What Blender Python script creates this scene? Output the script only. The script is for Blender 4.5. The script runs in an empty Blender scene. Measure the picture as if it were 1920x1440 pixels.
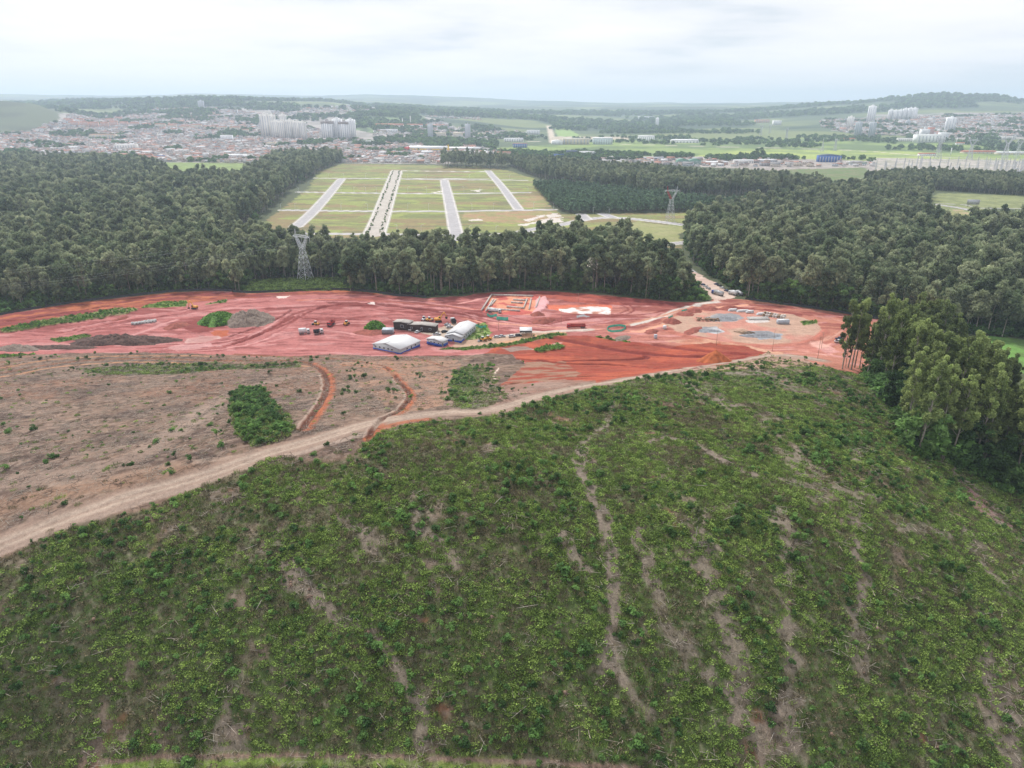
import bpy, math, random
import numpy as np
from mathutils import Vector, Matrix
random.seed(7)
RNG = np.random.default_rng(11)
S = bpy.context.scene

# ------------------------------------------------------------------ camera
CAM_H, PITCH, F = 130.0, math.radians(21.5), 1331.0
cam_d = bpy.data.cameras.new('camera')
cam = bpy.data.objects.new('camera', cam_d)
S.collection.objects.link(cam)
cam.location = (0, 0, CAM_H)
cam.rotation_euler = (math.radians(90) - PITCH, 0, 0)
cam_d.sensor_width = 36.0
cam_d.lens = 36.0 * F / 1920.0
cam_d.clip_start = 1.0
cam_d.clip_end = 60000.0
S.camera = cam

# ------------------------------------------------------------------ world and sun
SUN_EL, SUN_AZ = math.radians(52), math.radians(-25)     # azimuth measured from +Y towards +X
w = bpy.data.worlds.new('World'); S.world = w; w.use_nodes = True
nt = w.node_tree; nt.nodes.clear()
def wn(t, **k):
    n = nt.nodes.new(t)
    for a, b in k.items(): setattr(n, a, b)
    return n
wout = wn('ShaderNodeOutputWorld'); bg = wn('ShaderNodeBackground'); bg2 = wn('ShaderNodeBackground')
sky = wn('ShaderNodeTexSky'); sky.sky_type = 'NISHITA'; sky.sun_disc = False
sky.sun_elevation = SUN_EL; sky.sun_rotation = SUN_AZ; sky.air_density = 1.0; sky.dust_density = 2.0
nt.links.new(sky.outputs[0], bg.inputs[0]); bg.inputs[1].default_value = 0.09
tc = wn('ShaderNodeTexCoord')
sep = wn('ShaderNodeSeparateXYZ'); nt.links.new(tc.outputs['Generated'], sep.inputs[0])
def wm(op, a, b=None, clamp=False):
    n = wn('ShaderNodeMath'); n.operation = op; n.use_clamp = clamp
    for i, v in enumerate((a, b)):
        if v is None: continue
        if isinstance(v, (int, float)): n.inputs[i].default_value = v
        else: nt.links.new(v, n.inputs[i])
    return n.outputs[0]
zz = wm('ADD', wm('MAXIMUM', sep.outputs[2], 0.0), 0.09)
cx = wm('DIVIDE', sep.outputs[0], zz); cy = wm('DIVIDE', sep.outputs[1], zz)
cmb = wn('ShaderNodeCombineXYZ'); nt.links.new(cx, cmb.inputs[0]); nt.links.new(cy, cmb.inputs[1])
n1 = wn('ShaderNodeTexNoise'); n1.inputs['Scale'].default_value = 0.5; n1.inputs['Detail'].default_value = 7; n1.inputs['Roughness'].default_value = 0.5
nt.links.new(cmb.outputs[0], n1.inputs['Vector'])
cr = wn('ShaderNodeValToRGB'); nt.links.new(n1.outputs['Fac'], cr.inputs[0])
e = cr.color_ramp.elements
e[0].position = 0.33; e[0].color = (0.52, 0.60, 0.68, 1)
e[1].position = 0.60; e[1].color = (0.985, 0.96, 0.985, 1)
m = e.new(0.45); m.color = (0.83, 0.835, 0.87, 1)
m = e.new(0.50); m.color = (0.90, 0.89, 0.92, 1)
# pale blue band low over the horizon
hz = wm('MULTIPLY', sep.outputs[2], 12.0, True)
mix = wn('ShaderNodeMixRGB'); mix.inputs[1].default_value = (0.88, 0.90, 0.94, 1)
nt.links.new(hz, mix.inputs[0]); nt.links.new(cr.outputs[0], mix.inputs[2])
nt.links.new(mix.outputs[0], bg2.inputs[0]); bg2.inputs[1].default_value = 0.80
ms = wn('ShaderNodeMixShader'); ms.inputs[0].default_value = 0.93
nt.links.new(bg.outputs[0], ms.inputs[1]); nt.links.new(bg2.outputs[0], ms.inputs[2]); nt.links.new(ms.outputs[0], wout.inputs[0])

sl = bpy.data.lights.new('sun', 'SUN'); sl.energy = 2.8; sl.angle = math.radians(6); sl.color = (1.0, 0.965, 0.91)
so = bpy.data.objects.new('sun', sl); S.collection.objects.link(so)
sdir = Vector((math.sin(SUN_AZ)*math.cos(SUN_EL), math.cos(SUN_AZ)*math.cos(SUN_EL), math.sin(SUN_EL)))
so.rotation_euler = sdir.to_track_quat('Z', 'Y').to_euler(); so.location = (0, 0, 400)
S.view_settings.view_transform = 'Standard'; S.view_settings.look = 'None'
S.view_settings.exposure = 0.52; S.view_settings.gamma = 1.0; S.view_settings.use_curve_mapping = False
S.render.engine = 'CYCLES'
S.cycles.max_bounces = 6; S.cycles.diffuse_bounces = 3; S.cycles.glossy_bounces = 2; S.cycles.transmission_bounces = 2
S.cycles.transparent_max_bounces = 8; S.cycles.volume_bounces = 1
S.cycles.use_denoising = True

# ------------------------------------------------------------------ helpers: tags, meshes, materials
def tag(o, label=None, cat=None, group=None, kind=None):
    if label: o['label'] = label
    if cat: o['category'] = cat
    if group: o['group'] = group
    if kind: o['kind'] = kind
    return o
def empty(name, loc, rz=0, label=None, cat=None, group=None):
    o = bpy.data.objects.new(name, None); S.collection.objects.link(o)
    o.empty_display_size = 0.5
    o.location = loc; o.rotation_euler = (0, 0, rz)
    return tag(o, label, cat, group)
def raw_mesh(name, V, faces, mats=(), midx=None, smooth=False):
    """faces: (M,4) or (M,3) arrays or list of arrays"""
    me = bpy.data.meshes.new(name)
    V = np.asarray(V, dtype=np.float32).reshape(-1, 3)
    if isinstance(faces, np.ndarray): faces = [faces]
    faces = [np.asarray(f) for f in faces if len(f)]
    loops = np.concatenate([f.reshape(-1) for f in faces]).astype(np.int32)
    tot = np.concatenate([np.full(len(f), f.shape[1], np.int32) for f in faces])
    start = np.concatenate([[0], np.cumsum(tot)[:-1]]).astype(np.int32)
    me.vertices.add(len(V)); me.vertices.foreach_set('co', V.ravel())
    me.loops.add(len(loops)); me.loops.foreach_set('vertex_index', loops)
    me.polygons.add(len(tot)); me.polygons.foreach_set('loop_start', start); me.polygons.foreach_set('loop_total', tot)
    if midx is not None: me.polygons.foreach_set('material_index', np.asarray(midx, np.int32))
    if smooth: me.polygons.foreach_set('use_smooth', np.ones(len(tot), bool))
    for mt in mats: me.materials.append(mt)
    me.update(calc_edges=True)
    return me
def obj(name, me, parent=None, loc=None, **k):
    o = bpy.data.objects.new(name, me); S.collection.objects.link(o)
    if parent: o.parent = parent
    if loc is not None: o.location = loc
    return tag(o, **k)

def mat(name, col, rough=0.8, metal=0.0, var=0.12, scale=1.0, dirt=None, spec=0.3, bump=0.0):
    """procedural paint / earth: base colour broken by two noises"""
    m = bpy.data.materials.new(name); m.use_nodes = True
    t = m.node_tree; b = t.nodes['Principled BSDF']
    b.inputs['Roughness'].default_value = rough; b.inputs['Metallic'].default_value = metal
    b.inputs['Specular IOR Level'].default_value = spec
    tcn = t.nodes.new('ShaderNodeTexCoord')
    nz = t.nodes.new('ShaderNodeTexNoise'); nz.inputs['Scale'].default_value = scale; nz.inputs['Detail'].default_value = 5
    t.links.new(tcn.outputs['Object'], nz.inputs['Vector'])
    mx = t.nodes.new('ShaderNodeMixRGB')
    d = dirt if dirt else tuple(c*(1-2*var) for c in col)
    mx.inputs[1].default_value = (*[min(1, c*(1+var)) for c in col], 1); mx.inputs[2].default_value = (*d, 1)
    mr = t.nodes.new('ShaderNodeMapRange'); mr.inputs[1].default_value = 0.35; mr.inputs[2].default_value = 0.75
    t.links.new(nz.outputs['Fac'], mr.inputs[0]); t.links.new(mr.outputs[0], mx.inputs[0])
    t.links.new(mx.outputs[0], b.inputs['Base Color'])
    if bump:
        bp = t.nodes.new('ShaderNodeBump'); bp.inputs['Strength'].default_value = bump
        t.links.new(nz.outputs['Fac'], bp.inputs['Height']); t.links.new(bp.outputs[0], b.inputs['Normal'])
    return m

def hsh(ix, iy, seed=0):
    h = (ix.astype(np.int64)*374761393 + iy.astype(np.int64)*668265263 + seed*974711) & 0xFFFFFFFF
    h = ((h ^ (h >> 13)) * 1274126177) & 0xFFFFFFFF
    return ((h ^ (h >> 16)) & 0xFFFFFF) / float(0xFFFFFF)
def vnoise(x, y, seed=0):
    ix = np.floor(x); iy = np.floor(y); fx = x-ix; fy = y-iy
    fx = fx*fx*(3-2*fx); fy = fy*fy*(3-2*fy); ix = ix.astype(np.int64); iy = iy.astype(np.int64)
    a = hsh(ix, iy, seed); b = hsh(ix+1, iy, seed); c = hsh(ix, iy+1, seed); d = hsh(ix+1, iy+1, seed)
    return (a*(1-fx)+b*fx)*(1-fy) + (c*(1-fx)+d*fx)*fy
def fbm(x, y, scale, octv=4, seed=0, gain=0.5):
    x = np.asarray(x, float)/scale; y = np.asarray(y, float)/scale; s = 0; a = 1; n = 0
    for i in range(octv):
        s = s + a*vnoise(x, y, seed+i*17); n += a; a *= gain
        x, y = x*1.97*0.8-y*1.97*0.6+13.7, x*1.97*0.6+y*1.97*0.8+5.1
    return s/n
def sstep(a, b, x):
    t = np.clip((x-a)/(b-a), 0, 1); return t*t*(3-2*t)

# ------------------------------------------------------------------ terrain height
ct, st_ = math.cos(PITCH), math.sin(PITCH)
def ray(px, py):
    u = (np.asarray(px, float)-960)/F; v = (720-np.asarray(py, float))/F
    return np.stack([u, ct+v*st_, -st_+v*ct], -1)
def at_z(px, py, z):
    d = ray(px, py); t = (z-CAM_H)/d[..., 2]
    return np.stack([d[..., 0]*t, d[..., 1]*t, np.full(np.shape(t), 1.0)*z], -1)
def proj(x, y, z):
    dz = np.asarray(z)-CAM_H
    dep = y*ct - dz*st_; up = y*st_ + dz*ct
    return 960+F*x/dep, 720-F*up/dep
CP = [(0,1440,12),(480,1440,14),(960,1440,15),(1440,1440,13),(1920,1440,7),
 (0,1250,25),(480,1200,28),(960,1200,28),(1440,1200,26),(1920,1200,17),
 (0,1070,36),(300,1000,38),(700,1000,38),(1150,1000,37),(1500,1000,35),(1800,1080,25),(1920,1050,17),
 (0,950,38),(250,930,41),(500,870,44),(700,815,45),(950,770,40),(1150,725,35),(1300,705,30),(1500,690,24),(1600,705,19),
 (960,880,44),(1200,850,42),(1400,800,38),(1600,850,36),(1750,950,29),(1720,820,22),(1830,900,15),(1920,870,4),(1920,770,-2),(1800,740,-1),(1700,700,4),
 (0,800,26),(0,700,7),(0,664,1),(300,800,30),(300,700,9),(300,668,1.2),(500,760,28),(500,700,11),(500,668,1.2),(700,740,28),(700,692,11),(700,668,1.5),
 (850,720,22),(870,668,1),(1000,700,14),(1000,668,2),(1200,685,3),(1200,655,-1),(1400,668,2),(1340,680,3),(1500,665,6),(1620,680,4)]
CP += [(x, y, 0) for x, y in [(0,630),(0,600),(150,640),(150,600),(300,640),(300,580),(450,640),(450,570),(600,640),(600,600),(600,560),(750,640),(750,600),(750,565),(900,640),(900,600),(900,560),
 (1050,625),(1050,590),(1050,560),(1200,632),(1200,600),(1200,570),(1350,640),(1350,600),(1350,570),(1450,650),(1450,610),(1450,580),(1560,660),(1560,620),(1620,640),(1620,605)]]
cpa = np.array(CP, float)
cpw = at_z(cpa[:, 0], cpa[:, 1], cpa[:, 2])
extra = [(0,60,0),(-90,40,0),(90,40,-2),(0,20,-5),(-180,90,20),(200,80,2),(-260,150,36),(300,160,-5),(-300,260,30),(-400,330,4),
 (-500,480,-2),(-420,600,-3),(-200,640,-3),(0,650,-4),(200,640,-4),(420,600,-6),(600,500,-8),(560,350,-6),(-700,800,-6),(-300,800,-6),(0,800,-7),(300,800,-8),(700,800,-9),(-1000,1000,-6),(0,1000,-8),(1000,1000,-10),
 (1000,500,-10),(-1000,500,-2),(1000,100,-8),(-1000,100,20)]
cpw = np.vstack([cpw, np.array(extra, float)])
def tps_k(d2): return np.where(d2 > 0, 0.5*d2*np.log(np.maximum(d2, 1e-12)), 0)
SC = 200.0
P = cpw[:, :2]/SC
K = tps_k(((P[:, None]-P[None])**2).sum(-1)); NCP = len(P)
A = np.zeros((NCP+3, NCP+3)); A[:NCP, :NCP] = K + np.eye(NCP)*0.0015; A[:NCP, NCP:] = np.c_[np.ones(NCP), P]; A[NCP:, :NCP] = A[:NCP, NCP:].T
TW = np.linalg.solve(A, np.r_[cpw[:, 2], 0, 0, 0])
def near_z(x, y):
    x = x/SC; y = y/SC; z = TW[NCP]+TW[NCP+1]*x+TW[NCP+2]*y
    for i in range(NCP): z = z + TW[i]*tps_k((x-P[i, 0])**2+(y-P[i, 1])**2)
    return z
# far terrain: rows in the photo at distances FY for columns FS
FS = np.array([-900, -500, 0, 60, 120, 200, 400, 600, 700, 850, 1000, 1200, 1400, 1600, 1690, 1780, 1860, 1930, 2150, 2800], float)
FY = np.array([2300, 2700, 3300, 4000, 5000, 6500, 9000, 13000, 18000], float)
FP = np.array([[275,250,192,200,195,192,190,180,180],[272,246,189,200,195,192,190,180,180],[275,250,189,203,199,195,188,177,180],[278,256,194,204,200,194,189,178,180],
 [281,262,216,206,198,192,190,179,180],[282,265,234,215,193,192,190,180,180],[283,264,235,207,188,188,188,176,180],[284,264,238,214,192,190,190,180,182],[285,266,236,212,203,200,190,179,182],
 [285,270,250,225,212,206,200,182,184],[286,272,256,238,222,208,200,190,190],[286,273,258,246,233,212,200,194,193],[286,273,258,244,228,207,198,194,193],[286,272,253,232,213,194,192,192,192],
 [286,272,251,228,209,184,192,193,193],[286,271,248,224,206,175,190,193,193],[286,270,246,222,206,177,190,193,193],[286,270,246,221,207,186,190,192,192],[286,270,246,222,208,193,190,190,190],[286,270,246,222,208,188,190,188,188]], float)
dd = PITCH - np.arctan((720-FP)/F)
FZ = CAM_H - FY[None]*np.tan(dd)
FY_ = np.r_[1500.0, 1900.0, FY]; FZ_ = np.c_[np.full(len(FS), -9.0), np.full(len(FS), -8.0), FZ]
def far_z(x, y):
    y_ = np.maximum(y, 10); s = 960+1431*x/y_
    i = np.clip(np.searchsorted(FS, s)-1, 0, len(FS)-2); j = np.clip(np.searchsorted(FY_, y_)-1, 0, len(FY_)-2)
    a = np.clip((s-FS[i])/(FS[i+1]-FS[i]), 0, 1); b = np.clip((y_-FY_[j])/(FY_[j+1]-FY_[j]), 0, 1)
    a = a*a*(3-2*a)*0.6+a*0.4; b = b*b*(3-2*b)*0.5+b*0.5
    z = (FZ_[i, j]*(1-a)+FZ_[i+1, j]*a)*(1-b)+(FZ_[i, j+1]*(1-a)+FZ_[i+1, j+1]*a)*b
    amp = np.interp(y_, [2200, 3300, 5000, 9000, 13000], [0, 6, 26, 40, 55])
    return z + (fbm(x, y_, 900, 4, 5)-0.5)*amp*1.1
def base_z(x, y):
    x = np.asarray(x, float); y = np.asarray(y, float)
    t = sstep(780, 1000, y)
    zn = near_z(np.clip(x, -1100, 1100), np.minimum(y, 1010)) if True else 0
    fz = far_z(x, y)
    z = zn*(1-t)+fz*t
    side = sstep(620, 900, np.abs(x))*(1-t)
    return z*(1-side) + (-6.0)*side + (fbm(x, y, 60, 3, 2)-0.5)*1.2*sstep(900, 1500, y)
def ground(x, y):
    """final ground height incl. relief painted below (nearest grid vertex, bilinear)"""
    return lookup(ZG, x, y)
_ts = np.geomspace(60, 26000, 420)
def at(px, py):
    px = np.atleast_1d(np.asarray(px, float)); py = np.atleast_1d(np.asarray(py, float))
    d = ray(px, py); out = np.zeros((len(px), 3))
    for k in range(0, len(px), 400):
        dk = d[k:k+400]
        X = dk[:, 0:1]*_ts; Y = dk[:, 1:2]*_ts; Z = CAM_H+dk[:, 2:3]*_ts
        below = Z < base_z(X, Y)
        i = np.where(below.any(1), below.argmax(1), len(_ts)-1)
        lo = _ts[np.maximum(i-1, 0)]; hi = _ts[i]
        for _ in range(18):
            m = (lo+hi)/2
            b = CAM_H+dk[:, 2]*m < base_z(dk[:, 0]*m, dk[:, 1]*m)
            hi = np.where(b, m, hi); lo = np.where(b, lo, m)
        out[k:k+400] = np.c_[dk[:, 0]*hi, dk[:, 1]*hi, CAM_H+dk[:, 2]*hi]
    return out
def at1(px, py): return at(px, py)[0]

# ------------------------------------------------------------------ ground sheet: polar grid about the camera foot, painted in world space
RR = np.concatenate([np.arange(40, 96, 1.0), np.arange(96, 230, 0.45), np.arange(230, 400, 0.5), np.arange(400, 640, 0.85),
                     np.geomspace(640, 2500, 300), np.geomspace(2500, 18500, 215)[1:]])
AZ = np.radians(np.linspace(-52, 52, 1120))
NR, NA = len(RR), len(AZ)
R2, A2 = np.meshgrid(RR, AZ, indexing='ij')
GX = (R2*np.sin(A2)).ravel(); GY = (R2*np.cos(A2)).ravel()
GZ0 = base_z(GX, GY)
REL = np.zeros_like(GX)                       # relief added by cuttings, berms and ruts
COL = np.zeros((len(GX), 3)); WET = np.zeros_like(GX); VEG = np.zeros_like(GX)
wx = (fbm(GX, GY, 7, 3, 31)-0.5); wy = (fbm(GX, GY, 7, 3, 57)-0.5)
farw = np.clip(GY/400, 0.6, 6)
WXW = GX+wx*5*farw; WYW = GY+wy*5*farw         # coordinates warped a little so no painted edge is ruler straight
n_fine = fbm(GX, GY, 2.2, 3, 3); n_mid = fbm(GX, GY, 14, 4, 9); n_big = fbm(GX, GY, 70, 4, 21); n_far = fbm(GX, GY, 420, 4, 77)
def W(pts):
    a = np.array(pts, float); return at(a[:, 0], a[:, 1])[:, :2]
def bidx(xmin, ymin, xmax, ymax): return np.nonzero((GX > xmin) & (GX < xmax) & (GY > ymin) & (GY < ymax))[0]
def inside(poly, x, y):
    c = np.zeros(len(x), bool); n = len(poly)
    for i in range(n):
        x1, y1 = poly[i]; x2, y2 = poly[(i+1) % n]
        if y1 == y2: continue
        c ^= ((y1 > y) != (y2 > y)) & (x < (x2-x1)*(y-y1)/(y2-y1)+x1)
    return c
def dist_line(p, x, y):
    best = np.full(len(x), 1e18)
    for i in range(len(p)-1):
        ax, ay = p[i]; bx, by = p[i+1]; dx, dy = bx-ax, by-ay; L = dx*dx+dy*dy+1e-9
        t = np.clip(((x-ax)*dx+(y-ay)*dy)/L, 0, 1)
        best = np.minimum(best, (x-ax-t*dx)**2+(y-ay-t*dy)**2)
    return np.sqrt(best)
def smooth_line(p, n=6):
    p = np.asarray(p, float)
    if len(p) < 3: return p
    q = np.vstack([2*p[0]-p[1], p, 2*p[-1]-p[-2]]); out = []
    for i in range(1, len(q)-2):
        for k in range(n):
            t = k/n; a, b, c, d = q[i-1], q[i], q[i+1], q[i+2]
            out.append(0.5*((2*b)+(-a+c)*t+(2*a-5*b+4*c-d)*t*t+(-a+3*b-3*c+d)*t**3))
    out.append(q[-2]); return np.array(out)
def blend(ix, col, a):
    a = a[:, None]
    c = np.asarray(col, float)
    COL[ix] = COL[ix]*(1-a)+c*a
def area(pts, col=None, col2=None, noise=None, veg=None, wet=None, rel=None, warp=1.0, alpha=1.0, world=False, edge=0.0):
    w_ = np.array(pts, float) if world else W(pts)
    ix = bidx(w_[:, 0].min()-12, w_[:, 1].min()-12, w_[:, 0].max()+12, w_[:, 1].max()+12)
    if warp: ins = inside(w_, GX[ix]+(WXW[ix]-GX[ix])*warp, GY[ix]+(WYW[ix]-GY[ix])*warp)
    else: ins = inside(w_, GX[ix], GY[ix])
    ix = ix[ins]
    if col is not None:
        c = np.broadcast_to(np.array(col, float), (len(ix), 3))
        if col2 is not None:
            t = sstep(0.42, 0.6, (n_mid if noise is None else noise)[ix])[:, None]
            c = c*(1-t)+np.array(col2, float)*t
        COL[ix] = COL[ix]*(1-alpha)+c*alpha
    if veg is not None: VEG[ix] = veg
    if wet is not None: WET[ix] = wet
    if rel is not None: REL[ix] += rel
    return ix
def stroke(pts, width, col=None, rel=0.0, veg=None, alpha=1.0, soft=0.5, world=False, wet=None, warp=0.35, berm=0.0):
    p = smooth_line(np.array(pts, float) if world else W(pts)); h = width/2; pad = width*1.5+4
    ix = bidx(p[:, 0].min()-pad, p[:, 1].min()-pad, p[:, 0].max()+pad, p[:, 1].max()+pad)
    x = GX[ix]+(WXW[ix]-GX[ix])*warp; y = GY[ix]+(WYW[ix]-GY[ix])*warp
    d = dist_line(p, x, y); k = d < width*1.6; ix = ix[k]; d = d[k]
    a = (1-sstep(h*(1-soft), h*(1+soft*0.6), d))
    if col is not None: blend(ix, col, a*alpha)
    if rel: REL[ix] += rel*(1-sstep(0.2*h, 1.15*h, d))
    if berm: REL[ix] += berm*np.exp(-((d-h*1.25)/(h*0.4))**2)
    if veg is not None: VEG[ix] = VEG[ix]*(1-a)+veg*a
    if wet is not None: WET[ix] = np.maximum(WET[ix], wet*a)
    return ix

# colours of the ground (albedo)
PINK = (0.375, 0.132, 0.12); PINKL = (0.50, 0.24, 0.225); RED = (0.20, 0.042, 0.036); DRED = (0.15, 0.03, 0.026)
ORG = (0.25, 0.054, 0.03); ORGL = (0.42, 0.175, 0.108); RUST = (0.33, 0.095, 0.038); RUSTD = (0.13, 0.045, 0.025)
BRN = (0.195, 0.125, 0.088); BRND = (0.11, 0.07, 0.052); PATH = (0.34, 0.255, 0.20); GRAVEL = (0.235, 0.235, 0.245)
GRS = (0.070, 0.105, 0.028); GRSL = (0.15, 0.22, 0.05); SOIL = (0.17, 0.12, 0.095)

# -- far country
t = sstep(0.40, 0.62, n_far)[:, None]
COL[:] = np.array((0.075, 0.105, 0.05))*(1-t)+np.array((0.16, 0.19, 0.07))*t
hillk = (GY > 3800)
t = (sstep(0.46, 0.54, fbm(GX, GY, 600, 4, 91))*hillk)[:, None]
COL[:] = COL*(1-t)+np.array((0.035, 0.06, 0.03))*t
# -- forest floor between the site and the town
ix = np.nonzero((GY < 1750))[0]; COL[ix] = (0.07, 0.085, 0.04)
area([(-900,300),(0,296),(262,306),(300,312),(620,306),(950,300),(1500,318),(2800,330),(3000,345),(2500,420),(1900,430),(-900,420)], (0.07,0.085,0.04), warp=1)
# -- far plain on the right, bright meadows
area([(930,300),(930,278),(1150,262),(1500,258),(1800,268),(2600,280),(2600,320),(1700,312),(1300,300)], (0.20,0.27,0.075), (0.11,0.16,0.055), noise=fbm(GX, GY, 130, 4, 6))
area([(1250,300),(1400,280),(1700,284),(1920,300),(2300,310),(2200,325),(1640,312)], (0.30,0.36,0.09), (0.20,0.26,0.08), noise=fbm(GX, GY, 90, 4, 8))
area([(1600,318),(1640,296),(1900,300),(2400,312),(2400,345),(1900,338),(1660,332)], (0.40,0.36,0.32), (0.28,0.27,0.21))
area([(1120,300),(1240,292),(1640,302),(1640,322),(1500,322),(1300,312)], (0.36,0.32,0.29), (0.25,0.22,0.2))
area([(1470,318),(1620,314),(1650,330),(1620,346),(1530,345)], (0.12,0.17,0.06), (0.16,0.17,0.08))
stroke([(930,262),(1100,268),(1300,274),(1600,282),(1800,296),(2200,300)], 14, (0.55,0.48,0.40))
stroke([(1037,268),(1033,250),(1029,236)], 30, (0.50,0.42,0.33))
area([(1030,262),(1180,262),(1180,256),(1040,256)], (0.40,0.34,0.26))
area([(1045,256),(1040,240),(1060,238),(1090,256)], (0.22,0.32,0.09))
# -- town ground
area([(-900,304),(0,290),(262,304),(625,306),(830,308),(930,300),(930,262),(850,236),(760,208),(700,212),(640,205),(500,206),(380,200),(280,205),(120,212),(0,250),(-900,260)], (0.33,0.30,0.28), (0.22,0.20,0.18), noise=fbm(GX, GY, 60, 3, 14))
area([(1560,232),(1640,215),(1760,212),(2600,208),(2600,262),(1800,262),(1640,250),(1560,245)], (0.30,0.27,0.25), (0.12,0.15,0.1), noise=fbm(GX, GY, 120, 3, 15))
area([(640,240),(650,205),(760,200),(800,225),(780,245),(700,250)], (0.14,0.21,0.08), (0.05,0.08,0.035))
# grass hill at the far left, pasture ridges behind the town
area([(-900,262),(-400,205),(40,186),(118,212),(110,228),(60,246),(0,250)], (0.095,0.115,0.065), (0.065,0.08,0.05), noise=fbm(GX, GY, 200, 4, 33))
# -- grass strip in front of the town at left
area([(262,303),(480,308),(476,318),(430,336),(340,324),(290,311)], (0.20,0.27,0.075), (0.15,0.20,0.06))
# -- parcelled land: grass blocks and streets
LOT = [(596,322),(640,307),(900,312),(945,318),(1003,335),(1030,385),(1052,402),(1345,398),(1330,412),(1272,432),(1280,466),(1130,456),(1000,450),(860,456),(700,450),(640,446),(455,446),(520,398),(580,352)]
lot_i = area(LOT, (0.235,0.265,0.075), (0.20,0.20,0.075), noise=fbm(GX, GY*2.2, 34, 4, 41))
k = lot_i[fbm(GX[lot_i], GY[lot_i]*1.6, 55, 4, 43) > 0.56]; COL[k] = COL[k]*0.35+np.array((0.23,0.15,0.085))*0.65
k = lot_i[fbm(GX[lot_i], GY[lot_i]*3.5, 60, 3, 44) > 0.60]; COL[k] = COL[k]*0.55+np.array((0.09,0.11,0.05))*0.45
area([(870,398),(1030,396),(1045,404),(1050,412),(960,420),(868,412)], (0.34,0.22,0.12), (0.27,0.24,0.10), alpha=0.85)
area([(965,370),(1018,366),(1030,388),(975,390)], (0.34,0.23,0.13), (0.25,0.25,0.10), alpha=0.8)
STREET = (0.36, 0.345, 0.35); KERB = (0.55, 0.52, 0.50)
streets = []
def street(pts, width, kerb=True):
    streets.append(W(pts))
    if kerb: stroke(pts, width+5, KERB, warp=0, soft=0.15)
    stroke(pts, width, STREET, rel=-0.12, warp=0, soft=0.12)
for a, b in [((592,334),(730,335)), ((752,335),(912,335)), ((750,320),(915,322))]: street([a, b], 5)
street([(592,334),(985,338)], 8); street([(560,360),(700,362),(850,363),(990,361)], 8); street([(530,394),(700,396),(850,396),(1037,393)], 9)
street([(470,437),(690,439),(860,441),(1010,436)], 9)
street([(915,320),(940,349),(972,392)], 11); street([(640,336),(598,385),(555,425)], 13); street([(833,338),(845,390),(857,447)], 13)
stroke([(744,320),(729,362),(701,440)], 27, KERB, warp=0, soft=0.1)
stroke([(744,320),(729,362),(701,440)], 22, (0.42,0.385,0.34), warp=0, soft=0.1)
BOULEVARD = W([(744,320),(729,362),(701,440)])
street([(760,449),(860,450),(985,446)], 10)
street([(962,452),(975,436),(1010,428),(1060,420),(1100,411),(1150,408),(1220,414),(1300,424)], 12)
street([(1100,411),(1090,402)], 11); street([(1150,408),(1130,401)], 11)
street([(1180,470),(1215,462),(1280,455),(1330,452)], 12); street([(1215,462),(1245,480),(1290,505),(1320,530),(1345,552)], 8, False)
area([(1195,415),(1300,428),(1272,440),(1275,452),(1215,456),(1180,448),(1160,425)], (0.27,0.265,0.12), (0.24,0.25,0.10))
for q in ([(985,412),(1020,402),(1022,405),(990,416)], [(975,421),(1030,409),(1058,408),(1055,416),(1000,420),(980,425)], [(1022,404),(1045,400),(1055,406),(1030,408)], [(880,412),(900,410),(905,413),(885,415)], [(812,360),(828,357),(829,359),(815,362)], [(888,357),(900,355),(902,359),(890,360)]):
    area(q, (0.60,0.53,0.49), wet=0.8, warp=1.2, alpha=.85)  # puddles: the sky's reflection is painted in as a pale colour
# loop road and young plantation at the right
area([(1745,372),(1760,362),(1920,366),(2200,372),(2200,396),(1900,392),(1850,388),(1900,440),(1850,456),(1780,456),(1735,430)], (0.22,0.24,0.10), (0.17,0.19,0.08))
street([(1740,382),(1800,383),(1840,390),(1900,391),(2150,396)], 5, False); street([(1752,383),(1800,390),(1838,400),(1842,410),(1815,420)], 11, False)
area([(1770,398),(1800,392),(1825,402),(1822,412),(1790,410)], (0.36,0.28,0.17), (0.24,0.24,0.10))
# meadow at the right of the site
area([(1838,628),(1880,632),(1940,640),(2200,660),(2200,720),(1900,700),(1850,682),(1835,650)], (0.13,0.26,0.055), (0.10,0.17,0.045))
area([(462,524),(560,528),(640,524),(665,532),(650,547),(600,546),(560,548),(470,549)], (0.15,0.22,0.06), (0.11,0.16,0.05), veg=0.0)

# -- the red earthwork site
SITE = [(-500,640),(-200,612),(0,592),(60,581),(130,570),(200,561),(330,547),(400,545),(470,550),(560,546),(640,544),(700,549),(740,555),(800,559),(870,555),(930,548),(1000,545),(1060,548),(1140,553),(1200,561),(1270,567),(1330,566),
        (1345,558),(1400,562),(1480,573),(1560,584),(1620,595),(1680,604),(1720,615),(1700,660),(1680,700),(1600,704),(1560,690),(1480,676),(1440,662),(1400,672),(1330,690),(1230,705),(1100,720),(960,740),(900,700),(860,668),(700,668),(640,664),(480,672),(300,662),(200,664),(0,672),(-500,700)]
si = area(SITE, PINK, warp=0.5, veg=0)
strk = fbm(GX+25*wx, GY*7.0+60*wy+0.018*(GX-20)**2*0.25, 36, 4, 61)
strk2 = fbm(GX*1.3+20*wx, GY*11+40*wy, 22, 3, 62)
x_, y_ = GX[si], GY[si]
t = sstep(-20, 150, x_+30*(n_mid[si]-.5)); COL[si] = COL[si]*(1-t[:, None]*0.75)+np.array(ORGL)*t[:, None]*0.75          # paler and more orange to the right
t = sstep(0.46, 0.60, strk[si])*sstep(402, 435, y_+15*n_mid[si]); COL[si] = COL[si]*(1-0.78*t[:, None])+np.array(RED)*0.78*t[:, None]
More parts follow.
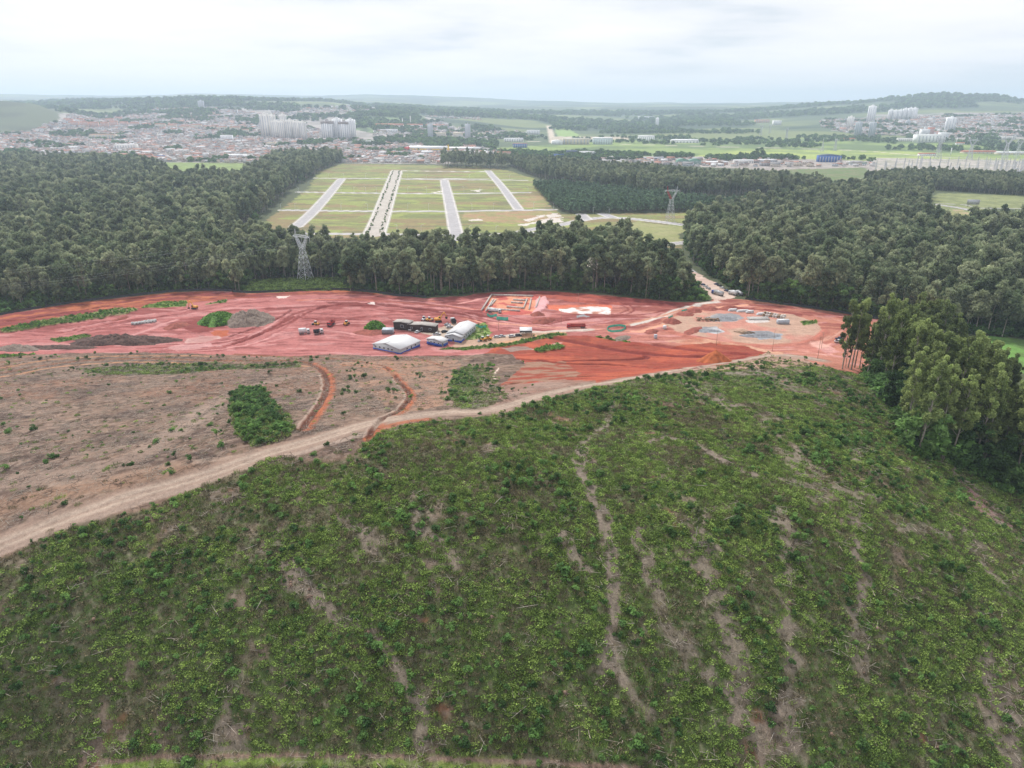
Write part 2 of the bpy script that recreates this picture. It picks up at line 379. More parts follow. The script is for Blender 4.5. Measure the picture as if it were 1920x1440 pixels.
t = sstep(0.53, 0.66, strk2[si])*sstep(0.3, 0.55, n_big[si]); COL[si] = COL[si]*(1-0.55*t[:, None])+np.array(DRED)*0.55*t[:, None]
t = sstep(0.60, 0.70, fbm(GX[si], GY[si]*4, 18, 3, 63)); COL[si] = COL[si]*(1-0.6*t[:, None])+np.array(PINKL)*0.6*t[:, None]
REL[si] += (strk[si]-0.5)*1.3+(strk2[si]-.5)*.8
# left part of the site
area([(-500,640),(0,592),(130,570),(330,547),(470,550),(560,546),(640,544),(720,551),(560,553),(420,562),(300,572),(200,586),(100,596),(0,616),(-500,680)], (0.37,0.115,0.05), RED, noise=strk, warp=0.6)
for p_, w_, c_ in [([(15,603),(80,594),(150,583),(200,574)], 3.5, DRED), ([(0,640),(120,625),(250,598),(330,590),(420,575)], 6, PINK), ([(0,655),(200,640),(330,600)], 4, PINKL), ([(-100,690),(100,662),(250,655),(400,655),(470,640),(560,600)], 5, PINK),
                   ([(440,640),(520,610),(560,585),(640,572)], 2.6, RED), ([(430,632),(505,605),(545,582)], 2.6, DRED), ([(300,655),(420,648),(480,630),(560,590)], 2.2, RED), ([(440,645),(540,606),(600,578),(700,574),(800,580),(900,590)], 3, RED),
                   ([(620,568),(720,572),(800,582),(860,590),(920,594)], 6, DRED), ([(500,580),(600,574),(700,570)], 4, RED), ([(560,563),(680,562),(800,571),(900,580)], 3, (0.5,0.16,0.1)), ([(540,595),(600,598),(680,600),(730,606)], 1.5, RED), ([(600,590),(700,592),(740,600)], 1.2, RED),
                   ([(860,570),(920,558),(1040,553),(1100,562)], 3, (0.62,0.30,0.27)), ([(900,552),(1040,551),(1160,562),(1330,575)], 7, RED), ([(1060,564),(1160,570),(1260,573)], 6, DRED),
                   ([(960,618),(1000,612),(1060,604),(1120,600)], 4, PINKL), ([(870,596),(900,604),(960,608),(1060,616),(1200,622)], 5, (0.66,0.31,0.22)), ([(1010,610),(1100,596),(1200,590),(1260,580)], 2, RED), ([(1100,566),(1160,566),(1190,580),(1160,592),(1100,598)], 2, RED), ([(1108,568),(1155,570),(1180,580),(1150,589)], 1.6, RED)]:
    stroke(p_, w_, c_, rel=-0.6 if c_ in (RED, DRED) else 0.1, alpha=0.85, berm=0.35 if w_ > 2.4 and c_ in (RED, DRED) else 0)
area([(930,548),(1080,549),(1210,561),(1290,568),(1240,574),(1100,569),(1040,560)], (0.36,0.085,0.055), RED, alpha=0.85)
# families of wheel ruts
rr_ = random.Random(5)
for rt, nrut, spread, cc in [([(-40,655),(150,657),(300,653),(420,648),(500,625),(560,590),(640,570)], 12, 11, (RED, PINKL, RED)), ([(0,640),(120,622),(250,598),(330,588),(430,572),(520,560)], 10, 9, (RED, PINKL, DRED)), ([(540,562),(700,566),(800,575),(900,590),(1000,612)], 10, 13, (RED, DRED, PINKL)),
    ([(640,574),(720,580),(800,588),(860,592),(930,608),(1060,618),(1180,620)], 9, 9, (RED, PINKL, RED)), ([(1185,622),(1235,600),(1270,586),(1345,568)], 8, 9, ((0.42,0.17,0.11), (0.5,0.3,0.22), RED)), ([(1250,634),(1340,646),(1440,655),(1540,648),(1590,625),(1600,605)], 9, 8, ((0.4,0.15,0.1), (0.55,0.32,0.25), (0.33,0.11,0.08))),
    ([(900,553),(1000,549),(1100,556),(1240,568),(1320,572)], 6, 8, (DRED, RED, RED)), ([(460,650),(540,630),(620,628),(700,640)], 7, 14, (RED, PINKL, PINKL)), ([(560,605),(640,600),(700,598),(730,604)], 6, 10, (RED, PINKL, RED)), ([(0,600),(150,578),(330,556),(450,556),(620,552),(720,556),(840,566)], 7, 7, (DRED, RED, (0.42,0.15,0.08))),
    ([(1400,570),(1500,582),(1600,600),(1660,620)], 7, 12, ((0.4,0.15,0.11), (0.55,0.3,0.24), (0.36,0.12,0.09))), ([(960,600),(1030,612),(1120,612),(1180,602),(1230,590)], 7, 10, (RED, PINKL, (0.36,0.13,0.09)))]:
    b0 = smooth_line(W(rt)); tg = np.gradient(b0, axis=0); nm_ = np.c_[-tg[:, 1], tg[:, 0]]/np.hypot(tg[:, 0], tg[:, 1])[:, None]
    for i in range(nrut):
        o_ = rr_.uniform(-spread, spread); i0 = rr_.randrange(0, max(1, len(b0)//2)); i1 = rr_.randrange(min(len(b0)-2, i0+len(b0)//3), len(b0)); wob = np.cumsum(np.random.default_rng(i+nrut).normal(0, .35, len(b0)))
        q_ = (b0+nm_*(o_+wob)[:, None])[i0:i1+1]
        if len(q_) > 2: stroke(q_[::2], rr_.uniform(0.8, 2.2), cc[i % 3], rel=-0.2, alpha=rr_.uniform(.5, .95), world=True)
# green berms and scrub on the left
for q in ([(5,618),(60,606),(150,592),(230,578),(262,580),(240,588),(130,606),(60,618),(10,624)],):
    area(q, (0.16,0.20,0.06), (0.20,0.17,0.08), veg=0.8, rel=0.8)
area([(270,572),(300,566),(350,563),(348,574),(300,577),(262,577)], (0.16,0.22,0.05), veg=0.8); area([(385,570),(430,560),(425,568),(380,572)], (0.15,0.16,0.06), veg=0.6)
area([(100,636),(160,626),(170,632),(110,642)], (0.13,0.18,0.05), veg=0.9); area([(-60,672),(40,662),(75,668),(60,672),(-60,685)], (0.12,0.17,0.05), veg=1.0)
area([(300,655),(320,648),(400,642),(410,648),(330,656)], PINKL, wet=0.6, alpha=.6, warp=1.5); area([(318,612),(330,608),(332,614),(322,618)], PINKL); area([(345,634),(372,630),(410,632),(395,640),(350,642)], (0.46,0.27,0.24), (0.36,0.15,0.13), wet=0.7, warp=1.5)
area([(400,622),(425,620),(428,630),(405,634)], (0.36,0.09,0.04), warp=1.4); area([(335,604),(375,600),(400,620),(372,626),(350,618)], RED)
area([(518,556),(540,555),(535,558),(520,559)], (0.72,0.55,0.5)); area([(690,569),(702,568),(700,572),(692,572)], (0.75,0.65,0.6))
# yard between the buildings, car park
area([(738,616),(770,612),(828,615),(852,602),(858,606),(842,628),(850,634),(830,632),(800,627),(760,620)], (0.43,0.34,0.27), (0.38,0.24,0.17), warp=0.3)
area([(868,633),(900,606),(910,604),(922,624),(915,632),(878,640)], (0.17,0.25,0.06), (0.22,0.26,0.10), veg=0.3, warp=0.4)
area([(845,650),(858,640),(900,638),(925,632),(980,626),(1060,621),(1060,628),(990,636),(940,648),(880,652)], (0.48,0.27,0.155), (0.42,0.28,0.20), warp=0.4)
stroke([(930,632),(990,624),(1060,620),(1110,618)], 4, (0.50,0.43,0.37))
area([(1180,612),(1230,600),(1244,590),(1216,596),(1190,606)], (0.55,0.47,0.41), warp=0.4)
stroke([(1185,608),(1235,595),(1270,582),(1310,571),(1345,566)], 5, (0.52,0.47,0.42)); stroke([(1160,612),(1240,592),(1300,575)], 2.5, (0.45,0.2,0.13)); stroke([(1200,622),(1270,600),(1330,580),(1400,572)], 4, (0.6,0.3,0.2))
area([(1345,566),(1322,548),(1300,528),(1285,510),(1300,508),(1330,525),(1380,556)], (0.56,0.43,0.36), (0.5,0.36,0.3))
# trench of the foundations, its pale rims, the pond bed beside it
area([(903,585),(922,553),(1012,556),(1022,562),(1010,588),(960,590)], (0.45,0.10,0.08), (0.60,0.26,0.16), noise=fbm(GX, GY, 6, 3, 5), warp=0.2, rel=-0.5)
area([(1005,560),(1022,557),(1030,566),(1018,584),(1000,588)], (0.62,0.33,0.33), warp=0.5, rel=0.8)
area([(1024,570),(1140,570),(1148,573),(1144,589),(1080,588),(1030,580)], (0.55,0.15,0.085), warp=0.25, rel=-0.8)
area([(1046,576),(1080,572),(1120,573),(1144,574),(1143,588),(1084,587),(1050,583)], (0.74,0.67,0.64), (0.40,0.15,0.09), noise=fbm(GX, GY, 7, 3, 6)-.05, warp=0.8, wet=0.9)  # whitish puddle: cement tone with wet sky glare painted into the colour
area([(1080,592),(1098,590),(1104,594),(1085,597)], GRAVEL)
# round storage yard at the right with gravel
area([(1245,606),(1270,592),(1330,582),(1400,580),(1480,588),(1530,604),(1545,622),(1500,640),(1430,646),(1340,636),(1270,622)], (0.46,0.21,0.16), (0.42,0.27,0.20), warp=0.5)
stroke([(1255,622),(1300,634),(1380,646),(1450,650),(1520,640),(1548,620)], 5, (0.40,0.14,0.10), rel=0.7); stroke([(1290,583),(1400,579),(1500,590)], 3, RED)
area([(1325,596),(1340,587),(1380,588),(1395,596),(1370,603),(1335,602)], GRAVEL, (0.5,0.42,0.37), wet=0.2); area([(1310,614),(1340,610),(1360,622),(1335,626)], (0.42,0.42,0.43), GRAVEL)
area([(1394,622),(1440,620),(1470,628),(1455,636),(1420,636)], GRAVEL, (0.28,0.30,0.33)); area([(1400,600),(1435,598),(1445,604),(1405,606)], (0.5,0.45,0.42))
area([(1500,603),(1530,600),(1528,608),(1505,609)], (0.14,0.2,0.05), veg=0.7)
area([(1240,640),(1320,636),(1420,652),(1480,664),(1440,666),(1330,650)], (0.52,0.30,0.20), ORGL, alpha=0.8)
area([(1485,645),(1540,640),(1570,655),(1550,668),(1500,660)], (0.42,0.16,0.12), (0.6,0.33,0.27)); area([(1530,655),(1560,650),(1575,660),(1550,664)], PINKL, alpha=.6)
# deep red cutting in the middle
CUT = [(1035,630),(1100,630),(1150,636),(1250,650),(1330,642),(1400,650),(1440,662),(1395,672),(1330,690),(1230,706),(1150,716),(1075,722),(1050,712),(935,724),(960,700),(985,680),(960,665),(905,664),(930,650),(1000,640)]
ci = area(CUT, ORG, (0.36,0.08,0.04), warp=0.4)
t = sstep(0.48, 0.58, strk[ci]); COL[ci] = COL[ci]*(1-0.7*t[:, None])+np.array((0.26,0.045,0.028))*0.7*t[:, None]
area([(985,680),(1060,676),(1090,700),(1075,716),(1000,716),(935,724),(960,700)], (0.27,0.15,0.10), ORG, noise=fbm(GX, GY*1.5, 9, 4, 71), warp=1.2)
for p_, w_, c_, r_ in [([(1030,632),(1100,645),(1180,660),(1300,668),(1340,664)], 6, (0.19,0.035,0.028), -1.3), ([(960,672),(1060,680),(1180,686),(1300,690),(1320,686)], 5, (0.20,0.04,0.028), -1.5), ([(1230,646),(1300,655),(1400,664)], 6, (0.22,0.04,0.03), -1.2),
                       ([(1060,676),(1200,672),(1210,668)], 4, (0.17,0.03,0.025), -1.2), ([(1310,668),(1380,672),(1400,668)], 4, (0.22,0.035,0.025), -.8), ([(930,724),(1000,714),(1080,705),(1160,706)], 2.5, RUSTD, -0.9), ([(1000,655),(1040,646),(1050,643)], 3.5, (0.62,0.38,0.30), 0.2)]:
    stroke(p_, w_, c_, rel=r_, alpha=0.9)
# crest edge of the cutting (grass fringe), scrub
stroke([(845,655),(900,652),(960,645),(1000,636),(1040,628),(1056,628)], 4.5, (0.13,0.20,0.05), veg=1.0, rel=0.5); stroke([(1120,632),(1150,636),(1180,642)], 2, (0.15,0.2,0.06), veg=0.7)
area([(998,658),(1010,652),(1050,646),(1058,652),(1048,656),(1015,662)], (0.11,0.17,0.04), veg=1.0, rel=1.0); area([(940,652),(985,648),(1000,654),(960,660)], (0.25,0.17,0.14))
stroke([(830,655),(880,652),(905,650)], 5, (0.08,0.13,0.04), veg=1.0)

# -- brown cleared plateau
PLAT = [(-600,700),(-100,685),(0,672),(80,664),(200,661),(300,662),(380,663),(480,668),(640,664),(700,668),(860,668),(905,664),(960,665),(985,682),(960,705),(935,724),(1075,716),(1120,722),(1000,755),(930,778),(860,786),(740,800),(660,860),(600,874),(520,868),(440,890),(300,950),(150,985),(0,1060),(-300,1160),(-700,1300)]
pi_ = area(PLAT, BRN, BRND, warp=0.5, veg=0)
x_, y_ = GX[pi_], GY[pi_]
t = sstep(0.50, 0.62, n_big[pi_]); COL[pi_] = COL[pi_]*(1-t[:, None]*0.55)+np.array((0.23,0.108,0.062))*t[:, None]*0.6
# windrow streaks: long pale and dark scratches running across
qx = x_+14*n_big[pi_]; qy = y_+16*(n_big[pi_]-.5)+5*(n_mid[pi_]-.5)
qx = qx+18*(fbm(x_, y_, 25, 3, 84)-.5); qy = qy+14*(fbm(x_, y_, 22, 3, 85)-.5)
sa = fbm(qx*0.9+qy*0.45, (qy*0.9-qx*0.42)*2.6, 8, 4, 81); sb = fbm(qx*0.6+qy*0.6, (qy*.8-qx*0.7)*2.8, 4.2, 4, 82)
t = sstep(0.56, 0.68, sa); COL[pi_] = COL[pi_]*(1-0.55*t[:, None])+np.array((0.25,0.175,0.135))*0.6*t[:, None]
t = sstep(0.58, 0.70, sb); COL[pi_] = COL[pi_]*(1-0.5*t[:, None])+np.array((0.066,0.042,0.032))*0.5*t[:, None]
t = sstep(0.62, 0.75, n_fine[pi_]); COL[pi_] = COL[pi_]*(1-0.4*t[:, None])+np.array((0.12,0.10,0.06))*0.4*t[:, None]
lt_ = fbm(x_, y_, 1.3, 2, 88); t = sstep(.55, .8, lt_); COL[pi_] = COL[pi_]*(1-.45*t[:, None])+np.array((0.27,0.20,0.155))*.45*t[:, None]; t = sstep(.5, .25, lt_); COL[pi_] *= (1-.3*t[:, None])
REL[pi_] += (sb-0.5)*0.3+(sa-0.5)*0.25+(n_fine[pi_]-.5)*.25
VEG[pi_] = 0.06
area([(600,680),(860,676),(850,730),(830,760),(740,780),(700,740),(650,700)], (0.36,0.20,0.13), BRN, noise=sb if False else n_mid, alpha=0.6)
area([(855,690),(925,680),(935,724),(960,745),(900,770),(850,765),(840,720)], (0.20,0.13,0.10), (0.15,0.14,0.08), alpha=0.8, veg=0.35)
# main dirt road along the crest and its branch
CREST = [(-300,1110),(-120,1062),(0,1022),(120,975),(250,930),(380,893),(500,852),(620,818),(720,790),(830,776),(915,772),(1000,748),(1080,728),(1160,716),(1250,700),(1330,688),(1400,676),(1470,668),(1540,678)]
stroke(CREST, 6.0, PATH, rel=-0.15, alpha=0.9); stroke(CREST, 9.5, (0.30,0.205,0.155), alpha=0.5)
c_ = np.array(CREST)[:9]; stroke([(x, y+14) for x, y in c_], 2.5, (0.42,0.325,0.265), alpha=0.6); stroke([(x, y-10) for x, y in c_], 1.5, (0.30,0.19,0.14), alpha=0.6)
stroke([(500,852),(420,858),(330,872),(180,900),(100,910)], 3, (0.34,0.25,0.195), alpha=.6)
stroke([(330,810),(380,770),(440,735),(520,712),(590,704)], 9, (0.29,0.21,0.165), alpha=0.6); stroke([(0,905),(120,890),(250,858),(340,805),(400,762)], 12, (0.28,0.20,0.155), alpha=0.6)
stroke([(0,950),(150,915),(330,880)], 10, (0.26,0.155,0.10), alpha=0.6)
area([(935,724),(1060,712),(1120,714),(1110,724),(1000,752),(930,774),(915,760),(940,740)], (0.28,0.185,0.145), (0.24,0.135,0.10), alpha=0.9)
# rust coloured drainage cuts
R1 = [(0,700),(100,682),(250,672),(400,676),(520,676),(580,680),(608,700),(612,730),(590,770),(568,803)]
R2_ = [(440,664),(560,668),(660,676),(720,686),(745,710),(768,740),(750,768),(715,785),(690,820)]
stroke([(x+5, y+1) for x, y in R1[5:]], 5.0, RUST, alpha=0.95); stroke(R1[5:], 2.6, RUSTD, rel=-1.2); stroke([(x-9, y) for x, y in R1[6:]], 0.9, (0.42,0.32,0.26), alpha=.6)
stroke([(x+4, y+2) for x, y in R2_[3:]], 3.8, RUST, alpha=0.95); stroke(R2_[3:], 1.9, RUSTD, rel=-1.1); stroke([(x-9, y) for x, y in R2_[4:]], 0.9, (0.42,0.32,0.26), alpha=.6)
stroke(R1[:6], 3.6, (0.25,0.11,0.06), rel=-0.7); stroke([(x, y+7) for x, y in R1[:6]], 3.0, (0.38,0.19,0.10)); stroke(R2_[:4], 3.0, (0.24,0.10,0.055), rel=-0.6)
stroke([(0,690),(100,674),(250,667),(400,668)], 3.0, (0.34,0.17,0.09)); stroke([(640,684),(720,692),(740,700)], 3, (0.36,0.15,0.075)); stroke([(640,700),(700,697)], 1, BRND)
stroke([(730,668),(790,674),(835,688)], 2.6, (0.24,0.10,0.055), rel=-0.5); stroke([(690,824),(740,795),(800,786)], 3.5, RUST, alpha=.7); stroke([(740,700),(800,706),(850,705)], 2.2, (0.33,0.15,0.085)); stroke([(935,690),(925,705),(930,716)], 0.9, (0.62,0.48,0.4))
# scrub islands on the plateau
ISLE = [(436,735),(470,727),(500,735),(510,755),(540,780),(552,805),(530,826),(480,834),(450,822),(440,795),(434,765)]
area(ISLE, (0.065,0.10,0.03), veg=1.6, warp=0.7, rel=0.5)
area([(150,692),(200,688),(290,684),(400,680),(460,684),(560,680),(566,689),(420,694),(330,702),(190,704)], (0.09,0.10,0.045), (0.12,0.10,0.06), veg=0.75, warp=1.3)
area([(848,700),(880,684),(905,700),(895,740),(860,750),(845,740)], (0.09,0.14,0.04), (0.16,0.13,0.09), veg=0.9, warp=0.8); area([(850,745),(920,740),(925,760),(870,775)], (0.13,0.13,0.07), SOIL, veg=0.4)

# -- green hillside in front
area([(1290,700),(1330,690),(1400,672),(1440,661),(1480,668),(1560,690),(1620,705),(1600,712),(1500,700),(1380,705),(1290,712)], (0.34,0.22,0.165), (0.26,0.17,0.12), veg=0.12, warp=0.4)
HILL = [(-900,1400),(-300,1195),(0,1062),(150,990),(300,955),(440,893),(520,866),(600,876),(660,862),(740,806),(860,790),(930,784),(1000,762),(1120,730),(1200,712),(1290,702),(1380,695),(1450,690),(1540,690),(1600,700),(1700,720),(2400,800),(3400,1400),(3400,2600),(-1800,2600)]
hw = W([p for p in HILL if p[1] < 1500])
hw = np.vstack([hw, [[420, 20], [-420, 20]]])
hi_ = area(hw, world=True, warp=0.8)
x_, y_ = GX[hi_], GY[hi_]
nn = fbm(x_, y_, 10, 4, 101); n2 = fbm(x_, y_, 2.4, 3, 102); n3 = fbm(x_, y_, 30, 3, 103)
gullies = fbm(x_*1.0+y_*0.15, y_*0.28, 9, 4, 104)                      # bare scars running down the slope
bare = 0.8*sstep(0.545, 0.67, gullies*0.34+nn*0.30+fbm(x_, y_, 3.0, 3, 108)*0.36+0.03*(sstep(-10, 70, x_)-0.6))
c = np.array(GRS)*(1-sstep(.4, .65, n3)[:, None])+np.array((0.075, 0.085, 0.034))*sstep(.4, .65, n3)[:, None]
c = c*(0.75+0.5*n2[:, None])
s_ = np.array(SOIL)*(0.8+0.45*n2[:, None])
t = sstep(0.60, 0.72, fbm(x_, y_, 8, 3, 105))[:, None]; s_ = s_*(1-t)+np.array((0.20,0.085,0.05))*t
COL[hi_] = c*(1-bare[:, None])+s_*bare[:, None]
VEG[hi_] = 1.0-0.9*bare
SC_ = (0.20, 0.16, 0.125)
def scar(pts, w_, a=0.9):
    p = smooth_line(W(pts)); ix = bidx(p[:, 0].min()-9, p[:, 1].min()-9, p[:, 0].max()+9, p[:, 1].max()+9)
    d = dist_line(p, GX[ix]+wx[ix]*4, GY[ix]+wy[ix]*4); q = (1-sstep(w_*.35, w_*.75, d+(1.8 if w_ > 2.5 else (0.7 if w_ > 1.2 else 0.3))*w_*(fbm(GX[ix], GY[ix], 3.2, 3, 120)-(.45 if w_ > 2.5 else .6))))*a
    blend(ix, SC_, q*(0.75+0.5*n_fine[ix]).clip(0, 1)); VEG[ix] = VEG[ix]*(1-q)+0.22*q
scar([(1150,730),(1148,770),(1120,810),(1085,850),(1090,890),(1120,940),(1145,1000),(1150,1080),(1150,1160),(1135,1230),(1160,1270),(1225,1330)], 1.5, 0.85)
for dx in (-6, 9): scar([(1075+dx,850),(1098+dx,900),(1130+dx,970),(1145+dx,1040),(1150+dx,1130),(1140+dx,1210)], 1.1, 1.0)
scar([(1120,1230),(1140,1262),(1150,1240)], 4); scar([(1225,828),(1300,826),(1350,860),(1420,890),(1500,905),(1590,920),(1640,935)], 2.3, 1.0)
for p_, w_ in [([(1310,960),(1320,1040),(1330,1100),(1360,1180),(1375,1240),(1385,1330),(1440,1400)], 4.5), ([(1250,1170),(1300,1220),(1340,1270),(1380,1330)], 3.5), ([(1470,960),(1478,1060),(1480,1180),(1485,1260),(1490,1350),(1480,1440)], 3.6),
               ([(1605,920),(1600,1000),(1620,1080),(1605,1160),(1610,1260)], 3.2), ([(1690,990),(1790,1010),(1850,1060),(1900,1120)], 3.0), ([(1200,990),(1210,1080),(1240,1150)], 3.2), ([(1850,1230),(1870,1330),(1900,1440)], 5), ([(1600,850),(1650,900)], 5), ([(1480,860),(1500,850),(1490,875)], 4),
               ([(1280,720),(1330,740),(1400,770),(1460,780)], 8), ([(1300,700),(1380,700),(1440,700)], 8), ([(620,940),(680,1010),(700,1030)], 3), ([(590,1140),(545,1085)], 3), ([(540,1060),(600,1130),(640,1160)], 2.5), ([(780,970),(840,1040),(850,1060)], 2.5), ([(1060,1010),(1100,1060)], 2.5), ([(420,1350),(440,1420)], 4), ([(1780,870),(1850,960),(1900,1000)], 6),
               ([(700,1180),(760,1270),(790,1390)], 2.2)]:
    scar(p_, w_)
stroke(HILL[1:17], 4.5, (0.12,0.10,0.06), veg=0.7, alpha=.8, warp=1.2)
def on_plateau(q_): return q_
_c = [(x, y-3) for x, y in CREST]; stroke(_c, 8.5, (0.25,0.175,0.135), veg=0.02, alpha=.8, warp=.5); stroke(_c, 4.6, (0.37,0.285,0.225), veg=0.0, alpha=.95, warp=.25, rel=-.1)
for s_ in (-1.1, 1.1): stroke([(x, y+s_*1.2) for x, y in _c], 0.8, (0.28,0.20,0.155), alpha=.7, warp=.2, rel=-.1)
area([(1800,900),(1850,940),(1900,990),(1920,1010),(1900,990),(1850,970),(1815,945)], (0.25,0.14,0.12), veg=0.05)
stroke([(965,782),(1000,800),(1040,830),(1075,855)], 2.6, (0.09,0.14,0.035), veg=0.9, alpha=.85)
area([(1100,1270),(1150,1262),(1165,1300),(1170,1380),(1110,1380)], (0.075,0.11,0.03), veg=0.95, alpha=.8)
area([(1200,1190),(1260,1200),(1290,1290),(1260,1310),(1215,1260)], (0.075,0.11,0.035), veg=0.95, alpha=.7)
stroke([(200,1436),(360,1428),(480,1424),(700,1428),(980,1436)], 2.2, (0.18,0.25,0.05), veg=0.3); stroke([(180,1428),(330,1421),(500,1417),(720,1421),(980,1430),(1200,1438)], 0.9, (0.24,0.16,0.12), veg=0.1)
area([(1180,770),(1420,760),(1500,860),(1640,920),(1920,1000),(1920,1080),(1700,1020),(1500,930),(1300,830)], (0.09,0.10,0.04), alpha=0.35)
ltr = sstep(.5, .72, fbm(x_, y_, 1.1, 3, 131))[:, None]*0.45; COL[hi_] = COL[hi_]*(1-ltr)+np.array((0.26, 0.215, 0.165))*ltr
ltr = sstep(.55, .75, fbm(x_, y_, 1.3, 3, 133))[:, None]*0.4; COL[hi_] = COL[hi_]*(1-ltr)+np.array((0.05, 0.04, 0.026))*ltr
REL[hi_] += (n2-0.5)*0.45+(nn-0.5)*0.8

def to2(a): return a.reshape(NR, NA)
ZG = to2(GZ0+REL); VG = to2(VEG)
def lookup(grid, x, y):
    x = np.asarray(x, float); y = np.asarray(y, float)
    r = np.hypot(x, y); a = np.arctan2(x, y)
    fr = np.interp(r, RR, np.arange(NR)); fa = np.clip((a-AZ[0])/(AZ[1]-AZ[0]), 0, NA-1.001)
    i = np.clip(fr.astype(int), 0, NR-2); j = fa.astype(int); u = fr-i; v = fa-j
    return (grid[i, j]*(1-v)+grid[i, j+1]*v)*(1-u)+(grid[i+1, j]*(1-v)+grid[i+1, j+1]*v)*u
def gz(x, y): return float(ground(x, y))

# ground material: painted soil colour broken up by procedural noise
gm = bpy.data.materials.new('ground'); gm.use_nodes = True
t = gm.node_tree; b = t.nodes['Principled BSDF']; b.inputs['Specular IOR Level'].default_value = 0.25
att = t.nodes.new('ShaderNodeAttribute'); att.attribute_name = 'soil'
wat = t.nodes.new('ShaderNodeAttribute'); wat.attribute_name = 'wet'
geo = t.nodes.new('ShaderNodeNewGeometry')
def tn(scale, detail=5, rough=0.6):
    n = t.nodes.new('ShaderNodeTexNoise'); n.inputs['Scale'].default_value = scale; n.inputs['Detail'].default_value = detail; n.inputs['Roughness'].default_value = rough
    t.links.new(geo.outputs['Position'], n.inputs['Vector']); return n.outputs['Fac']
def tmath(op, a, b_):
    n = t.nodes.new('ShaderNodeMath'); n.operation = op
    for i, v in enumerate((a, b_)):
        if isinstance(v, (int, float)): n.inputs[i].default_value = v
        else: t.links.new(v, n.inputs[i])
    return n.outputs[0]
na, nb, nc_ = tn(1.1), tn(0.16, 6), tn(3.6, 4, 0.7)
vv = tmath('ADD', tmath('MULTIPLY', na, 0.85), tmath('MULTIPLY', nb, 0.75)); vv = tmath('ADD', vv, tmath('MULTIPLY', nc_, 1.1)); vv = tmath('SUBTRACT', vv, 0.35)
vm = t.nodes.new('ShaderNodeVectorMath'); vm.operation = 'SCALE'
t.links.new(att.outputs['Color'], vm.inputs[0]); t.links.new(vv, vm.inputs['Scale']); t.links.new(vm.outputs[0], b.inputs['Base Color'])
t.links.new(tmath('SUBTRACT', 0.92, tmath('MULTIPLY', wat.outputs['Fac'], 0.6)), b.inputs['Roughness'])
bp = t.nodes.new('ShaderNodeBump'); bp.inputs['Strength'].default_value = 0.5; bp.inputs['Distance'].default_value = 0.5
t.links.new(tmath('ADD', na, nc_), bp.inputs['Height']); t.links.new(bp.outputs[0], b.inputs['Normal'])
ii = np.arange(NR*NA).reshape(NR, NA)
Q = np.stack([ii[:-1, :-1], ii[:-1, 1:], ii[1:, 1:], ii[1:, :-1]], -1).reshape(-1, 4)[:, ::-1]
gme = raw_mesh('ground', np.c_[GX, GY, ZG.ravel()], Q, [gm], smooth=True)
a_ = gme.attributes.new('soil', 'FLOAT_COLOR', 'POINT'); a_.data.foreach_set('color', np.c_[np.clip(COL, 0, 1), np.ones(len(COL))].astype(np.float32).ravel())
a_ = gme.attributes.new('wet', 'FLOAT', 'POINT'); a_.data.foreach_set('value', WET.astype(np.float32))
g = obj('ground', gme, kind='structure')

# ------------------------------------------------------------------ vegetation
def leaf_mat(name, c1, c2, rough=0.75, hue=0.0, patch=40.0):
    """foliage: colour varies per plant, per clump and over the land"""
    m = bpy.data.materials.new(name); m.use_nodes = True
    t = m.node_tree; b = t.nodes['Principled BSDF']; b.inputs['Roughness'].default_value = rough; b.inputs['Specular IOR Level'].default_value = 0.2
    oi = t.nodes.new('ShaderNodeObjectInfo'); at_ = t.nodes.new('ShaderNodeAttribute'); at_.attribute_name = 'tint'
    g_ = t.nodes.new('ShaderNodeNewGeometry'); nz = t.nodes.new('ShaderNodeTexNoise'); nz.inputs['Scale'].default_value = 1/patch; nz.inputs['Detail'].default_value = 3
    t.links.new(g_.outputs['Position'], nz.inputs['Vector'])
    def mth(op, a, b_, cl=False):
        n = t.nodes.new('ShaderNodeMath'); n.operation = op; n.use_clamp = cl
        for i, v in enumerate((a, b_)):
            if isinstance(v, (int, float)): n.inputs[i].default_value = v
            else: t.links.new(v, n.inputs[i])
        return n.outputs[0]
    k = mth('ADD', mth('MULTIPLY', oi.outputs['Random'], 0.55), mth('MULTIPLY', mth('SUBTRACT', nz.outputs['Fac'], 0.3), 1.1), True)
    mx = t.nodes.new('ShaderNodeMixRGB'); mx.inputs[1].default_value = (*c1, 1); mx.inputs[2].default_value = (*c2, 1); t.links.new(k, mx.inputs[0])
    v = mth('ADD', mth('MULTIPLY', at_.outputs['Fac'], 1.3), 0.35)
    v = mth('MULTIPLY', v, mth('ADD', mth('MULTIPLY', oi.outputs['Random'], 0.7), 0.65))
    vm = t.nodes.new('ShaderNodeVectorMath'); vm.operation = 'SCALE'; t.links.new(mx.outputs[0], vm.inputs[0]); t.links.new(v, vm.inputs['Scale'])
    t.links.new(vm.outputs[0], b.inputs['Base Color'])
    tl = t.nodes.new('ShaderNodeBsdfTranslucent'); t.links.new(vm.outputs[0], tl.inputs['Color'])
    ms_ = t.nodes.new('ShaderNodeMixShader'); ms_.inputs[0].default_value = 0.38
    t.links.new(b.outputs[0], ms_.inputs[1]); t.links.new(tl.outputs[0], ms_.inputs[2]); t.links.new(ms_.outputs[0], t.nodes['Material Output'].inputs['Surface'])
    return m
M_EUC = leaf_mat('eucalyptus_leaves', (0.135, 0.205, 0.095), (0.33, 0.34, 0.21), patch=32)
M_EUCN = leaf_mat('eucalyptus_leaves_near', (0.155, 0.215, 0.07), (0.29, 0.335, 0.125), patch=25)
M_PINE = leaf_mat('plantation_leaves', (0.11, 0.195, 0.105), (0.17, 0.25, 0.14), patch=60)
